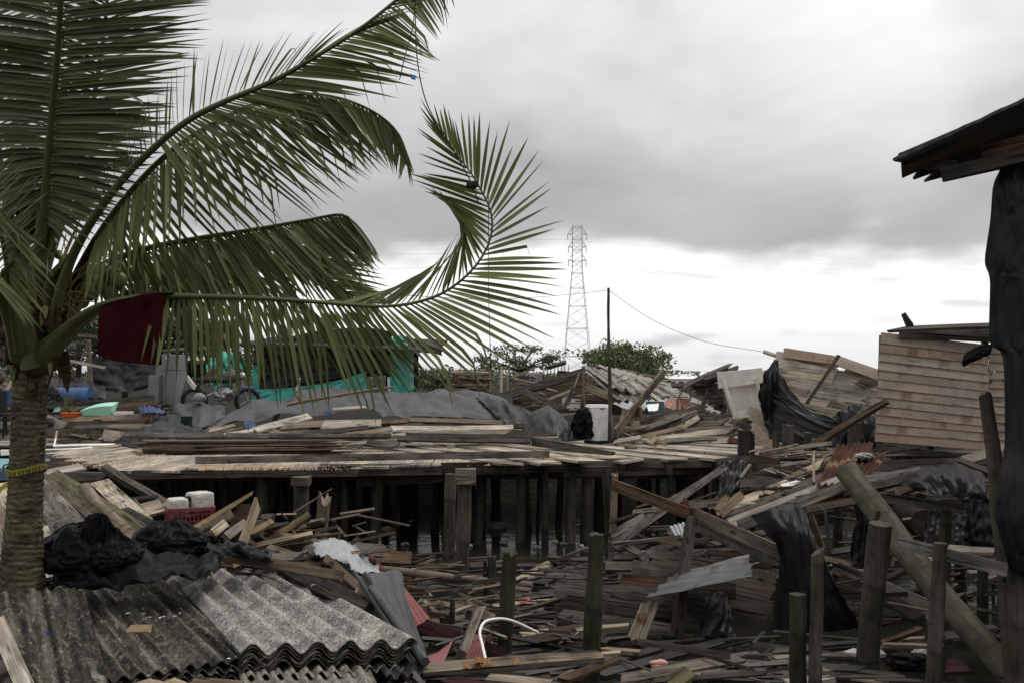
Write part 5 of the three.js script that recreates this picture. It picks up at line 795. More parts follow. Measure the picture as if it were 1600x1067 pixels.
// the loose heap of boards at the boardwalk's back edge
{
  const rows = [[985, 678, 1062, 650, 'grey'], [985, 686, 1068, 668, 'tan'], [990, 690, 1150, 672, 'pale'], [1000, 676, 1090, 643, 'tan'], [1005, 668, 1075, 640, 'dark'], [1045, 670, 1078, 645, 'grey'], [1048, 678, 1092, 652, 'pale'], [1010, 684, 1022, 692, 'fresh'], [1012, 679, 1040, 694, 'fresh'], [1060, 666, 1140, 660, 'grey'], [1050, 674, 1155, 668, 'tan'], [1070, 686, 1160, 680, 'dark'], [1020, 690, 1120, 684, 'grey'], [1095, 661, 1184, 642, 'dark'], [1100, 664, 1175, 650, 'tan'], [1080, 690, 1180, 686, 'pale'], [1110, 676, 1156, 692, 'red'], [960, 690, 1000, 684, 'pale'], [980, 672, 1012, 666, 'tan'], [1030, 662, 1100, 636, 'dark'], [1042, 654, 1088, 634, 'grey'], [1120, 655, 1178, 668, 'grey'], [1130, 664, 1166, 682, 'pale'], [1138, 684, 1215, 698, 'grey'], [1150, 690, 1240, 700, 'tan']];
  rows.forEach(([a, b, c, d, k], i) => plank([a, b, 16.8 - (b - 640) * 0.02], [c, d, 16.5 - (d - 640) * 0.02], 0.09 + 0.07 * RW(), 0.03, 20 + RW() * 40, k, `${{ grey: 'weathered grey', tan: 'brownish tan', pale: 'pale', dark: 'dark', fresh: 'short fresh-cut', red: 'reddish' }[k]} board in the loose heap between the washing machine and the bulging wall`, { group: `${k} boards in the loose heap right of the thin pole`, rag: 0.2 }));
  for (let i = 0; i < 60; i++) { const x = 975 + RW() * 190, y = 652 + RW() * 40 + (x > 1120 ? 6 : 0), L = 30 + RW() * 60, a = (RW() - 0.5) * 0.7; scrap('broken_boards', [x, y, 17.2 - (y - 640) * 0.02], [x + L * Math.cos(a), y + L * Math.sin(a) * 0.5, 16.9 - (y - 640) * 0.02], 0.05 + 0.08 * RW(), 0.025, RW() * 70, RW() < 0.4 ? 'dark' : RW() < 0.6 ? 'grey' : 'tan', { rag: 0.3 }); }
}
// stumps and posts rising beyond the deck's right end
for (const [x, y0, y1, w, m, l] of [[1163, 672, 700, 17, 'poleDark', 'dark square stump between the loose heap and the bulging wall'], [1174, 678, 700, 9, 'poleDark', 'narrow dark stump right beside the dark square stump'], [1232, 664, 702, 15, 'pole', 'reddish-brown stump in front of the slung tarpaulin'], [1212, 674, 700, 8, 'pole', 'slim stump just left of the reddish-brown stump'], [1263, 676, 702, 9, 'pole', 'slim stump right of the reddish-brown stump'], [1336, 660, 700, 18, 'pole', 'thick grey stump under the long leaning beam']]) post('stump', [[x, y1 + 12, 13.8], [x, y0, 13.8]], w / 2 * 13.8 / F, M[m], l, { square: 0.95, rad: 8, splinter: 0.02 });
plank([1262, 702, 13.0], [1388, 626, 12.2], 0.11, 0.05, 60, 'brown', 'long dark beam leaning up in front of the clean clapboard wall', { rag: 0.3, taper: 0.6 });
plank([1300, 690, 12.8], [1312, 668, 12.7], 0.02, 0.015, 0, 'pale', 'splinter hanging under the long leaning beam');

// ---------------------------------------------------------------- teal tarpaulin hut
{
  const t = thing('tarpaulin_hut', 'hut wrapped in teal tarpaulin and black plastic behind the hanging fronds', 'hut'), z = 21;
  obj('plastic_wall', drapeGeo([[[404, 540, z], [480, 520, z], [560, 512, z], [612, 518, z]], [[402, 575, z], [480, 570, z], [560, 565, z], [612, 560, z]], [[398, 615, z], [440, 612, z], [540, 592, z], [612, 586, z]]], { nu: 60, nv: 30, amp: 0.06, fu: 3, fv: 10, seed: 41 }), M.tarpDark, t);
  obj('teal_wall', drapeGeo([[[394, 570, z - 0.06], [403, 572, z - 0.06]], [[394, 610, z - 0.06], [404, 612, z - 0.06]], [[394, 635, z - 0.06], [406, 635, z - 0.06]]], { nu: 8, nv: 20, amp: 0.02, seed: 42 }), M.teal, t);
  obj('teal_wall', drapeGeo([[[400, 608, z - 0.1], [450, 606, z - 0.1], [520, 596, z - 0.1], [572, 580, z - 0.1]], [[400, 622, z - 0.1], [450, 618, z - 0.1], [520, 606, z - 0.1], [572, 596, z - 0.1]], [[400, 640, z - 0.1], [450, 640, z - 0.1], [520, 636, z - 0.1], [572, 634, z - 0.1]]], { nu: 40, nv: 12, amp: 0.05, seed: 43 }), M.teal, t);
  obj('teal_wall', drapeGeo([[[610, 528, z], [625, 524, z], [640, 528, z + 0.4], [656, 540, z + 1.2]], [[609, 575, z - 0.05], [628, 575, z], [642, 575, z + 0.4], [652, 578, z + 1.2]], [[608, 625, z - 0.1], [628, 625, z], [642, 622, z + 0.4], [652, 620, z + 1.2]]], { nu: 24, nv: 36, amp: 0.05, fu: 2, fv: 6, seed: 44 }), M.teal, t);
  obj('door', boardGeo(P(590, 584, z - 0.04), P(590, 616, z - 0.04), 0.5, 0.02, 90, RW, { rag: 0.01 }), M.fridge, t);
  obj('door_post', boardGeo(P(607, 588, z - 0.16), P(608, 614, z - 0.16), 0.05, 0.05, 0, RW), M.offWhite, t);
  obj('roof', boardGeo(P(400, 533, z + 0.8), P(690, 541, z + 0.6), 2.8, 0.05, 6, RW, { rag: 0.03 }), pick('dark', RW), t);
  obj('eave', boardGeo(P(632, 530, z - 0.6), P(690, 551, z - 0.4), 0.12, 0.04, 70, RW, { rag: 0.5 }), pick('dark', RW), t);
  for (const x of [400, 500, 606, 650]) obj('post', poleGeo([P(x, 645, z + 0.1), P(x, 534, z + 0.1)], 0.05, { seed: x }), M.poleDark, t);
}
tag(obj('tarpaulin', lumpGeo(P(356, 588, 21.5), 0.34, 0.42, 0.3, { seed: 3, amp: 0.35, f: 2.4 }), M.teal), 'crumpled teal tarpaulin heap left of the teal hut', 'tarpaulin');
plank([378, 576, 21.2], [392, 612, 20.8], 0.2, 0.02, 80, 'tan', 'tan board leaning on the left end of the teal hut');
plank([364, 600, 21], [384, 596, 21], 0.3, 0.02, 85, M.cardboard, 'piece of brown cardboard left of the teal hut');
plank([468, 591, 19.0], [463, 612, 18.8], 0.07, 0.03, 80, 'pale', 'short pale stick standing out of the grey tarpaulin before the teal hut');
post('branch', [[448, 632, 17.6], [500, 622, 17.6], [560, 612, 17.7], [614, 604, 17.8]], [0.035, 0.03, 0.028, 0.022], M.log, 'long rough reddish branch lying on the grey tarpaulin before the teal hut', { category: 'branch', rough: 0.35, rad: 8, seg: 18 });
post('branch', [[470, 626, 17.5], [464, 618, 17.5]], [0.03, 0.025], M.log, 'short forked stub on the reddish branch', { category: 'branch', rough: 0.35 });

// ---------------------------------------------------------------- grey tarpaulins over the wood piles on the boardwalk
const RT = rng(61);
tag(obj('tarpaulin', drapeGeo([[[262, 640, 18.2], [274, 631, 18.4], [300, 628, 18.4], [330, 631, 18.4], [350, 636, 18.5]], [[256, 655, 17.8], [276, 648, 17.8], [302, 650, 17.7], [330, 648, 17.8], [352, 646, 18.0]], [[266, 668, 17.4], [282, 666, 17.3], [306, 676, 17.1], [326, 664, 17.4], [356, 654, 17.7]]], { nu: 50, nv: 30, amp: 0.085, fu: 3, fv: 1.5, hang: 0.04, folds: 3, seed: 51, edge: 0.03 }), M.tarpGrey), 'grey tarpaulin hanging in folds from the left end of the wood pile', 'tarpaulin');
tag(obj('tarpaulin', drapeGeo([[[322, 668, 17.0], [372, 640, 18.4], [420, 626, 18.8], [470, 622, 18.8], [520, 615, 18.8], [570, 606, 18.8]], [[312, 674, 16.9], [372, 650, 17.8], [420, 640, 18.1], [475, 634, 18.1], [525, 629, 18.1], [572, 624, 18.1]], [[300, 680, 16.8], [366, 660, 17.3], [420, 654, 17.4], [480, 648, 17.4], [530, 641, 17.4], [574, 637, 17.4]]], { nu: 70, nv: 30, amp: 0.085, fu: 5, fv: 2.2, seed: 52, edge: 0.02 }), M.tarpGrey), 'broad smooth grey tarpaulin stretched over the wood pile before the teal hut', 'tarpaulin');
tag(obj('tarpaulin', drapeGeo([[[448, 626, 18.6], [470, 610, 19.2], [510, 604, 19.4], [545, 606, 19.4], [570, 616, 19.2]], [[450, 640, 18.2], [480, 630, 18.4], [515, 624, 18.6], [548, 624, 18.6], [574, 628, 18.6]]], { nu: 40, nv: 16, amp: 0.085, seed: 53 }), M.tarpGrey), 'grey tarpaulin hump directly below the teal strip of the hut', 'tarpaulin');
tag(obj('tarpaulin', drapeGeo([[[560, 618, 18.8], [600, 612, 18.9], [650, 611, 18.9], [700, 610, 18.9], [740, 610, 18.8], [780, 622, 18.6]], [[565, 630, 18.1], [600, 628, 18.1], [650, 626, 18.1], [700, 628, 18.0], [748, 630, 17.9], [800, 640, 17.6]], [[574, 640, 17.4], [605, 648, 17.2], [650, 650, 17.1], [700, 651, 17.1], [756, 654, 17.0], [810, 668, 16.8]]], { nu: 70, nv: 30, amp: 0.085, fu: 5, fv: 2, seed: 54, edge: 0.03 }), M.tarpGrey), 'long grey tarpaulin covering the wood pile below the curled frond', 'tarpaulin');
tag(obj('tarpaulin', drapeGeo([[[742, 622, 18.1], [770, 622, 18.0], [800, 630, 17.6], [828, 640, 17.0]], [[762, 636, 17.4], [785, 640, 17.2], [806, 650, 16.8], [832, 656, 16.6]], [[784, 660, 16.6], [796, 664, 16.5], [815, 672, 16.3], [838, 678, 16.1]]], { nu: 40, nv: 26, amp: 0.05, fu: 3, fv: 3, seed: 55, hang: 0.03, folds: 3, edge: 0.04 }), M.tarpDark), 'darker folded tarpaulin end sagging left of the draped lump', 'tarpaulin');
tag(obj('plastic_heap', drapeGeo([[[214, 668, 17.2], [232, 654, 17.3], [254, 650, 17.4], [276, 654, 17.3], [296, 664, 17.2]], [[206, 676, 16.8], [230, 664, 16.7], [256, 660, 16.7], [280, 664, 16.7], [302, 672, 16.7]], [[196, 684, 16.4], [228, 676, 16.2], [258, 670, 16.1], [284, 674, 16.2], [306, 678, 16.3]], [[192, 690, 16.1], [226, 686, 15.9], [258, 684, 15.8], [286, 684, 15.9], [304, 682, 16.1]]], { nu: 60, nv: 40, amp: 0.09, fu: 3, fv: 2.4, seed: 33, edge: 0.03 }), M.tarpDark), 'crumpled black plastic heap left of the flat plank stack', 'plastic sheet');
tag(obj('plastic_sheet', drapeGeo([[[176, 690, 16], [200, 680, 16.2], [232, 676, 16.3]], [[182, 693, 15.8], [204, 690, 15.8], [236, 686, 15.9]], [[196, 697, 15.5], [214, 699, 15.3], [232, 694, 15.5]]], { nu: 24, nv: 14, amp: 0.05, seed: 34 }), M.black), 'torn black plastic flap lying on the deck left of the flat plank stack', 'plastic sheet');
{ // rubbish bin peeping from under the tarp
  const t = thing('bin', 'small dark green bucket below the hanging grey tarpaulin', 'bucket'), c = P(291, 660, 16.9);
  obj('body', cylGeo(c, 0.1, 0.08, 0.2, 18), mat(0.015, 0.03, 0.02), t); obj('rim', (() => { const g = new THREE.TorusGeometry(0.102, 0.01, 6, 22); g.rotateX(Math.PI / 2); g.translate(c.x, c.y + 0.1, c.z); return g; })(), mat(0.015, 0.03, 0.02), t);
}
tag(obj('cloth', drapeGeo([[[380, 659, 16.4], [392, 656, 16.4], [398, 660, 16.4]], [[384, 668, 16.2], [394, 664, 16.2], [399, 668, 16.2]], [[388, 676, 16.0], [394, 676, 16.0], [399, 672, 16.0]]], { nu: 16, nv: 16, amp: 0.03, seed: 9 }), M.blueCloth), 'blue and white striped rag among the boards under the grey tarpaulin', 'cloth');
tag(obj('cloth', drapeGeo([[[505, 642, 17], [518, 640, 17]], [[506, 650, 16.9], [520, 645, 16.9]]], { nu: 10, nv: 8, amp: 0.03, seed: 10 }), M.blueCloth), 'small dark blue rag tucked under the grey tarpaulin edge', 'cloth');
// boards under the tarpaulins
for (const [a, b, c, d, w, k, l] of [
  [398, 672, 484, 650, 0.15, 'pale', 'pale board slanting up out of the pile under the broad grey tarpaulin'],
  [500, 664, 596, 661, 0.24, 'pale', 'wide pale panel lying in the middle of the pile under the grey tarpaulins'],
  [436, 667, 512, 662, 0.2, 'tan', 'brownish board wedged left of the wide pale panel'],
  [520, 640, 572, 636, 0.09, 'pale', 'thin pale board end sticking out from under the grey tarpaulin'],
  [462, 680, 576, 668, 0.13, 'dark', 'dark board slanting below the wide pale panel'],
  [540, 681, 612, 670, 0.13, 'tan', 'tan board crossing below the wide pale panel'],
  [590, 660, 640, 658, 0.12, 'brown', 'short brown board right of the wide pale panel'],
  [636, 656, 785, 661, 0.12, 'tan', 'reddish-brown top board of the flat pile under the long tarpaulin'],
  [610, 670, 802, 668, 0.15, 'pale', 'long pale board second from the top of the flat pile under the long tarpaulin'],
  [620, 675, 800, 676, 0.11, 'tan', 'tan board in the middle of the flat pile under the long tarpaulin'],
  [614, 679, 835, 683, 0.12, 'dark', 'dark long board low in the flat pile under the long tarpaulin'],
  [606, 684, 830, 689, 0.12, 'dark', 'lowest dark board of the flat pile under the long tarpaulin'],
  [612, 682, 654, 676, 0.1, 'pale', 'small pale board end at the left of the flat pile under the long tarpaulin'],
  [322, 674, 366, 664, 0.09, 'tan', 'upper thin board stuck out under the folded tarpaulin'],
  [336, 678, 384, 666, 0.09, 'grey', 'middle thin board stuck out under the folded tarpaulin'],
  [350, 680, 398, 672, 0.09, 'pale', 'lower thin board stuck out under the folded tarpaulin'],
  [196, 679, 462, 681, 0.13, 'grey', 'long grey board lying along the top of the flat plank stack'],
  [420, 682, 610, 681, 0.1, 'dark', 'dark board behind the right end of the flat plank stack'],
  [535, 694, 620, 688, 0.09, 'grey', 'grey board end lying right of the flat plank stack'],
  [560, 690, 622, 696, 0.14, 'grey', 'short thick board lying on the deck right of the flat plank stack'],
]) plank([a, b, 16.6 - (b - 640) * 0.035], [c, d, 16.6 - (d - 640) * 0.035], w, 0.03, 28, k, l, { rag: 0.12 });
for (let i = 0; i < 26; i++) { const y = 664 + RT() * 20, x = 400 + RT() * 330, L = 70 + RT() * 120; scrap('broken_boards', [x, y, 16.8 - (y - 640) * 0.035], [x + L, y + (RT() - 0.5) * 8, 16.8 - (y - 640) * 0.035], 0.1, 0.025, 10 + RT() * 30, RT() < 0.5 ? 'dark' : 'tan'); }
{ // flat stack of long thin planks: each a thing
  let n = 0; const ends = [[212, 530], [206, 505], [228, 512], [222, 545], [218, 520], [226, 498], [212, 535], [230, 528], [224, 540], [216, 515]];
  for (let layer = 0; layer < 7; layer++) for (let q = 0; q < 2; q++) {
    const [x0, x1] = ends[(n++) % ends.length], y = DECK + 0.018 + layer * 0.026, z = 14.15 + q * 0.22 + 0.05 * RT();
    const a = P(x0 + RT() * 8, 700, z), b = P(x1 + RT() * 14, 700, z + 0.15 * RT()); a.y = y; b.y = y + 0.004;
    plank(a, b, 0.2, 0.018, (RT() - 0.5) * 3, ['tan', 'brown', 'tan', 'dark', 'tan'][n % 5], 'long thin brown plank in the neat flat stack on the boardwalk', { group: 'planks in the neat flat stack on the boardwalk', bow: 0.002, rag: 0.3 });
  }
}
tag(obj('rag', lumpGeo(P(217, 708, 13.9), 0.045, 0.035, 0.03, { seed: 2, detail: 6 }), M.cardboard), 'small crumpled wrapper at the left foot of the flat plank stack', 'wrapper');
plank([305, 719, 12.2], [858, 709, 12.9], 0.085, 0.05, 78, 'grey', 'very long grey plank standing on edge along the front of the boardwalk', { bow: 0.002, rag: 0.05 });
plank([500, 727, 12.3], [640, 726, 12.5], 0.14, 0.02, 4, 'dark', 'thin dark warped board on the front edge of the boardwalk', { bow: 0.01 });
plank([834, 689, 15.0], [958, 712, 13.6], 0.13, 0.07, 86, 'grey', 'thick grey beam lying at a slant on the boardwalk below the washing machine', { rag: 0.02 });
plank([978, 700, 14.6], [994, 702, 14.5], 0.08, 0.08, 90, 'grey', 'small square timber block on the boardwalk right of the slanting beam', { rag: 0.02 });
plank([701, 697, 14.2], [709, 696, 14.3], 0.07, 0.06, 90, 'pale', 'small pale timber block standing on the boardwalk under the curled frond', { rag: 0.02 });
plank([850, 717, 13.0], [940, 716, 13.2], 0.1, 0.03, 30, 'tan', 'short board lying across the boardwalk front below the slanting beam');

// ---------------------------------------------------------------- left background: belongings and wreckage
{ // fridge and the low cabinet beside it
  const t = thing('fridge', 'tall grey fridge standing behind the hanging tarpaulin', 'fridge'), z = 18.6, k = z / F, c = P(268, 593, z);
  const rb = (c0, w, h, d) => soft(new THREE.BoxGeometry(w, h, d, 10, 10, 4), (v) => { const r = 0.025, q = V(clamp(v.x, -w / 2 + r, w / 2 - r), clamp(v.y, -h / 2 + r, h / 2 - r), clamp(v.z, -d / 2 + r, d / 2 - r)), e = v.clone().sub(q); if (e.length() > 0) e.setLength(r); return q.add(e); }).rotateY(-0.12).translate(c0.x, c0.y, c0.z);
  obj('body', rb(c, 33 * k, 78 * k, 0.45), M.fridge, t);
  obj('sticker', boxGeo(P(260, 559, z - 0.24), 0.05, 0.06, 0.006, -0.12), mat(0.25, 0.5, 0.8), t);
  obj('door_seam', boxGeo(P(268, 578, z - 0.232), 33 * k * 0.98, 0.008, 0.01, -0.12), M.rubber, t);
  const t2 = thing('cabinet', 'low grey cabinet standing against the left side of the fridge', 'cabinet');
  obj('body', rb(P(247, 611, z - 0.1), 18 * k, 50 * k, 0.4), M.fridge, t2); obj('door_edge', boxGeo(P(252, 611, z - 0.31), 0.02, 50 * k, 0.02), M.tin, t2);
}
tag(obj('tarpaulin', drapeGeo([[[142, 556, 19.6], [180, 558, 19.6], [215, 562, 19.6], [252, 560, 19.6]], [[140, 580, 19.5], [180, 585, 19.5], [215, 585, 19.5], [250, 580, 19.5]], [[146, 606, 19.4], [180, 612, 19.3], [215, 610, 19.4], [240, 600, 19.4]]], { nu: 40, nv: 24, amp: 0.05, seed: 71, hang: 0.03, folds: 3 }), M.tarpDark), 'blackish plastic wall hanging under the maroon cloth', 'tarpaulin');
post('upright_post', [[141, 612, 19.2], [137, 531, 19.2]], 0.045, M.log, 'brown post standing left of the blackish plastic wall', { category: 'post' });
post('upright_post', [[122, 606, 19.4], [123, 536, 19.4]], 0.05, M.poleDark, 'dark post standing behind the brown post near the palm', { category: 'post' });
plank([112, 592, 19.5], [135, 540, 19.3], 0.04, 0.03, 30, 'pale', 'pale stick leaning between the two posts near the palm');
plank([86, 560, 19.0], [166, 575, 18.8], 0.06, 0.03, 70, 'pale', 'pale batten crossing at a slant behind the palm crown base');
plank([105, 524, 19.8], [150, 527, 19.8], 0.07, 0.05, 60, 'grey', 'grey rail between the posts near the palm crown');
plank([60, 532, 20], [130, 540, 20], 0.4, 0.02, 15, 'dark', 'dark broken roof board between the posts near the palm crown', { rag: 0.4 });
plank([255, 547, 20], [330, 545, 20], 0.4, 0.03, 12, 'dark', 'dark roof board just above the fridge', { rag: 0.3 });
tag(obj('cloth', drapeGeo([[[284, 556, 20], [305, 553, 20], [322, 552, 20]], [[286, 564, 19.8], [304, 562, 19.8], [320, 562, 19.8]]], { nu: 14, nv: 8, amp: 0.05, seed: 72 }), M.offWhite), 'whitish sheet hanging beyond the fridge', 'cloth');
plank([302, 604, 19], [337, 577, 19.4], 0.09, 0.03, 40, 'red', 'reddish board leaning beyond the fridge', { taper: 1.5 });
plank([290, 588, 18.8], [304, 606, 18.6], 0.09, 0.02, 80, M.offWhite, 'narrow white frame leaning right of the fridge');
{ // dark wreckage on the left: boards of all kinds and sagging plastic
  const spots = [[0, 100, 545, 640, 50], [70, 250, 628, 668, 46], [0, 60, 600, 690, 26]];
  spots.forEach(([x0, x1, y0, y1, n], s) => { for (let i = 0; i < n; i++) { const x = x0 + RT() * (x1 - x0), y = y0 + RT() * (y1 - y0), L = 30 + RT() * 70, a = s === 0 ? (RT() - 0.5) * 2.2 : (RT() - 0.5) * 0.35, z = 21 - (y - 560) * 0.03; scrap('broken_boards', [x - L / 2 * Math.cos(a), y - L / 2 * Math.sin(a), z], [x + L / 2 * Math.cos(a), y + L / 2 * Math.sin(a), z - 0.3 * RT()], 0.07 + RT() * 0.1, 0.03, RT() * 70, RT() < 0.45 ? 'dark' : RT() < 0.55 ? 'brown' : 'grey', { rag: 0.3 }); } });
  for (const [a, b, c, d, w, k, l] of [[0, 622, 24, 586, 0.05, 'fresh', 'thin light stick leaning left of the palm trunk'], [72, 634, 240, 622, 0.13, 'dark', 'long dark beam lying behind the potted plants'], [80, 642, 242, 630, 0.1, 'brown', 'brown beam lying in front of the long dark beam'], [96, 657, 238, 652, 0.16, 'tan', 'long brown board under the mint green tub'], [100, 664, 232, 660, 0.12, 'brown', 'brown board second in the pile below the mint green tub'], [108, 670, 240, 668, 0.13, 'grey', 'grey board lowest in the pile below the mint green tub'], [68, 655, 100, 668, 0.2, 'pale', 'pale board end slanting beside the palm trunk'], [68, 676, 250, 676, 0.16, 'dark', 'dark floor edge beam behind the scalloped mats'], [150, 678, 192, 684, 0.2, 'pale', 'pale board right of the scalloped mats']]) plank([a, b, 18.4 - (b - 600) * 0.022], [c, d, 18.2 - (d - 600) * 0.022], w, 0.04, 60, k, l, { rag: 0.2 });
  tag(obj('tarpaulin', drapeGeo([[[70, 592, 19.2], [100, 588, 19.4], [130, 590, 19.4], [160, 606, 19.2]], [[68, 606, 18.7], [98, 606, 18.8], [130, 606, 18.8], [166, 616, 18.7]], [[70, 624, 18.3], [98, 618, 18.3], [132, 618, 18.3], [172, 626, 18.3]]], { nu: 44, nv: 26, amp: 0.09, fu: 4, fv: 3, seed: 73 }), M.tarpDark), 'sagging black plastic over the blue drum right of the palm trunk', 'tarpaulin');
  tag(obj('tarpaulin', lumpGeo(P(78, 622, 18), 0.14, 0.2, 0.12, { seed: 8, amp: 0.3 }), M.tarpDark), 'dark bundle right beside the palm trunk', 'bundle');
}
{ const t = thing('drum', 'dark blue plastic drum lying under the sagging black plastic', 'drum'), c = P(115, 621, 18.4); obj('body', cylGeo(c, 0.19, 0.19, 0.6, 26, { rz: Math.PI / 2 }), M.blueDrum, t); for (const s of [-0.16, 0.16]) obj('hoop', (() => { const g = new THREE.TorusGeometry(0.192, 0.012, 6, 30); g.rotateY(Math.PI / 2); g.translate(c.x + s, c.y, c.z); return g; })(), M.blueDrum, t); }
function potPlant(label, x, y, z, m, w, h, blades, lm, spread) {
  const t = thing('potted_plant', label, 'plant'), c = P(x, y, z), r = rng(x);
  obj('pot', soft(new THREE.BoxGeometry(w, h, w * 0.7, 4, 3, 4), (v) => V(v.x * (1 + 0.25 * v.y / h), v.y, v.z * (1 + 0.25 * v.y / h))).translate(c.x, c.y, c.z), m, t); obj('rim', boxGeo(V(c.x, c.y + h / 2, c.z), w * 1.2, 0.02, w * 0.86), m, t);
  for (let i = 0; i < blades; i++) { const a = r() * 6.28, L = 0.2 + 0.2 * r(); obj('leaf', leafletGeo(V(c.x + (r() - 0.5) * w * 0.5, c.y + h / 2, c.z), V(Math.cos(a) * L * spread, L * (1.1 - spread * 0.6), Math.sin(a) * L * spread * 0.6), 0.3 * spread, 0.03, { roll: r() }), lm, t); }
}
potPlant('spiky plant in a dark blue pot right of the palm trunk', 104, 643, 17.6, M.blueGrey, 0.2, 0.16, 9, M.leafC, 0.35);
potPlant('low light-leaved plant in an orange-red planter beside the blue pot', 110, 648, 17.2, M.orange, 0.24, 0.07, 10, M.leafD, 0.9);
tag(obj('leaf_cluster', leafletGeo(P(94, 638, 17.4), P(82, 641, 17.4).sub(P(94, 638, 17.4)), 0.1, 0.08, {}), M.mint), 'pale green leaf lying left of the dark blue pot', 'leaf');
tag(obj('tub', soft(new THREE.BoxGeometry(0.5, 0.16, 0.3, 10, 4, 6), (v) => V(v.x * (1 + 0.3 * v.y / 0.16), v.y + 0.03 * Math.cos(v.x * 6), v.z)).rotateZ(0.16).rotateX(0.2).translate(...P(156, 642, 17.4).toArray()), M.mint), 'mint green plastic tub lying right of the potted plants', 'tub');
tag(obj('bowl', lumpGeo(P(175, 637, 17.6), 0.07, 0.04, 0.06, { amp: 0.1, detail: 8 }), M.orange), 'small orange plastic piece beside the mint green tub', 'bowl');
tag(obj('crate', boxGeo(P(192, 646, 17.4), 0.3, 0.07, 0.2, 0.1), M.offWhite), 'flat white tray right of the mint green tub', 'tray');
tag(obj('tarpaulin', drapeGeo([[[214, 636, 17.4], [232, 634, 17.4], [256, 640, 17.3]], [[218, 646, 17.0], [236, 645, 17.0], [258, 645, 17.0]]], { nu: 30, nv: 10, amp: 0.03, fu: 8, fv: 1, seed: 81, hang: 0.02, folds: 6 }), M.blueCloth), 'blue ruffled plastic sheet in front of the low cabinet', 'tarpaulin');
for (let i = 0; i < 5; i++) { const c = P(82 + i * 15, 679, 16.9), g = new THREE.SphereGeometry(0.095, 20, 10); g.scale(1.05, 0.42, 0.7); g.translate(c.x, c.y - 0.02, c.z); tag(obj('mat_lobe', soft(g, (v) => v), i > 2 ? M.pink : M.offWhite), i > 2 ? 'pink lobe of the scalloped cushion row on the deck' : 'white lobe of the scalloped cushion row on the deck', 'cushion', i > 2 ? 'pink cushion lobes' : 'white cushion lobes'); }
{ const t = thing('pipe', 'white plastic pipe lying along the deck with an upright end', 'pipe'); obj('tube', tubeGeo([G(0, 704, 1.08), G(120, 701, 1.08), G(178, 695, 1.08)], 0.016, 20, 8), M.hose, t); obj('upright', tubeGeo([G(83, 698, 1.08), P(86, 685, 15.6), P(88, 673, 15.6)], 0.015, 10, 8), M.hose, t); }
plank([0, 708, 14.2], [64, 704, 14.4], 0.07, 0.04, 80, M.offWhite, 'white painted batten edging the turquoise floor');
plank([84, 697, 15.7], [190, 695, 15.9], 0.06, 0.03, 20, M.offWhite, 'white painted batten lying beside the white pipe');
plank([70, 705, 15.0], [190, 696, 15.4], 0.08, 0.03, 20, 'fresh', 'light yellowish batten lying behind the left deck boards');
{ const t = thing('chair', 'dark chair partly seen at the photo\'s left edge', 'chair'), z = 15.6, k = (a, b, r = 0.018) => tubeGeo([P(...a), P(...b)], r, 2, 6); for (const [a, b] of [[[6, 650, z], [4, 684, z]], [[-18, 650, z], [-18, 684, z]], [[8, 648, z + 0.3], [9, 680, z + 0.3]]]) obj('leg', k(a, b), M.rubber, t); obj('seat', boxGeo(P(-6, 648, z + 0.1), 0.4, 0.05, 0.4), M.rubber, t); obj('backrest', boxGeo(P(-8, 628, z + 0.3), 0.36, 0.35, 0.04), M.tarpDark, t); }
tag(obj('plastic_drum', cylGeo(P(10, 620, 18), 0.09, 0.09, 0.26, 16), M.blueDrum), 'narrow blue canister at the photo\'s left edge', 'canister');
{ const t = thing('pump_bottle', 'small blue-grey pump bottle on the turquoise floor', 'bottle'), c = P(5, 742, 11.2); obj('body', cylGeo(c, 0.04, 0.045, 0.11, 14), M.blueGrey, t); obj('pump', tubeGeo([V(c.x, c.y + 0.05, c.z), V(c.x, c.y + 0.11, c.z), V(c.x + 0.05, c.y + 0.12, c.z)], 0.009, 10, 6), M.rubber, t); }
tag(obj('sack', lumpGeo(P(76, 668, 16.9), 0.09, 0.16, 0.09, { seed: 7 }), M.tarpDark), 'dark sack standing against the palm trunk on the deck', 'sack');
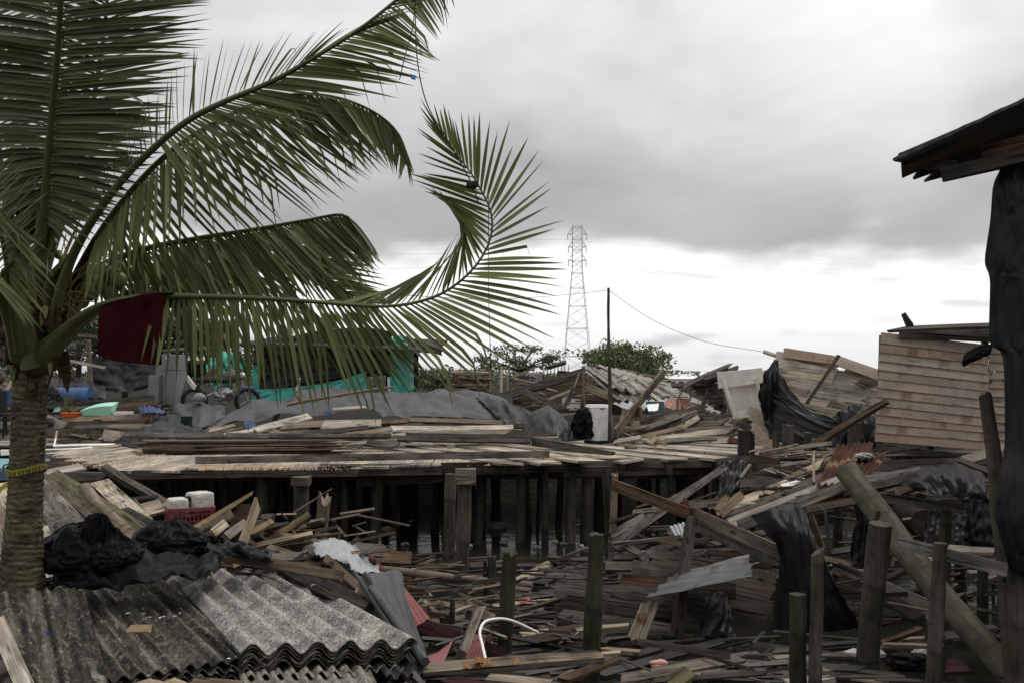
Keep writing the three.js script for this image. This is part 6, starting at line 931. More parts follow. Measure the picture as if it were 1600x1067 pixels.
{ // motorcycle beyond the tarpaulin
  const t = thing('motorcycle', 'dark motorcycle parked between the fridge and the teal hut', 'motorcycle'), o = P(345, 618, 18.9), s = 0.8, yaw = 0.5;
  const T = (x, y, z) => V(o.x + (x * Math.cos(yaw) + z * Math.sin(yaw)) * s, o.y + y * s, o.z + (-x * Math.sin(yaw) + z * Math.cos(yaw)) * s);
  for (const x of [-0.62, 0.62]) { const g = new THREE.TorusGeometry(0.27 * s, 0.05 * s, 8, 28); g.rotateY(yaw); const c = T(x, -0.12, 0); g.translate(c.x, c.y, c.z); const w = obj('wheel', g, M.rubber, t); for (let i = 0; i < 5; i++) { const a = i * Math.PI / 2.5; obj('spoke', tubeGeo([c, T(x + Math.cos(a) * 0.26, -0.12 + Math.sin(a) * 0.26, 0)], 0.012, 1, 5), M.steel, w); } }
  obj('frame', [tubeGeo([T(-0.6, -0.12, 0), T(-0.2, 0.05, 0), T(0.3, 0.35, 0), T(0.42, 0.42, 0)], 0.022, 12, 6), tubeGeo([T(-0.2, 0.05, 0), T(0.1, -0.2, 0), T(0.35, 0.3, 0)], 0.02, 12, 6)], M.steel, t);
  obj('fork', tubeGeo([T(0.62, -0.12, 0), T(0.46, 0.35, 0), T(0.4, 0.52, 0)], 0.024, 8, 6), M.steel, t);
  obj('fuel_tank', lumpGeo(T(0.18, 0.42, 0), 0.24, 0.13, 0.13, { amp: 0.03, detail: 10 }), M.tinDark, t); obj('seat', lumpGeo(T(-0.25, 0.36, 0), 0.33, 0.07, 0.11, { amp: 0.03, detail: 10 }), M.rubber, t); obj('engine', lumpGeo(T(0.05, 0.02, 0), 0.18, 0.16, 0.12, { amp: 0.2, detail: 10 }), M.steel, t);
  obj('handlebar', tubeGeo([T(0.3, 0.62, 0.28), T(0.4, 0.56, 0.1), T(0.4, 0.56, -0.1), T(0.3, 0.62, -0.28)], 0.014, 16, 6), M.steel, t); obj('headlight', lumpGeo(T(0.5, 0.46, 0), 0.07, 0.08, 0.08, { amp: 0.02, detail: 8 }), M.steel, t); obj('mudguard', tubeGeo([T(0.36, 0.0, 0), T(0.5, 0.17, 0), T(0.75, 0.17, 0)], 0.035, 12, 6), M.blueDrum, t);
}
tag(obj('helmet', lumpGeo(P(311, 622, 18.2), 0.12, 0.1, 0.11, { amp: 0.06, detail: 8 }), M.fridge), 'greyish round helmet near the motorcycle wheel', 'helmet');

// ---------------------------------------------------------------- near left: bank, boards, rubbish bags, crate
const RN = rng(131);
for (const [a, b, w, t, roll, k, l, o] of [
  [[76, 742, 10.6], [232, 846, 7.7], 0.2, 0.03, 24, 'moss', 'broad mossy board sliding down from the deck corner beside the palm trunk'],
  [[66, 741, 10.4], [150, 816, 8.4], 0.06, 0.05, 40, 'tan', 'narrow brown batten on the left edge of the broad mossy board'],
  [[64, 752, 10.2], [128, 820, 8.3], 0.07, 0.06, 20, 'grey', 'split grey pole-like board left of the narrow brown batten'],
  [[60, 764, 9.8], [118, 838, 7.8], 0.26, 0.03, 12, 'grey', 'wide light grey board lying right behind the palm trunk'],
  [[52, 786, 9.4], [92, 846, 7.9], 0.2, 0.03, 14, 'grey', 'second wide grey board half hidden by the palm trunk'],
  [[-14, 758, 9.8], [14, 812, 8.4], 0.34, 0.03, 10, 'pale', 'pale wide board left of the palm trunk, upper one'],
  [[-30, 800, 8.6], [6, 880, 7.2], 0.36, 0.03, 8, 'grey', 'grey wide board left of the palm trunk, lower one'],
  [[40, 830, 8.2], [96, 900, 7.0], 0.34, 0.03, 6, 'pale', 'pale board running under the garbage bags beside the palm trunk'],
  [[154, 752, 10.0], [226, 820, 8.5], 0.165, 0.035, 22, 'pale', 'wide pale board leaning beside the peeled log'],
  [[163, 731, 10.9], [262, 790, 9.6], 0.075, 0.08, 20, 'dark', 'dark heavy beam sloping down from the deck corner'],
  [[178, 796, 8.8], [240, 830, 8.1], 0.17, 0.03, 24, 'dark', 'dark board under the foot of the wide pale board'],
  [[180, 818, 8.3], [216, 852, 7.6], 0.12, 0.03, 30, 'tan', 'brown board end just above the left garbage bag'],
  [[204, 785, 9.3], [226, 812, 8.8], 0.1, 0.03, 30, 'grey', 'short grey board, first of three left of the red crate'],
  [[212, 796, 9.1], [250, 786, 9.3], 0.1, 0.03, 25, 'grey', 'short grey board, second of three left of the red crate'],
  [[218, 804, 9.0], [264, 792, 9.2], 0.12, 0.03, 25, 'pale', 'short pale board, third of three left of the red crate'],
  [[200, 782, 9.6], [250, 776, 9.8], 0.1, 0.03, 10, 'dark', 'dark short board behind the three short boards left of the red crate'],
  // freshly broken wood right of the crate
  [[296, 832, 8.6], [396, 769, 8.9], 0.07, 0.025, 60, 'fresh', 'long fresh splintered lath pointing up right of the red crate', { taper: 0.35 }],
  [[306, 838, 8.5], [362, 800, 8.7], 0.09, 0.03, 70, 'tan', 'brown board under the long fresh lath right of the red crate'],
  [[379, 848, 8.2], [404, 779, 8.4], 0.075, 0.035, 70, 'fresh', 'upright fresh wood lath with a cut top right of the red crate'],
  [[384, 838, 8.3], [425, 815, 8.5], 0.055, 0.045, 40, 'fresh', 'short fresh lath crossing the upright fresh lath'],
  [[366, 806, 8.8], [406, 806, 8.9], 0.22, 0.02, 82, 'brown', 'dark brown board piece behind the upright fresh lath'],
  [[394, 855, 8.1], [488, 835, 8.3], 0.045, 0.05, 40, 'tan', 'orange-brown lath lying level right of the upright fresh lath'],
  [[418, 848, 8.5], [484, 805, 8.9], 0.065, 0.06, 30, 'brown', 'dark brown beam end pointing up right of the upright fresh lath'],
  [[448, 834, 8.9], [506, 884, 7.9], 0.06, 0.03, 50, 'grey', 'grey lath running down from the dark brown beam end'],
  [[420, 856, 8.1], [516, 886, 7.6], 0.05, 0.04, 30, 'tan', 'tan lath running down to the white metal sheet'],
  [[248, 853, 7.4], [534, 901, 7.0], 0.075, 0.05, 60, 'tan', 'long brown beam lying across above the grey wavy roof sheets', { rag: 0.2 }],
  [[424, 874, 7.4], [474, 871, 7.4], 0.075, 0.05, 40, 'grey', 'short grey block on top of the long brown beam'],
  [[332, 834, 8.4], [352, 818, 8.5], 0.08, 0.05, 50, 'pale', 'pale chunk of wood between the crate and the upright lath'],
  [[352, 840, 8.3], [382, 818, 8.5], 0.075, 0.06, 50, 'pale', 'second pale chunk of wood left of the upright lath'],
  [[336, 820, 8.6], [372, 838, 8.4], 0.09, 0.03, 30, 'dark', 'dark broken board below the pale chunks of wood'],
  [[400, 820, 9.0], [440, 826, 8.9], 0.1, 0.03, 50, 'dark', 'dark board in the shade behind the orange-brown lath'],
  [[494, 914, 6.9], [577, 953, 6.6], 0.12, 0.08, 40, 'dark', 'dark heavy beam beside the highest ridge of the wavy sheets'],
  [[524, 908, 7.2], [566, 943, 6.8], 0.07, 0.03, 40, 'brown', 'brown splintered board above the dark heavy beam'],
  [[510, 872, 7.4], [594, 947, 6.7], 0.055, 0.04, 50, 'tan', 'sawdust-brown batten lying on the dark metal sheets'],
  [[470, 880, 7.6], [540, 900, 7.4], 0.1, 0.03, 20, 'dark', 'dark board in the shade left of the white metal sheet'],
  [[440, 884, 7.6], [520, 930, 7.0], 0.12, 0.04, 20, 'dark', 'dark board going under the wavy sheets behind the beam'],
]) plank(a, b, w, t, roll, k, l, { rag: 0.14, ...(o ?? {}) });
for (let i = 0; i < 34; i++) { const x = 270 + RN() * 260, y = 812 + RN() * 70, L = 0.25 + RN() * 0.5, a = RN() * 3.14, c = P(x, y, 9.4 - (y - 800) * 0.022); plank(c, c.clone().add(V(Math.cos(a) * L, (RN() - 0.45) * 0.2, Math.sin(a) * L * 0.6)), 0.05 + RN() * 0.07, 0.03, RN() * 80, RN() < 0.55 ? 'dark' : RN() < 0.5 ? 'brown' : 'grey', 'small broken board in the heap around the red crate', { group: 'small broken boards in the heap around the red crate', rag: 0.3 }); }
for (let i = 0; i < 22; i++) { const x = -10 + RN() * 250, y = 775 + RN() * 120, L = 0.5 + RN() * 0.6, a = -0.9 + RN() * 0.5, c = P(x, y, 10 - (y - 760) * 0.022); c.y -= 0.1; plank(c, c.clone().add(V(-Math.cos(a) * L * 0.5, 0.12, Math.sin(a) * L)), 0.1 + RN() * 0.1, 0.03, RN() * 30, RN() < 0.5 ? 'grey' : 'dark', 'weathered board in the lower layer of the board slope behind the palm trunk', { group: 'boards in the lower layer of the board slope behind the palm trunk', rag: 0.2 }); }
post('log', [[133, 762, 9.6], [150, 784, 9.1], [180, 812, 8.5], [218, 842, 7.9]], [0.055, 0.05, 0.047, 0.045], M.log, 'pale peeled crooked log lying on the board slope', { category: 'log', rough: 0.22, seg: 20 });
{ // garbage bags: gathered plastic with a knotted neck
  const bag = (label, parts) => { const t = thing('garbage_bag', label, 'garbage bag'); parts.forEach(([n, x, y, z, rx, ry, rz, s, o], i) => obj(n, bagGeo(P(x, y, z), rx, ry, rz, { seed: s, ...o }), M.black, t)); return t; };
  bag('fat black garbage bag with a knotted top right beside the palm trunk', [['body', 130, 868, 6.5, 0.27, 0.165, 0.22, 3], ['neck', 153, 834, 6.45, 0.10, 0.10, 0.09, 8, { neckPleat: true }]]);
  bag('black garbage bag slumped against the right side of the fat bag', [['body', 186, 872, 6.35, 0.14, 0.11, 0.15, 12], ['neck', 176, 846, 6.45, 0.06, 0.07, 0.06, 14, { neckPleat: true }]]);
  bag('pointed black garbage bag below the red crate', [['body', 264, 854, 7.0, 0.235, 0.15, 0.2, 21, {}], ['neck', 252, 838, 7.0, 0.08, 0.06, 0.07, 24, { neckPleat: true }]]);
}
tag(obj('plastic_sheet', drapeGeo([[[84, 896, 6.5], [130, 880, 6.5], [180, 872, 6.5], [230, 860, 6.6], [300, 868, 6.8], [345, 872, 6.9]], [[80, 915, 6.3], [130, 908, 6.25], [180, 902, 6.2], [236, 890, 6.3], [290, 892, 6.5], [338, 896, 6.6]], [[70, 922, 6.2], [120, 920, 6.2], [180, 916, 6.1], [240, 908, 6.15], [285, 900, 6.3], [322, 900, 6.4]]], { nu: 80, nv: 26, amp: 0.06, fu: 5, fv: 1.6, seed: 91, edge: 0.05 }), M.black), 'crumpled black plastic trailing at the foot of the garbage bags', 'plastic sheet');
tag(obj('plastic_sheet', drapeGeo([[[312, 862, 7.1], [345, 848, 7.2], [380, 848, 7.2], [412, 862, 7.2]], [[312, 876, 6.95], [345, 860, 7.0], [385, 862, 7.0], [424, 876, 7.1]], [[306, 884, 6.9], [350, 872, 6.9], [390, 874, 6.95], [424, 882, 7.0]]], { nu: 50, nv: 22, amp: 0.045, fu: 4, fv: 1.5, seed: 93, edge: 0.02 }), M.black), 'creased black plastic lying over the long brown beam', 'plastic sheet');
{ // red crate with foam boxes
  const t = thing('crate', 'dark red plastic crate holding foam boxes left of the fresh broken wood', 'crate'), z = 9.0, k = z / F, c = P(296, 811, z), W = 78 * k, H = 42 * k, D = 0.3, ry = 0.45;
  const at = (x, y, q) => V(c.x + x * Math.cos(ry) + q * Math.sin(ry), c.y + y, c.z - x * Math.sin(ry) + q * Math.cos(ry));
  const side = (n, cx, cz, w, r) => { const g = []; const put = (x, y, sx, sy, d = 0.014) => { const b = new THREE.BoxGeometry(sx, sy, d); b.translate(x, y, 0); b.rotateY(r); b.translate(cx, 0, cz); b.rotateY(ry); b.translate(c.x, c.y, c.z); g.push(b); };
    put(0, H / 2 - 0.015, w, 0.03, 0.022); put(0, -H / 2 + 0.015, w, 0.03, 0.022); put(-w / 2 + 0.02, 0, 0.04, H - 0.061); put(w / 2 - 0.02, 0, 0.04, H - 0.061); for (let i = 1; i < n; i++) put(-w / 2 + w * i / n, 0, 0.012, H - 0.061, 0.01); for (let i = 1; i < 4; i++) put(0, -H / 2 + H * i / 4, w - 0.081, 0.012, 0.006); obj('side', g, M.crate, t); };
  side(11, 0, D / 2, W * 0.86, 0); side(11, 0, -D / 2, W * 0.86, 0); side(8, W * 0.43, 0, D - 0.024, Math.PI / 2); side(8, -W * 0.43, 0, D - 0.024, Math.PI / 2);
  obj('bottom', boxGeo(at(0, -H / 2 + 0.006, 0), W * 0.84, 0.01, D - 0.03, ry), M.crate, t);
  const fo = (label, x, y, q, sx, sy, sz, r) => tag(obj('foam_box', soft(new THREE.BoxGeometry(sx, sy, sz, 12, 8, 12), (v) => { const rr = 0.025, p = V(clamp(v.x, -sx / 2 + rr, sx / 2 - rr), clamp(v.y, -sy / 2 + rr, sy / 2 - rr), clamp(v.z, -sz / 2 + rr, sz / 2 - rr)), e = v.clone().sub(p); if (e.length() > 0) e.setLength(rr * (1 + 0.15 * N3(v.x * 30, v.y * 30, v.z * 30))); return p.add(e); }).rotateY(r).translate(...at(x, y, q).toArray()), M.foam), label, 'foam box');
  fo('low whitish foam box, left one in the red crate', -0.11, 0.13, 0.02, 0.17, 0.14, 0.2, ry); fo('taller whitish foam box, right one in the red crate', 0.09, 0.155, -0.02, 0.2, 0.17, 0.2, ry + 0.25);
  tag(obj('bundle', lumpGeo(at(-0.02, 0.19, 0.03), 0.03, 0.025, 0.03, { detail: 8, seed: 5 }), M.rubber), 'small black bundle between the two foam boxes', 'bundle');
}

// ---------------------------------------------------------------- near left: stacked corrugated roof sheets
{
  // small-wave weathered sheets
  const A = P(-30, 925, 6.35), B = P(275, 905, 7.25), C = P(40, 1078, 4.85), D = P(430, 1026, 5.42);
  tag(obj('roof_sheet', corrGeo(P(-60, 924, 6.2), P(130, 920, 6.2), P(-30, 1180, 4.2), P(200, 1180, 4.2), 9, 0.013, { t: 0.008, nv: 14, warp: 0.02, sag: -0.01, seed: 2, rag: 0.01 }), M.asbDark), 'dark lichen-speckled corrugated sheet at the lower left corner, under the broken-edged one', 'roof sheet');
  for (let i = 3; i >= 0; i--) { const d = V((RN() - 0.5) * 0.03, -0.022 * i - (i ? 0.012 : 0), (RN() - 0.5) * 0.03); tag(obj('roof_sheet', corrGeo(A.clone().add(d), B.clone().add(d), C.clone().add(d), D.clone().add(d), 15, 0.016, { t: 0.007, nv: 20, per: 12, warp: 0.025, seed: 11 + i, rag: 0.016, ragf: 1 + i, phase: i * 0.4 }), M.asbDark), ['top dark corrugated sheet with white specks and a brown shard on it', 'second dark corrugated sheet under the white-specked one', 'third dark corrugated sheet under the white-specked one', 'lowest dark corrugated sheet under the white-specked one'][i], 'roof sheet'); }
  // wide-wave grey stack
  const E = P(266, 896, 7.3), Fq = P(446, 890, 7.9), Gq = P(376, 1014, 5.35), H = P(654, 1003, 5.7);
  for (let i = 5; i >= 0; i--) { const d = V(-0.003 * i, -0.019 * i, (RN() - 0.5) * 0.02); tag(obj('roof_sheet', corrGeo(E.clone().add(d), Fq.clone().add(d), Gq.clone().add(d), H.clone().add(d), 5.6, 0.031, { t: 0.008, nv: 24, per: 18, seed: 31 + i * (i ? 1 : 0), rag: i ? 0.012 : 0.006, phase: -0.6 }), i ? M.asbDark : M.asbGrey), `${['top light grey', 'second', 'third', 'fourth', 'fifth', 'lowest'][i]} wide-waved roof sheet of the stack in the foreground`, 'roof sheet'); }
  for (let i = 0; i < 3; i++) { const d = V(0.01 * i, -0.14 - 0.05 * i, 0.1); tag(obj('roof_sheet', corrGeo(P(330, 945, 6.9).add(d), P(560, 938, 7.1).add(d), P(394 + i * 8, 1000, 5.55).add(d), P(640 + i * 6, 994, 5.8).add(d), 9, 0.016, { t: 0.008, nv: 10, seed: 41 + i, warp: 0.04, rag: 0.02 }), M.asbDark), `dark corrugated sheet ${['first', 'second', 'third'][i]} from the top under the wide-waved stack`, 'roof sheet'); }
  // pale small-wave sheets at the bottom
  for (const [a, b, c, d, n, m, l, s] of [
    [[384, 1000, 6.6], [500, 996, 6.7], [402, 1046, 5.45], [532, 1042, 5.6], 6, M.asbPale, 'pale small-waved sheet poking out below the wide-waved stack, upper left', 51],
    [[370, 1004, 6.4], [530, 1000, 6.6], [386, 1058, 5.25], [560, 1052, 5.4], 8, M.asbPale, 'pale small-waved sheet second below the wide-waved stack', 52],
    [[500, 1000, 6.6], [592, 998, 6.8], [532, 1048, 5.5], [632, 1042, 5.65], 5, M.asbPale, 'yellowish small-waved sheet in the middle below the wide-waved stack', 53],
    [[560, 1000, 6.4], [640, 996, 6.6], [604, 1058, 5.4], [668, 1048, 5.55], 3.4, M.tin, 'shiny grey metal corrugated end at the right of the wide-waved stack', 54],
    [[360, 1016, 6.2], [560, 1010, 6.3], [380, 1076, 5.0], [590, 1070, 5.15], 9, M.asbPale, 'lowest pale small-waved sheet at the bottom edge of the photo', 55]]) tag(obj('roof_sheet', corrGeo(P(...a), P(...b), P(...c), P(...d), n, 0.017, { t: 0.007, nv: 10, per: 12, warp: 0.02, seed: s, rag: 0.012 }), m), l, 'roof sheet');
  tag(obj('roof_sheet', corrGeo(P(110, 998, 5.3).setY(P(110, 998, 5.3).y + 0.016), P(118, 997, 5.3).setY(P(118, 997, 5.3).y + 0.016), P(160, 1080, 4.6), P(172, 1080, 4.6), 0.6, 0.008, { t: 0.006, nv: 8, ragu: 0.03, rag: 0.02, seed: 61 }), M.asbDark), 'narrow broken strip of corrugated sheet near the lower left corner', 'roof sheet');
  // bits lying on the sheets
  tag(obj('shard', boardGeo(P(199, 983, 5.5), P(233, 982, 5.5), 0.07, 0.008, 20, RN, { rag: 0.6 }), M.cardboard), 'flat brown cardboard shard on the top dark corrugated sheet', 'shard');
  for (let i = 0; i < 40; i++) { const u = RN(), v = RN(), p = A.clone().lerp(B, u).lerp(C.clone().lerp(D, u), v); p.y += 0.016; const L = 0.005 + 0.012 * RN() * RN(), g = boardGeo(p, p.clone().add(V(L, 0.002, (RN() - 0.5) * L)), L * 0.6, 0.003, RN() * 40, RN, { rag: 0.5, seg: 1 }); tag(obj('paper_scrap', g, M.white), 'tiny white scrap on the top dark corrugated sheet', 'scrap', 'tiny white scraps on the top dark corrugated sheet'); }
  for (const [x, y, s] of [[98, 954, 0.03], [198, 961, 0.025], [222, 962, 0.02], [229, 968, 0.025], [250, 967, 0.03], [270, 966, 0.022], [127, 949, 0.015]]) { const c = P(x, y, 6.35 - (y - 920) * 0.0128); c.y += 0.01; tag(obj('feather', drapeGeo([[c, c.clone().add(V(s, 0.004, 0))], [c.clone().add(V(-s * 0.2, 0, s * 0.6)), c.clone().add(V(s * 0.8, 0.01, s * 0.7))]], { nu: 6, nv: 6, amp: s * 0.3, seed: x }), M.white), 'small white crumpled scrap on the top dark corrugated sheet', 'scrap', 'small white crumpled scraps on the top dark corrugated sheet'); }
  tag(obj('bottle_cap', cylGeo(P(74, 989, 5.35), 0.008, 0.008, 0.006, 10, { rx: 0.4 }), mat(0.01, 0.03, 0.3)), 'small blue bottle cap on the dark corrugated sheets', 'bottle cap');
}
for (const [a, b, w, t, roll, k, l] of [[[186, 1070, 4.7], [256, 1082, 4.6], 0.14, 0.03, 10, 'fresh', 'fresh tan plank end under the dark sheets, left of two at the photo\'s bottom'], [[252, 1072, 4.7], [300, 1090, 4.6], 0.14, 0.03, 10, 'fresh', 'fresh tan plank end under the dark sheets, right of two at the photo\'s bottom'], [[296, 1072, 4.75], [372, 1078, 4.7], 0.14, 0.03, 10, 'tan', 'brown plank end under the dark sheets beside the fresh ones'], [[-6, 968, 5.4], [40, 1076, 4.5], 0.08, 0.03, 25, 'pale', 'pale batten lying on the far left edge of the dark sheets'], [[-30, 1040, 4.9], [22, 1058, 4.8], 0.1, 0.04, 40, 'grey', 'grey board end in the lower left corner']]) plank(a, b, w, t, roll, k, l);
tag(obj('metal_sheet', drapeGeo([[[489, 858, 7.7], [494, 848, 7.9], [510, 842, 8.1], [528, 842, 8.2], [546, 848, 8.2], [560, 858, 8.0]], [[494, 868, 7.5], [508, 862, 7.6], [526, 862, 7.7], [545, 866, 7.7], [562, 872, 7.7], [576, 876, 7.6]], [[512, 872, 7.4], [530, 876, 7.4], [546, 884, 7.3], [558, 893, 7.2], [578, 896, 7.2], [602, 897, 7.2]]], { nu: 80, nv: 40, amp: 0.022, fu: 9, fv: 2, seed: 101, edge: 0.035 }), M.tinWhite), 'crumpled white metal sheet lying above the dark metal sheets', 'metal sheet');
tag(obj('metal_sheet', drapeGeo([[[576, 895, 7.0], [600, 892, 7.1], [620, 890, 7.1], [629, 897, 7.0]], [[590, 930, 6.6], [610, 930, 6.6], [624, 930, 6.6], [634, 930, 6.6]], [[618, 985, 6.1], [634, 985, 6.1], [644, 985, 6.1], [652, 985, 6.1]], [[652, 1036, 5.6], [662, 1036, 5.6], [668, 1036, 5.6], [672, 1034, 5.6]]], { nu: 30, nv: 40, amp: 0.012, fu: 3, fv: 1, seed: 102 }), M.tinDark), 'tall dark grey metal sheet leaning over the wide-waved stack', 'metal sheet');
tag(obj('metal_sheet', corrGeo(P(548, 893, 7.2), P(578, 898, 7.1), P(646, 1038, 5.55), P(668, 1036, 5.6), 1.6, 0.022, { t: 0.003, nv: 14, per: 16, seed: 3 }), M.tinDark), 'dark folded metal sheet between the wide-waved stack and the tall dark sheet', 'metal sheet');
post('metal_tube', [[580, 919, 6.75], [620, 972, 6.1], [664, 1034, 5.5]], 0.026, M.tin, 'shiny grey metal tube sloping down beside the tall dark sheet', { category: 'tube', rough: 0.02 });
for (const [a, b, c, d, n, l, s] of [[[608, 905, 7.4], [632, 918, 7.5], [640, 985, 6.9], [672, 965, 7.1], 5, 'pinkish red ribbed metal sheet right of the tall dark sheet', 3], [[552, 842, 8.5], [560, 842, 8.5], [596, 892, 7.7], [604, 892, 7.7], 2, 'narrow red ribbed metal strip behind the white metal sheet', 5], [[672, 1030, 6.6], [708, 1000, 7.0], [640, 1022, 6.4], [690, 1044, 6.3], 3, 'flat pinkish ribbed sheet lying low beside the foreground plank', 7], [[734, 985, 7.6], [758, 1000, 7.5], [724, 1030, 7.0], [752, 1036, 7.0], 5, 'ribbed dark pink sheet standing left of the white hose', 9]]) tag(obj('metal_sheet', corrGeo(P(...a), P(...b), P(...c), P(...d), n, 0.008, { t: 0.003, nv: 6, seed: s }), M.pinkTin), l, 'metal sheet');
tag(obj('plastic_scrap', boardGeo(P(555, 924, 6.9), P(566, 928, 6.9), 0.06, 0.004, 60, RN, { rag: 0.6 }), M.salmon), 'small pink scrap beside the sawdust-brown batten', 'scrap');

// ---------------------------------------------------------------- posts, logs and planks standing in the near water
const stand = (l, x0, y0, x1, y1, z, wpx, m, o = {}) => { const a = P(x1, y1, z), b = P(x0, y0, o.z2 ?? z); if (!o.keep) { const s = (-0.6 - b.y) / (a.y - b.y); a.lerpVectors(b, a, s); } const r = wpx / 2 * z / F; return post('post', [a, a.clone().lerp(b, 0.5).add(V(0.012 * (RN() - 0.5), 0, 0)), b], [r * 1.12, r * 1.04, r * 0.95], m, l, { rough: 0.2, rad: 14, seg: 14, ul: 0.8, ...o }); };
stand('tall round mossy post nearest the lower end of the foreground plank', 932, 836, 922, 1100, 6.9, 27, M.poleGreen, { splinter: 0.03 });
stand('broken-topped mossy post beside the white hose', 797, 868, 788, 1022, 7.8, 24, M.poleGreen, { splinter: 0.07 });
stand('short green stub left of the broken-topped post', 769, 871, 767, 938, 9.6, 13, M.poleGreen, { splinter: 0.03 });
stand('very thin dark stake beside the short green stub', 758, 876, 757, 938, 9.6, 6, M.poleDark);
stand('thin greenish stake in the debris left of the white hose', 707, 942, 705, 996, 8.3, 9, M.poleGreen, { splinter: 0.08 });
stand('short dark stake in the debris left of the thin greenish stake', 691, 964, 691, 990, 8.4, 8, M.poleDark);
stand('thick dark green stump-like post, shorter of the two beside the big tarpaulin', 1246, 928, 1248, 1100, 6.9, 27, M.poleGreen);
stand('slim grey post just right of the shorter dark green post', 1278, 862, 1274, 1100, 6.8, 20, M.pole, { slant: 0.03 });
stand('stout bamboo-like post with a spiked top under the fallen log', 1376, 818, 1357, 1032, 7.7, 33, M.pole, { z2: 7.5 });
stand('grey post carrying the thick cross beam at its left part', 1470, 848, 1457, 1110, 6.75, 22, M.pole);
stand('upright grey post under the hanging tarpaulin', 1479, 792, 1479, 930, 9.2, 18, M.pole);
stand('green post standing right behind the cross beam', 1501, 880, 1502, 960, 9.4, 18, M.poleGreen);
stand('green post further right behind the cross beam', 1537, 890, 1537, 985, 8.9, 17, M.poleGreen);
stand('thin green post beside the leaning house post', 1556, 905, 1557, 970, 9.6, 12, M.poleGreen);
stand('short greenish post behind the curved black strip', 1310, 792, 1308, 872, 11.0, 14, M.poleGreen);
stand('small post behind the fallen log', 1390, 780, 1390, 812, 11.4, 13, M.poleDark);
post('post', [[1592, 1110, 6.6], [1576, 900, 6.75], [1560, 760, 6.85], [1541, 618, 6.9]], [0.075, 0.068, 0.06, 0.042], M.pole, 'long tapering leaning post in front of the clean clapboard wall', { rough: 0.14, rad: 14, seg: 24, splinter: 0.04 });
post('post', [[1596, 1100, 6.9], [1590, 890, 7.0]], 0.05, M.pole, 'grey post at the photo\'s right edge under the house floor beam', { rough: 0.14 });
stand('rotten brown post with split top beside the long plank', 946, 737, 952, 885, 11.6, 11, M.poleDark, { splinter: 0.12 });
stand('rotten reddish post close right of the split brown post', 961, 744, 955, 882, 11.4, 11, M.log, { splinter: 0.1 });
stand('split grey stump under the boardwalk right of the fresh wood', 506, 786, 500, 848, 10.4, 20, M.log, { splinter: 0.22 });
post('log', [[1322, 733, 8.6], [1372, 800, 8.3], [1440, 890, 7.8], [1510, 975, 7.3], [1580, 1056, 6.95]], [0.098, 0.105, 0.1, 0.098, 0.085], M.logGrey, 'huge fallen round log slanting down across the posts', { category: 'log', rough: 0.16, rad: 18, seg: 30, slant: 0.05, ul: 0.8 });
plank([1367, 822, 7.65], [1373, 797, 7.6], 0.05, 0.03, 90, 'brown', 'brown spike on top of the stout bamboo-like post', { taper: 0.5, rag: 0.4 });
plank([1408, 848, 7.1], [1580, 892, 6.5], 0.085, 0.09, 80, 'grey', 'thick grey cross beam between the fallen log and the house', { rag: 0.02, bow: 0.002 });
plank([1374, 776, 9.3], [1508, 794, 9.1], 0.085, 0.06, 85, 'grey', 'grey beam resting on the upright post under the hanging tarpaulin');
post('log', [[596, 889, 9.6], [680, 899, 9.5], [762, 908, 9.4]], [0.034, 0.036, 0.03], M.log, 'long pale pole floating level under the boardwalk', { category: 'log', rough: 0.25, seg: 16 });
post('log', [[802, 911, 9.35], [832, 914, 9.3]], [0.03, 0.026], M.log, 'pale pole end right of the broken-topped post', { category: 'log', rough: 0.25 });
plank([656, 1049, 5.9], [938, 1026, 6.4], 0.11, 0.045, 14, 'grey', 'grey plank bridging from the roof sheets to the tall mossy post', { rag: 0.06, bow: 0.004 });
for (const [x, y, s] of [[748, 1033, 0.05], [755, 1035, 0.045], [764, 1037, 0.06], [744, 1040, 0.045], [728, 1041, 0.035], [806, 1034, 0.035]]) tag(obj('dry_leaf', drapeGeo([[P(x - 5, y - 3, 6.02), P(x, y - 7, 6.03), P(x + 6, y - 2, 6.02)], [P(x - 6, y + 1, 5.98), P(x, y - 1, 5.98), P(x + 7, y + 1, 5.98)], [P(x - 5, y + 4, 5.95), P(x, y + 3, 5.94), P(x + 5, y + 4, 5.95)]], { nu: 10, nv: 8, amp: s * 0.3, seed: x }), M.deadLeaf), x > 780 ? 'single dry orange leaf right on the grey foreground plank' : 'dry orange leaf of the little heap on the grey foreground plank', 'leaf', x > 780 ? undefined : 'dry leaves heaped on the foreground plank');
tag(obj('hose', tubeGeo([P(760, 1036, 6.4), P(754, 1010, 6.7), P(750, 985, 7.0), P(757, 972, 7.1), P(775, 967, 7.2), P(800, 970, 7.4), P(840, 988, 7.6)], 0.011, 50, 8), M.hose), 'white plastic hose arching out of the debris', 'hose');

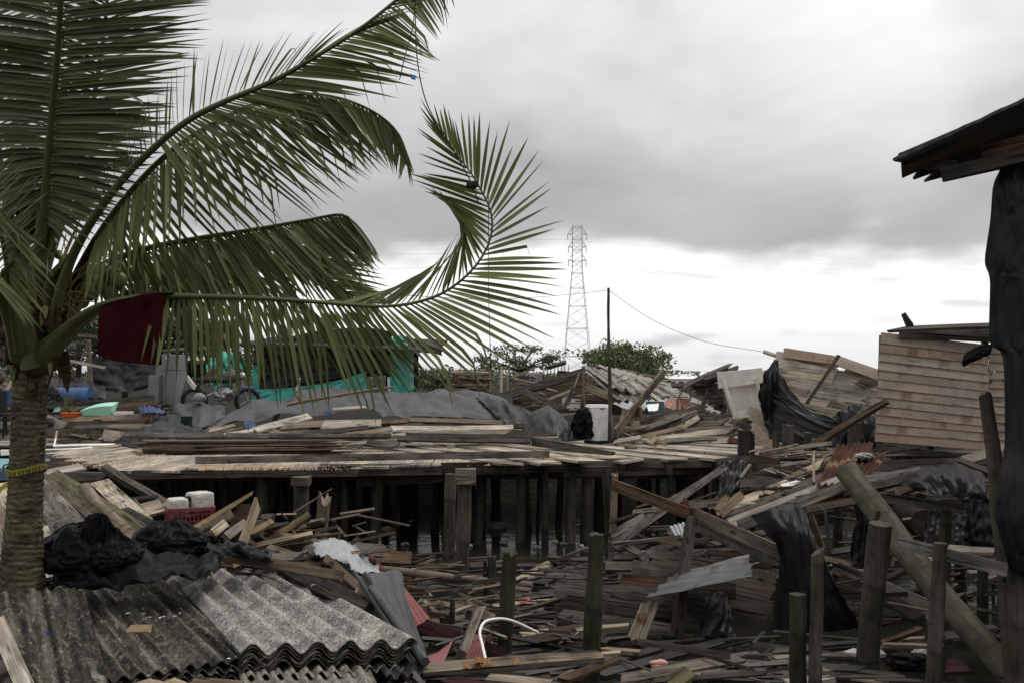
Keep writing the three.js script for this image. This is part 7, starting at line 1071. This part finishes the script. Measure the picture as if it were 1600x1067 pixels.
// ---------------------------------------------------------------- the collapsed wall and beams right of the middle
for (const [a, b, w, t, roll, k, l, o] of [
  [[958, 757, 10.6], [1080, 803, 9.5], 0.115, 0.05, 78, 'brown', 'heavy brown plank pointing down right from the split brown post', { rag: 0.1 }],
  [[1078, 800, 9.6], [1222, 864, 9.1], 0.125, 0.04, 82, 'grey', 'upper board of the doubled grey boards left of the big tarpaulin', { rag: 0.05 }],
  [[1092, 820, 9.65], [1216, 882, 9.15], 0.125, 0.03, 84, 'grey', 'lower board of the doubled grey boards left of the big tarpaulin'],
  [[955, 855, 9.6], [1132, 730, 11.6], 0.085, 0.07, 50, 'grey', 'long grey beam rising from the split posts to the boardwalk end, lower of two'],
  [[952, 838, 10.0], [1118, 742, 11.8], 0.075, 0.05, 50, 'grey', 'long grey beam rising to the boardwalk end, upper of two'],
  [[990, 800, 10.6], [1034, 796, 10.4], 0.05, 0.03, 50, 'grey', 'short grey board nailed across the two rising beams'],
  [[1068, 805, 9.7], [1072, 780, 9.8], 0.06, 0.04, 85, 'red', 'reddish stake behind the meeting of plank and doubled boards'],
  [[958, 850, 9.3], [1064, 838, 9.5], 0.03, 0.03, 0, 'grey', 'thin grey stick lying level below the rising beams'],
  [[1029, 843, 9.2], [1072, 852, 9.0], 0.05, 0.03, 70, 'brown', 'short orange-brown board end left of the square post'],
  [[1105, 862, 9.6], [1165, 870, 9.5], 0.06, 0.03, 70, 'brown', 'orange-brown board end under the doubled boards'],
  [[975, 852, 9.8], [1012, 872, 9.6], 0.06, 0.04, 40, 'grey', 'grey stub below the thin level stick'],
  [[1000, 872, 9.5], [1062, 846, 9.7], 0.09, 0.03, 40, 'grey', 'grey board slanting behind the square post'],
  [[1080, 812, 8.9], [1056, 1002, 8.2], 0.125, 0.08, 88, 'dark', 'square dark post leaning in front of the collapsed plank wall', { up: new THREE.Vector3(0, 0, 1) }],
  [[1118, 800, 10.4], [1232, 754, 11.2], 0.10, 0.03, 40, 'pale', 'pale board leading up right, above the doubled boards'],
  [[1132, 812, 10.0], [1300, 742, 10.6], 0.12, 0.03, 46, 'grey', 'long grey board rising right toward the rusty sheet, upper of three'],
  [[1140, 818, 9.8], [1344, 738, 10.0], 0.11, 0.03, 46, 'pale', 'long pale board rising right toward the rusty sheet, middle of three'],
  [[1156, 822, 9.6], [1352, 748, 9.7], 0.12, 0.03, 46, 'grey', 'long grey board rising right toward the rusty sheet, lower of three'],
  [[1126, 803, 10.0], [1158, 774, 10.2], 0.09, 0.02, 60, 'fresh', 'broad fresh splintered piece above the doubled boards', { rag: 0.5 }],
  [[1119, 797, 10.1], [1137, 774, 10.2], 0.05, 0.02, 60, 'fresh', 'narrow fresh splintered piece above the doubled boards', { rag: 0.5 }],
  [[1076, 790, 10.6], [1150, 782, 10.8], 0.09, 0.03, 70, 'grey', 'grey board behind the fresh splintered pieces'],
  [[1140, 733, 12.4], [1245, 757, 12.0], 0.14, 0.05, 84, 'grey', 'grey beam at the dark hollow under the boardwalk end'],
  [[1160, 750, 12.0], [1158, 786, 12.0], 0.08, 0.05, 90, 'grey', 'short upright under the grey beam at the dark hollow'],
  [[1200, 730, 12.4], [1280, 727, 12.2], 0.09, 0.05, 80, 'dark', 'dark beam right of the dark hollow'],
  [[1185, 715, 12.6], [1262, 712, 12.4], 0.12, 0.04, 40, 'dark', 'dark board flat above the dark hollow', { rag: 0.3 }],
  [[1170, 722, 12.2], [1215, 730, 12.0], 0.22, 0.02, 80, 'brown', 'rusty brown panel hanging at the boardwalk end', { rag: 0.3 }],
  [[1120, 724, 12.3], [1158, 718, 12.3], 0.12, 0.03, 50, 'dark', 'dark board tip at the very end of the boardwalk'],
  [[1273, 758, 10.2], [1272, 706, 10.4], 0.14, 0.02, 84, 'pale', 'pointed pale board standing beside the rusty sheet', { taper: 0.35, rag: 0.3 }],
  [[1220, 756, 11.6], [1290, 722, 11.6], 0.1, 0.03, 50, 'pale', 'pale board slanting left of the pointed pale board'],
  [[1225, 765, 11.0], [1262, 755, 11.0], 0.24, 0.02, 20, M.offWhite, 'flat white board left of the pointed pale board'],
  [[1260, 796, 9.6], [1400, 772, 9.4], 0.07, 0.05, 70, 'tan', 'tan beam lying behind the curved black strip'],
  [[1258, 790, 10.2], [1322, 768, 10.2], 0.07, 0.04, 60, 'brown', 'brown board above the tan beam'],
  [[1340, 752, 9.4], [1440, 735, 9.4], 0.09, 0.03, 40, 'grey', 'grey board leading from the fallen log to the hanging tarpaulin, upper'],
  [[1350, 762, 9.2], [1436, 745, 9.2], 0.1, 0.03, 40, 'dark', 'dark board leading from the fallen log to the hanging tarpaulin, lower'],
  [[1372, 728, 11.6], [1545, 722, 11.0], 0.14, 0.05, 84, 'grey', 'long grey beam below the clean clapboard wall'],
  [[1374, 708, 12.4], [1480, 709, 12.2], 0.07, 0.05, 80, 'dark', 'dark beam directly under the clean clapboard wall'],
  [[1505, 720, 11.0], [1580, 700, 10.6], 0.1, 0.06, 75, 'clad', 'light beam stub between the tapering post and the clapboard wall'],
  [[1500, 718, 10.8], [1560, 742, 10.2], 0.06, 0.04, 40, 'dark', 'dark board behind the tapering post'],
  [[1506, 776, 9.2], [1546, 774, 9.0], 0.06, 0.05, 80, 'clad', 'light beam end beside the tapering post'],
  [[1372, 780, 9.8], [1450, 752, 9.4], 0.1, 0.04, 60, 'tan', 'tan rafter under the hanging tarpaulin'],
  [[1300, 884, 9.6], [1474, 958, 8.7], 0.13, 0.03, 80, 'grey', 'upper grey board lying low behind the stout post'],
  [[1312, 906, 9.5], [1450, 966, 8.8], 0.13, 0.03, 80, 'dark', 'lower dark board lying low behind the stout post'],
  [[1482, 858, 8.6], [1556, 862, 8.4], 0.14, 0.03, 12, 'pale', 'pale board on the cross beam beside the tapering post'],
  [[1282, 872, 9.8], [1340, 884, 9.6], 0.06, 0.03, 50, 'tan', 'tan board behind the right edge of the big tarpaulin'],
  [[1268, 806, 9.0], [1286, 858, 8.8], 0.05, 0.03, 60, 'brown', 'narrow brown board beside the curved black strip'],
  [[1330, 800, 12], [1440, 795, 12], 0.12, 0.04, 60, 'dark', 'dark board far behind the fallen log'],
]) plank(a, b, w, t, roll, k, l, { rag: 0.12, ...(o ?? {}) });
{ // collapsed plank wall lying against the square post
  const rows = [
    [1021, 868, 8.95, 1118, 886, 8.95, 0.14, 'grey'], [988, 886, 8.9, 1085, 902, 8.9, 0.14, 'grey'], [970, 908, 8.8, 1075, 918, 8.8, 0.14, 'brown'], [940, 926, 8.75, 1050, 932, 8.7, 0.14, 'grey'],
    [868, 920, 8.6, 1020, 940, 8.6, 0.145, 'grey'], [864, 940, 8.55, 1055, 966, 8.5, 0.145, 'dark'], [862, 962, 8.5, 1060, 990, 8.45, 0.145, 'grey'], [868, 982, 8.45, 1050, 1008, 8.4, 0.145, 'dark'],
    [1140, 892, 9.1, 1214, 910, 9.1, 0.145, 'grey'], [1120, 910, 9.05, 1210, 930, 9.05, 0.145, 'tan'], [1105, 930, 9.0, 1206, 950, 9.0, 0.13, 'grey'], [1060, 945, 8.9, 1120, 958, 8.9, 0.13, 'dark'], [1080, 975, 8.8, 1120, 985, 8.8, 0.145, 'dark'], [1142, 966, 8.9, 1200, 976, 8.9, 0.13, 'dark'], [1090, 885, 9.15, 1160, 900, 9.15, 0.13, 'dark'], [1050, 912, 8.85, 1150, 924, 8.9, 0.14, 'dark']];
  cladWall('collapsed_wall', 'dark grey plank wall collapsed into the water behind the square post', 'wall', rows, 'dark', { tilt: 17, rag: 0.18, bow: 0.006, th: 0.03 });
}
tag(obj('metal_sheet', corrGeo(P(1012, 933, 8.1), P(1056, 896, 8.6), P(1176, 900, 8.2), P(1170, 866, 8.8), 3, 0.018, { t: 0.003, nv: 20, per: 14, seed: 3, warp: 0.04, rag: 0.02 }), M.tin), 'grey corrugated metal sheet with rust spots before the square post', 'metal sheet');
tag(obj('metal_sheet', corrGeo(P(1001, 944, 8.15), P(1032, 938, 8.2), P(980, 996, 7.8), P(1008, 1004, 7.8), 2.5, 0.012, { t: 0.003, nv: 8, per: 14, seed: 5, rag: 0.03 }), M.tinTan), 'torn narrow metal strip hanging left of the square post', 'metal sheet');
tag(obj('metal_sheet', corrGeo(P(1046, 822, 9.9), P(1072, 815, 9.9), P(1056, 840, 9.7), P(1078, 836, 9.7), 4, 0.008, { t: 0.003, nv: 4 }), M.tinWhite), 'small pale ribbed sheet left of the square post top', 'metal sheet');
{ const o = { nv: 10, warp: 0.04, t: 0.003, rag: 0.02 }; tag(obj('metal_sheet', corrGeo(P(1308, 694, 11.2), P(1366, 690, 11.3), P(1276, 760, 9.9), P(1350, 752, 9.9), 7, 0.012, { ...o, seed: 3 }), M.rust), 'rusty red corrugated sheet lying above the fallen log', 'metal sheet'); tag(obj('metal_sheet', corrGeo(P(1340, 716, 10.4), P(1390, 708, 10.5), P(1318, 752, 9.7), P(1352, 752, 9.7), 4, 0.012, { ...o, seed: 13 }), M.rust), 'narrow rusty sheet overlapping the rusty red sheet on its right', 'metal sheet'); tag(obj('stone', lumpGeo(P(1351, 713, 10.3), 0.1, 0.035, 0.08, { detail: 10, seed: 4 }), M.asbGrey), 'flat grey stone lying on the rusty sheets', 'stone'); }
// black plastic in the wreck
tag(obj('tarpaulin', drapeGeo([[[1170, 806, 9.0], [1200, 796, 9.0], [1232, 786, 9.1], [1252, 788, 9.1], [1262, 808, 9.0], [1268, 840, 8.9]], [[1196, 832, 8.85], [1222, 826, 8.8], [1244, 824, 8.8], [1262, 834, 8.75], [1276, 852, 8.7], [1284, 866, 8.65]], [[1218, 866, 8.8], [1236, 868, 8.7], [1254, 872, 8.65], [1272, 882, 8.6], [1292, 900, 8.5], [1306, 910, 8.4]], [[1214, 926, 8.7], [1232, 930, 8.6], [1252, 936, 8.5], [1278, 940, 8.45], [1306, 944, 8.4], [1328, 948, 8.3]], [[1202, 996, 8.5], [1230, 994, 8.45], [1262, 990, 8.4], [1290, 988, 8.4], [1318, 984, 8.35], [1346, 982, 8.3]]], { nu: 70, nv: 70, amp: 0.02, fu: 4, fv: 3, seed: 111, hang: 0.01, folds: 5, edge: 0.02 }), M.black), 'big black tarpaulin hanging from the doubled boards into the water', 'tarpaulin');
tag(obj('tarpaulin', drapeGeo([[[1110, 928, 8.6], [1122, 922, 8.6], [1134, 930, 8.6], [1142, 938, 8.6]], [[1098, 965, 8.4], [1118, 955, 8.3], [1132, 960, 8.35], [1143, 972, 8.4]], [[1078, 1006, 8.2], [1108, 992, 8.1], [1128, 985, 8.2], [1145, 1008, 8.2]]], { nu: 36, nv: 36, amp: 0.03, fu: 3, fv: 2, seed: 113 }), M.blackSoft), 'folded grey-black plastic hanging below the grey corrugated sheet', 'tarpaulin');
tag(obj('tarpaulin', drapeGeo([[[1376, 742, 9.6], [1420, 735, 9.5], [1470, 728, 9.5], [1500, 726, 9.4], [1540, 744, 9.2]], [[1400, 752, 9.2], [1440, 746, 9.1], [1476, 744, 9.1], [1506, 750, 9.0], [1542, 764, 8.9]], [[1430, 762, 9.0], [1462, 772, 8.9], [1486, 776, 8.9], [1512, 780, 8.85], [1544, 786, 8.8]]], { nu: 60, nv: 30, amp: 0.022, fu: 5, fv: 2, seed: 115, hang: 0.014, folds: 5, edge: 0.02 }), M.black), 'shiny black tarpaulin draped over the rafters before the clapboard wall', 'tarpaulin');
tag(obj('tarpaulin', drapeGeo([[[1505, 770, 9.9], [1530, 768, 9.8], [1560, 780, 9.6]], [[1506, 810, 9.8], [1532, 812, 9.7], [1562, 815, 9.5]], [[1508, 852, 9.7], [1534, 854, 9.6], [1562, 856, 9.4]]], { nu: 24, nv: 36, amp: 0.03, seed: 117, hang: 0.02 }), M.tarpDark), 'black plastic curtain hanging behind the tapering post', 'tarpaulin');
tag(obj('tarpaulin', drapeGeo([[[1452, 794, 9.9], [1470, 796, 9.8], [1512, 798, 9.7]], [[1446, 830, 9.8], [1466, 828, 9.7], [1508, 830, 9.6]], [[1440, 850, 9.7], [1466, 854, 9.6], [1506, 856, 9.5]]], { nu: 24, nv: 26, amp: 0.03, seed: 119, hang: 0.02 }), M.tarpDark), 'dark plastic hanging around the upright post under the rafters', 'tarpaulin');
tag(obj('tarpaulin', drapeGeo([[[1334, 780, 10], [1350, 775, 9.9], [1362, 784, 9.9]], [[1336, 830, 9.8], [1350, 828, 9.7], [1362, 830, 9.7]], [[1328, 876, 9.6], [1344, 880, 9.5], [1352, 892, 9.5]]], { nu: 16, nv: 36, amp: 0.03, seed: 121, hang: 0.03, folds: 3 }), M.black), 'strip of black plastic hanging left of the stout post', 'tarpaulin');
tag(obj('tarpaulin', drapeGeo([[[1120, 726, 12.2], [1140, 718, 12.2], [1166, 716, 12.3]], [[1124, 760, 12], [1142, 755, 12], [1166, 752, 12.1]], [[1112, 786, 11.8], [1130, 790, 11.8], [1150, 785, 12]]], { nu: 20, nv: 26, amp: 0.03, seed: 123, hang: 0.02 }), M.blackSoft), 'black plastic hanging at the end of the boardwalk', 'tarpaulin');
tag(obj('strap', drapeGeo([[P(1274, 790, 9.1), P(1282, 789, 9.1)], [P(1286, 796, 9), P(1292, 800, 9)], [P(1290, 830, 8.9), P(1297, 830, 8.9)], [P(1297, 862, 8.8), P(1303, 860, 8.8)]], { nu: 4, nv: 30, amp: 0.003 }), M.rubber), 'curved black strip hanging right of the big tarpaulin', 'strip');
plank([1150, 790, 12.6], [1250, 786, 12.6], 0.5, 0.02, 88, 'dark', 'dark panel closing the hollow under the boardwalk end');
post('culvert', [[1398, 802, 11.5], [1444, 816, 10.8]], [0.13, 0.15], M.poleDark, 'thick weathered pipe end lying behind the fallen log', { category: 'pipe', rad: 16 });
for (let i = 0; i < 40; i++) { const x = 1150 + RN() * 400, y = 700 + RN() * 60, L = 0.5 + RN() * 1.0, a = (RN() - 0.5) * 1.2, c = P(x, y, 13.2 - (y - 690) * 0.03 + RN()); scrap('broken_boards', c, c.clone().add(V(Math.cos(a) * L, (RN() - 0.6) * 0.2, Math.sin(a) * L)), 0.07 + RN() * 0.08, 0.03, RN() * 80, RN() < 0.5 ? 'dark' : RN() < 0.6 ? 'grey' : 'tan', { rag: 0.25 }); }
for (let i = 0; i < 46; i++) { const x = 1150 + RN() * 420, y = 770 + RN() * 120, L = 0.4 + RN() * 1.0, a = (RN() - 0.5) * 1.4, c = P(x, y, 12.4 - (y - 770) * 0.018 + RN()); scrap('broken_boards', c, c.clone().add(V(Math.cos(a) * L, (RN() - 0.5) * 0.3, Math.sin(a) * L)), 0.07 + RN() * 0.08, 0.03, RN() * 80, RN() < 0.75 ? 'dark' : 'wet', { rag: 0.25 }); }
for (let i = 0; i < 24; i++) { const x = 940 + RN() * 200, y = 840 + RN() * 60, L = 0.4 + RN() * 0.8, a = (RN() - 0.5) * 1.2, c = P(x, y, 10.6 - (y - 840) * 0.02); scrap('broken_boards', c, c.clone().add(V(Math.cos(a) * L, (RN() - 0.5) * 0.3, Math.sin(a) * L)), 0.06 + RN() * 0.06, 0.03, RN() * 80, RN() < 0.6 ? 'dark' : 'grey', { rag: 0.25 }); }

// ---------------------------------------------------------------- floating on the water
const fl = (x0, y0, x1, y1, w, k, label, o = {}) => { const h = o.h ?? 0.02; return plank(G(x0, y0, h), G(x1, y1, h + (o.up ?? 0)), w, o.t ?? 0.03, o.roll ?? 4, k, label, { rag: 0.2, ...o, up: undefined }); };
for (const a of [
  [811, 998, 902, 984, 0.09, 'tan', 'brown beam floating level right of the white hose, upper', { t: 0.07, h: 0.1 }], [900, 988, 985, 980, 0.08, 'tan', 'tan beam end passing behind the tall mossy post', { t: 0.05, h: 0.1 }],
  [736, 952, 866, 939, 0.1, 'pale', 'long pale board floating behind the broken-topped post'], [811, 910, 864, 879, 0.16, 'tan', 'tan board floating askew beneath the boardwalk'], [645, 972, 782, 1022, 0.12, 'red', 'long dark red beam slanting in front of the white hose', { t: 0.06, roll: 60, h: 0.12 }],
  [662, 970, 744, 956, 0.14, 'grey', 'grey board floating left of the white hose', { roll: 30 }], [655, 948, 672, 928, 0.08, 'pale', 'pale block tipped up beside the pinkish ribbed sheet', { t: 0.07, up: 0.12 }], [644, 950, 700, 944, 0.1, 'pale', 'pale board lying beside the pale block'],
  [665, 982, 722, 988, 0.12, 'fresh', 'tan splintered board beside the short dark stake'], [748, 955, 720, 1024, 0.075, 'grey', 'grey square batten leaning left of the white hose', { t: 0.06, up: -0.05, h: 0.42, roll: 60 }], [730, 946, 772, 968, 0.08, 'tan', 'brown batten behind the leaning grey batten', { roll: 50, h: 0.15 }],
  [752, 994, 778, 1026, 0.07, 'tan', 'light curved board piece under the white hose'], [568, 869, 642, 872, 0.16, 'brown', 'reddish brown panel floating under the boardwalk', { roll: 50, h: 0.1 }], [650, 905, 790, 906, 0.1, 'wet', 'dark board floating behind the long pale pole'],
  [650, 888, 870, 884, 0.14, 'wet', 'long dark board floating far under the boardwalk'], [980, 880, 1010, 862, 0.1, 'grey', 'grey board floating near the split posts', { up: 0.1 }],
  [936, 1056, 1132, 1002, 0.12, 'wet', 'long dark plank floating below the square post, outer of two'], [936, 1040, 1056, 1006, 0.1, 'wet', 'dark plank floating below the collapsed wall'], [962, 1064, 1156, 1030, 0.16, 'grey', 'long grey plank floating in the foreground water'], [1100, 1058, 1200, 1052, 0.12, 'wet', 'dark reddish board at the photo\'s bottom centre'], [1040, 1075, 1082, 1048, 0.2, 'moss', 'mossy board end at the photo\'s bottom centre', { up: 0.1 }],
  [935, 1014, 1000, 1020, 0.07, 'tan', 'light brown stick floating beside the tall mossy post', { h: 0.06 }], [932, 1024, 972, 1020, 0.06, 'fresh', 'fresh tan board end floating beside the tall mossy post', { h: 0.06 }],
  [1230, 1042, 1360, 1048, 0.14, 'wet', 'dark board floating between the slim grey post and the stout post'], [1280, 1050, 1330, 1042, 0.08, 'tan', 'tan board floating between the slim grey post and the stout post'], [1380, 1008, 1450, 1010, 0.06, 'tan', 'thin brown stick floating right of the stout post', { h: 0.05 }], [1376, 1005, 1440, 982, 0.07, 'brown', 'brown board slanting behind the stout post', { up: 0.1 }], [1410, 1000, 1450, 998, 0.06, 'fresh', 'tan stick floating left of the cross-beam post'], [1466, 1042, 1512, 1042, 0.2, 'red', 'square red-brown panel floating below the fallen log', { roll: 12 }], [1280, 1008, 1372, 1002, 0.12, 'wet', 'dark board floating at the foot of the big tarpaulin'], [1200, 1020, 1290, 1012, 0.12, 'wet', 'wet board floating left of the foot of the big tarpaulin'], [1230, 1068, 1300, 1060, 0.1, 'pale', 'pale board end at the photo\'s bottom beside the slim grey post'], [1210, 1030, 1256, 1026, 0.07, 'tan', 'tan board floating behind the shorter dark green post'],
  [880, 1064, 960, 1030, 0.09, 'brown', 'brown batten lying under the grey foreground plank', { h: 0.2 }], [868, 1066, 900, 1050, 0.08, 'grey', 'round grey board end at the bottom left of the tall mossy post'], [700, 1062, 760, 1076, 0.14, 'red', 'reddish board under the grey foreground plank', { h: 0.1 }], [760, 1060, 860, 1070, 0.12, 'tan', 'brown splintered board under the grey foreground plank', { h: 0.15 }]]) fl(...a);
{ // drifting scraps of wood; the water shows between them
  const zones = [['between the boardwalk posts and the long pale pole', 600, 1000, 868, 905, 40, 0.2, 1.0], ['around the broken-topped post', 640, 900, 905, 985, 64, 0.3, 1.5], ['in front of the white hose', 660, 930, 985, 1066, 24, 0.25, 0.9], ['below the collapsed plank wall', 940, 1230, 985, 1066, 26, 0.5, 1.7], ['around the stout post and the fallen log', 1220, 1600, 960, 1066, 18, 0.3, 1.2], ['beside the split posts', 860, 1060, 868, 925, 56, 0.3, 1.2], ['in the gap under the rafters', 1290, 1560, 880, 960, 14, 0.2, 0.7]];
  for (const [where, x0, x1, y0, y1, n, l0, l1] of zones) for (let i = 0; i < n; i++) {
    const c = G(x0 + RN() * (x1 - x0), y0 + RN() * (y1 - y0), 0.01), a = (RN() < 0.75 ? (RN() - 0.5) * 1.1 : RN() * 3.14), L = l0 + RN() * RN() * (l1 - l0) * 1.4, q = RN(), k = q < 0.62 ? 'wet' : q < 0.82 ? 'dark' : q < 0.90 ? 'grey' : q < 0.96 ? 'brown' : q < 0.98 ? 'red' : 'tan', up = RN() < 0.2 ? RN() * 0.12 : 0.01 * RN();
    if (c.x < -1.1 && c.z > -7.5) continue;
    if (L * (c.z < -9 ? 0.6 : 1) < 0.24) { scrap('drifting_wood_scraps', c, c.clone().add(V(Math.cos(a) * L, up, Math.sin(a) * L)), 0.02 + RN() * 0.07, 0.012 + RN() * 0.02, (RN() - 0.5) * 30, k, { rag: 0.4 }); continue; }
    plank(c, c.clone().add(V(Math.cos(a) * L, up, Math.sin(a) * L)), 0.025 + RN() * 0.065, 0.012 + RN() * 0.02, RN() < 0.7 ? (RN() - 0.5) * 14 : RN() * 70, k, `${{ wet: 'wet black', dark: 'dark', grey: 'grey', brown: 'brown', red: 'reddish', tan: 'light tan' }[k]} scrap of wood floating ${where}`, { group: `${k} wood scraps floating ${where}`, rag: 0.4, name: 'wood_scrap', category: 'wood scrap', seg: 1 });
  }
  // rubbish in the water
  const bit = (x, y, s, m, label, group, sq = 0.5) => tag(obj('litter', lumpGeo(G(x, y, s * 0.25), s, s * sq, s * 0.7, { detail: 7, seed: x, amp: 0.35 }), m), label, 'litter', group);
  for (let i = 0; i < 26; i++) { const x = 560 + RN() * 520, y = 800 + RN() * 62; bit(x, y, 0.02 + RN() * 0.035, RN() < 0.6 ? M.foam : M.fridge, 'pale piece of litter floating in the dark under the boardwalk', 'pale litter under the boardwalk'); }
  bit(604, 826, 0.07, M.foam, 'white plastic bottle piece among the posts under the boardwalk left part'); bit(776, 822, 0.12, M.fridge, 'greyish crumpled bag floating among the posts under the boardwalk');
  tag(obj('foam_slab', boardGeo(G(1326, 1018, 0.02), G(1352, 1022, 0.02), 0.12, 0.03, 4, RN, { rag: 0.4 }), M.foam), 'white foam slab floating left of the stout post', 'foam'); tag(obj('foam_slab', boardGeo(G(1366, 1022, 0.02), G(1384, 1020, 0.02), 0.1, 0.03, 4, RN, { rag: 0.4 }), M.foam), 'small white foam slab floating right of the stout post', 'foam');
  bit(1438, 1022, 0.06, M.foam, 'white crumpled litter beside the black plastic heap'); bit(1420, 1034, 0.16, M.black, 'black crumpled plastic floating left of the cross-beam post', undefined, 0.35); bit(1575, 1020, 0.05, M.white, 'white litter at the foot of the leaning post'); bit(1166, 1036, 0.03, M.foam, 'tiny pale litter left of the shorter dark green post'); bit(1060, 1026, 0.03, M.orange, 'orange litter near the pink shoe');
  { const t = thing('shoe', 'pink shoe floating sole up below the square post', 'shoe'), c = G(1029, 1036, 0.05); obj('sole', soft(new THREE.SphereGeometry(0.075, 20, 12), (v) => V(v.x * 0.95 + 0, v.y * 0.34 * (v.x > 0 ? 1.15 : 0.9), v.z * (0.42 + (v.x > 0.02 ? 0.12 : v.x < -0.03 ? 0.04 : -0.05)))).rotateX(-0.5).translate(c.x, c.y, c.z), M.salmon, t); obj('upper', soft(new THREE.SphereGeometry(0.066, 16, 10), (v) => V(v.x, v.y * 0.4, v.z * 0.45)).translate(c.x + 0.008, c.y - 0.02, c.z + 0.005), M.salmon, t); }
  tag(obj('lath', boardGeo(G(816, 898, 0.03), G(848, 899, 0.03), 0.05, 0.01, 20, RN), M.orange), 'orange-red strip floating right of the broken-topped post', 'strip'); tag(obj('lath', boardGeo(G(842, 936, 0.06), G(846, 926, 0.12), 0.05, 0.01, 80, RN), M.redPaint), 'small bright red piece standing on the long pale board', 'scrap'); tag(obj('lath', boardGeo(G(812, 941, 0.06), G(828, 935, 0.08), 0.05, 0.01, 30, RN), M.redPaint), 'bright red piece lying behind the long pale board', 'scrap');
}
{ // splinters and laths caught between the bigger boards
  const R2 = rng(808), fill = (n, x0, x1, y0, y1, z0, z1, l0, l1, tilt, kinds) => { for (let i = 0; i < n; i++) { const s = R2(), x = x0 + R2() * (x1 - x0), y = lerp(y0, y1, s), c = P(x, y, lerp(z0, z1, s) + (R2() - 0.5) * 0.5), L = l0 + R2() * R2() * (l1 - l0), a = (R2() - 0.5) * 2.4; scrap('broken_boards', c, c.clone().add(V(Math.cos(a) * L, (R2() - 0.5) * tilt * L, Math.sin(a) * L)), 0.012 + 0.05 * R2() * R2(), 0.008 + 0.014 * R2(), R2() * 80, kinds[Math.floor(R2() * kinds.length)], { rag: 0.5 }); } };
  fill(170, 970, 1190, 648, 694, 17.0, 15.9, 0.2, 1.1, 0.5, ['grey', 'tan', 'pale', 'dark', 'grey', 'fresh']);
  fill(80, 1150, 1400, 705, 790, 12.6, 10.0, 0.2, 1.2, 0.6, ['grey', 'dark', 'tan', 'dark', 'pale']);
  fill(30, 950, 1180, 780, 900, 11.0, 9.4, 0.2, 1.0, 0.7, ['grey', 'dark', 'dark', 'brown', 'tan']);
  fill(50, 1290, 1560, 800, 950, 11.0, 8.6, 0.2, 0.9, 0.5, ['dark', 'wet', 'grey', 'dark']);
  fill(120, 270, 560, 800, 900, 9.4, 7.3, 0.12, 0.6, 0.7, ['dark', 'brown', 'tan', 'grey', 'fresh', 'dark']);
  fill(120, 600, 920, 880, 1010, 9.9, 7.6, 0.15, 0.8, 0.25, ['wet', 'dark', 'brown', 'grey', 'tan', 'wet']);
  fill(90, 70, 260, 630, 690, 18.4, 16.4, 0.3, 1.2, 0.3, ['dark', 'brown', 'tan', 'grey']);
  fill(90, 400, 830, 655, 690, 17.2, 15.6, 0.3, 1.3, 0.2, ['dark', 'brown', 'tan', 'grey', 'pale']);
  fill(70, 790, 1120, 580, 640, 20.5, 18.2, 0.3, 1.2, 0.8, ['grey', 'pale', 'dark', 'tan']);
  fill(20, 930, 1240, 1000, 1060, 8.0, 7.2, 0.3, 1.0, 0.1, ['wet', 'dark', 'brown']);
}
joinLoose('broken_boards'); joinLoose('drifting_wood_scraps');

settle();
renderer.render(scene, camera);
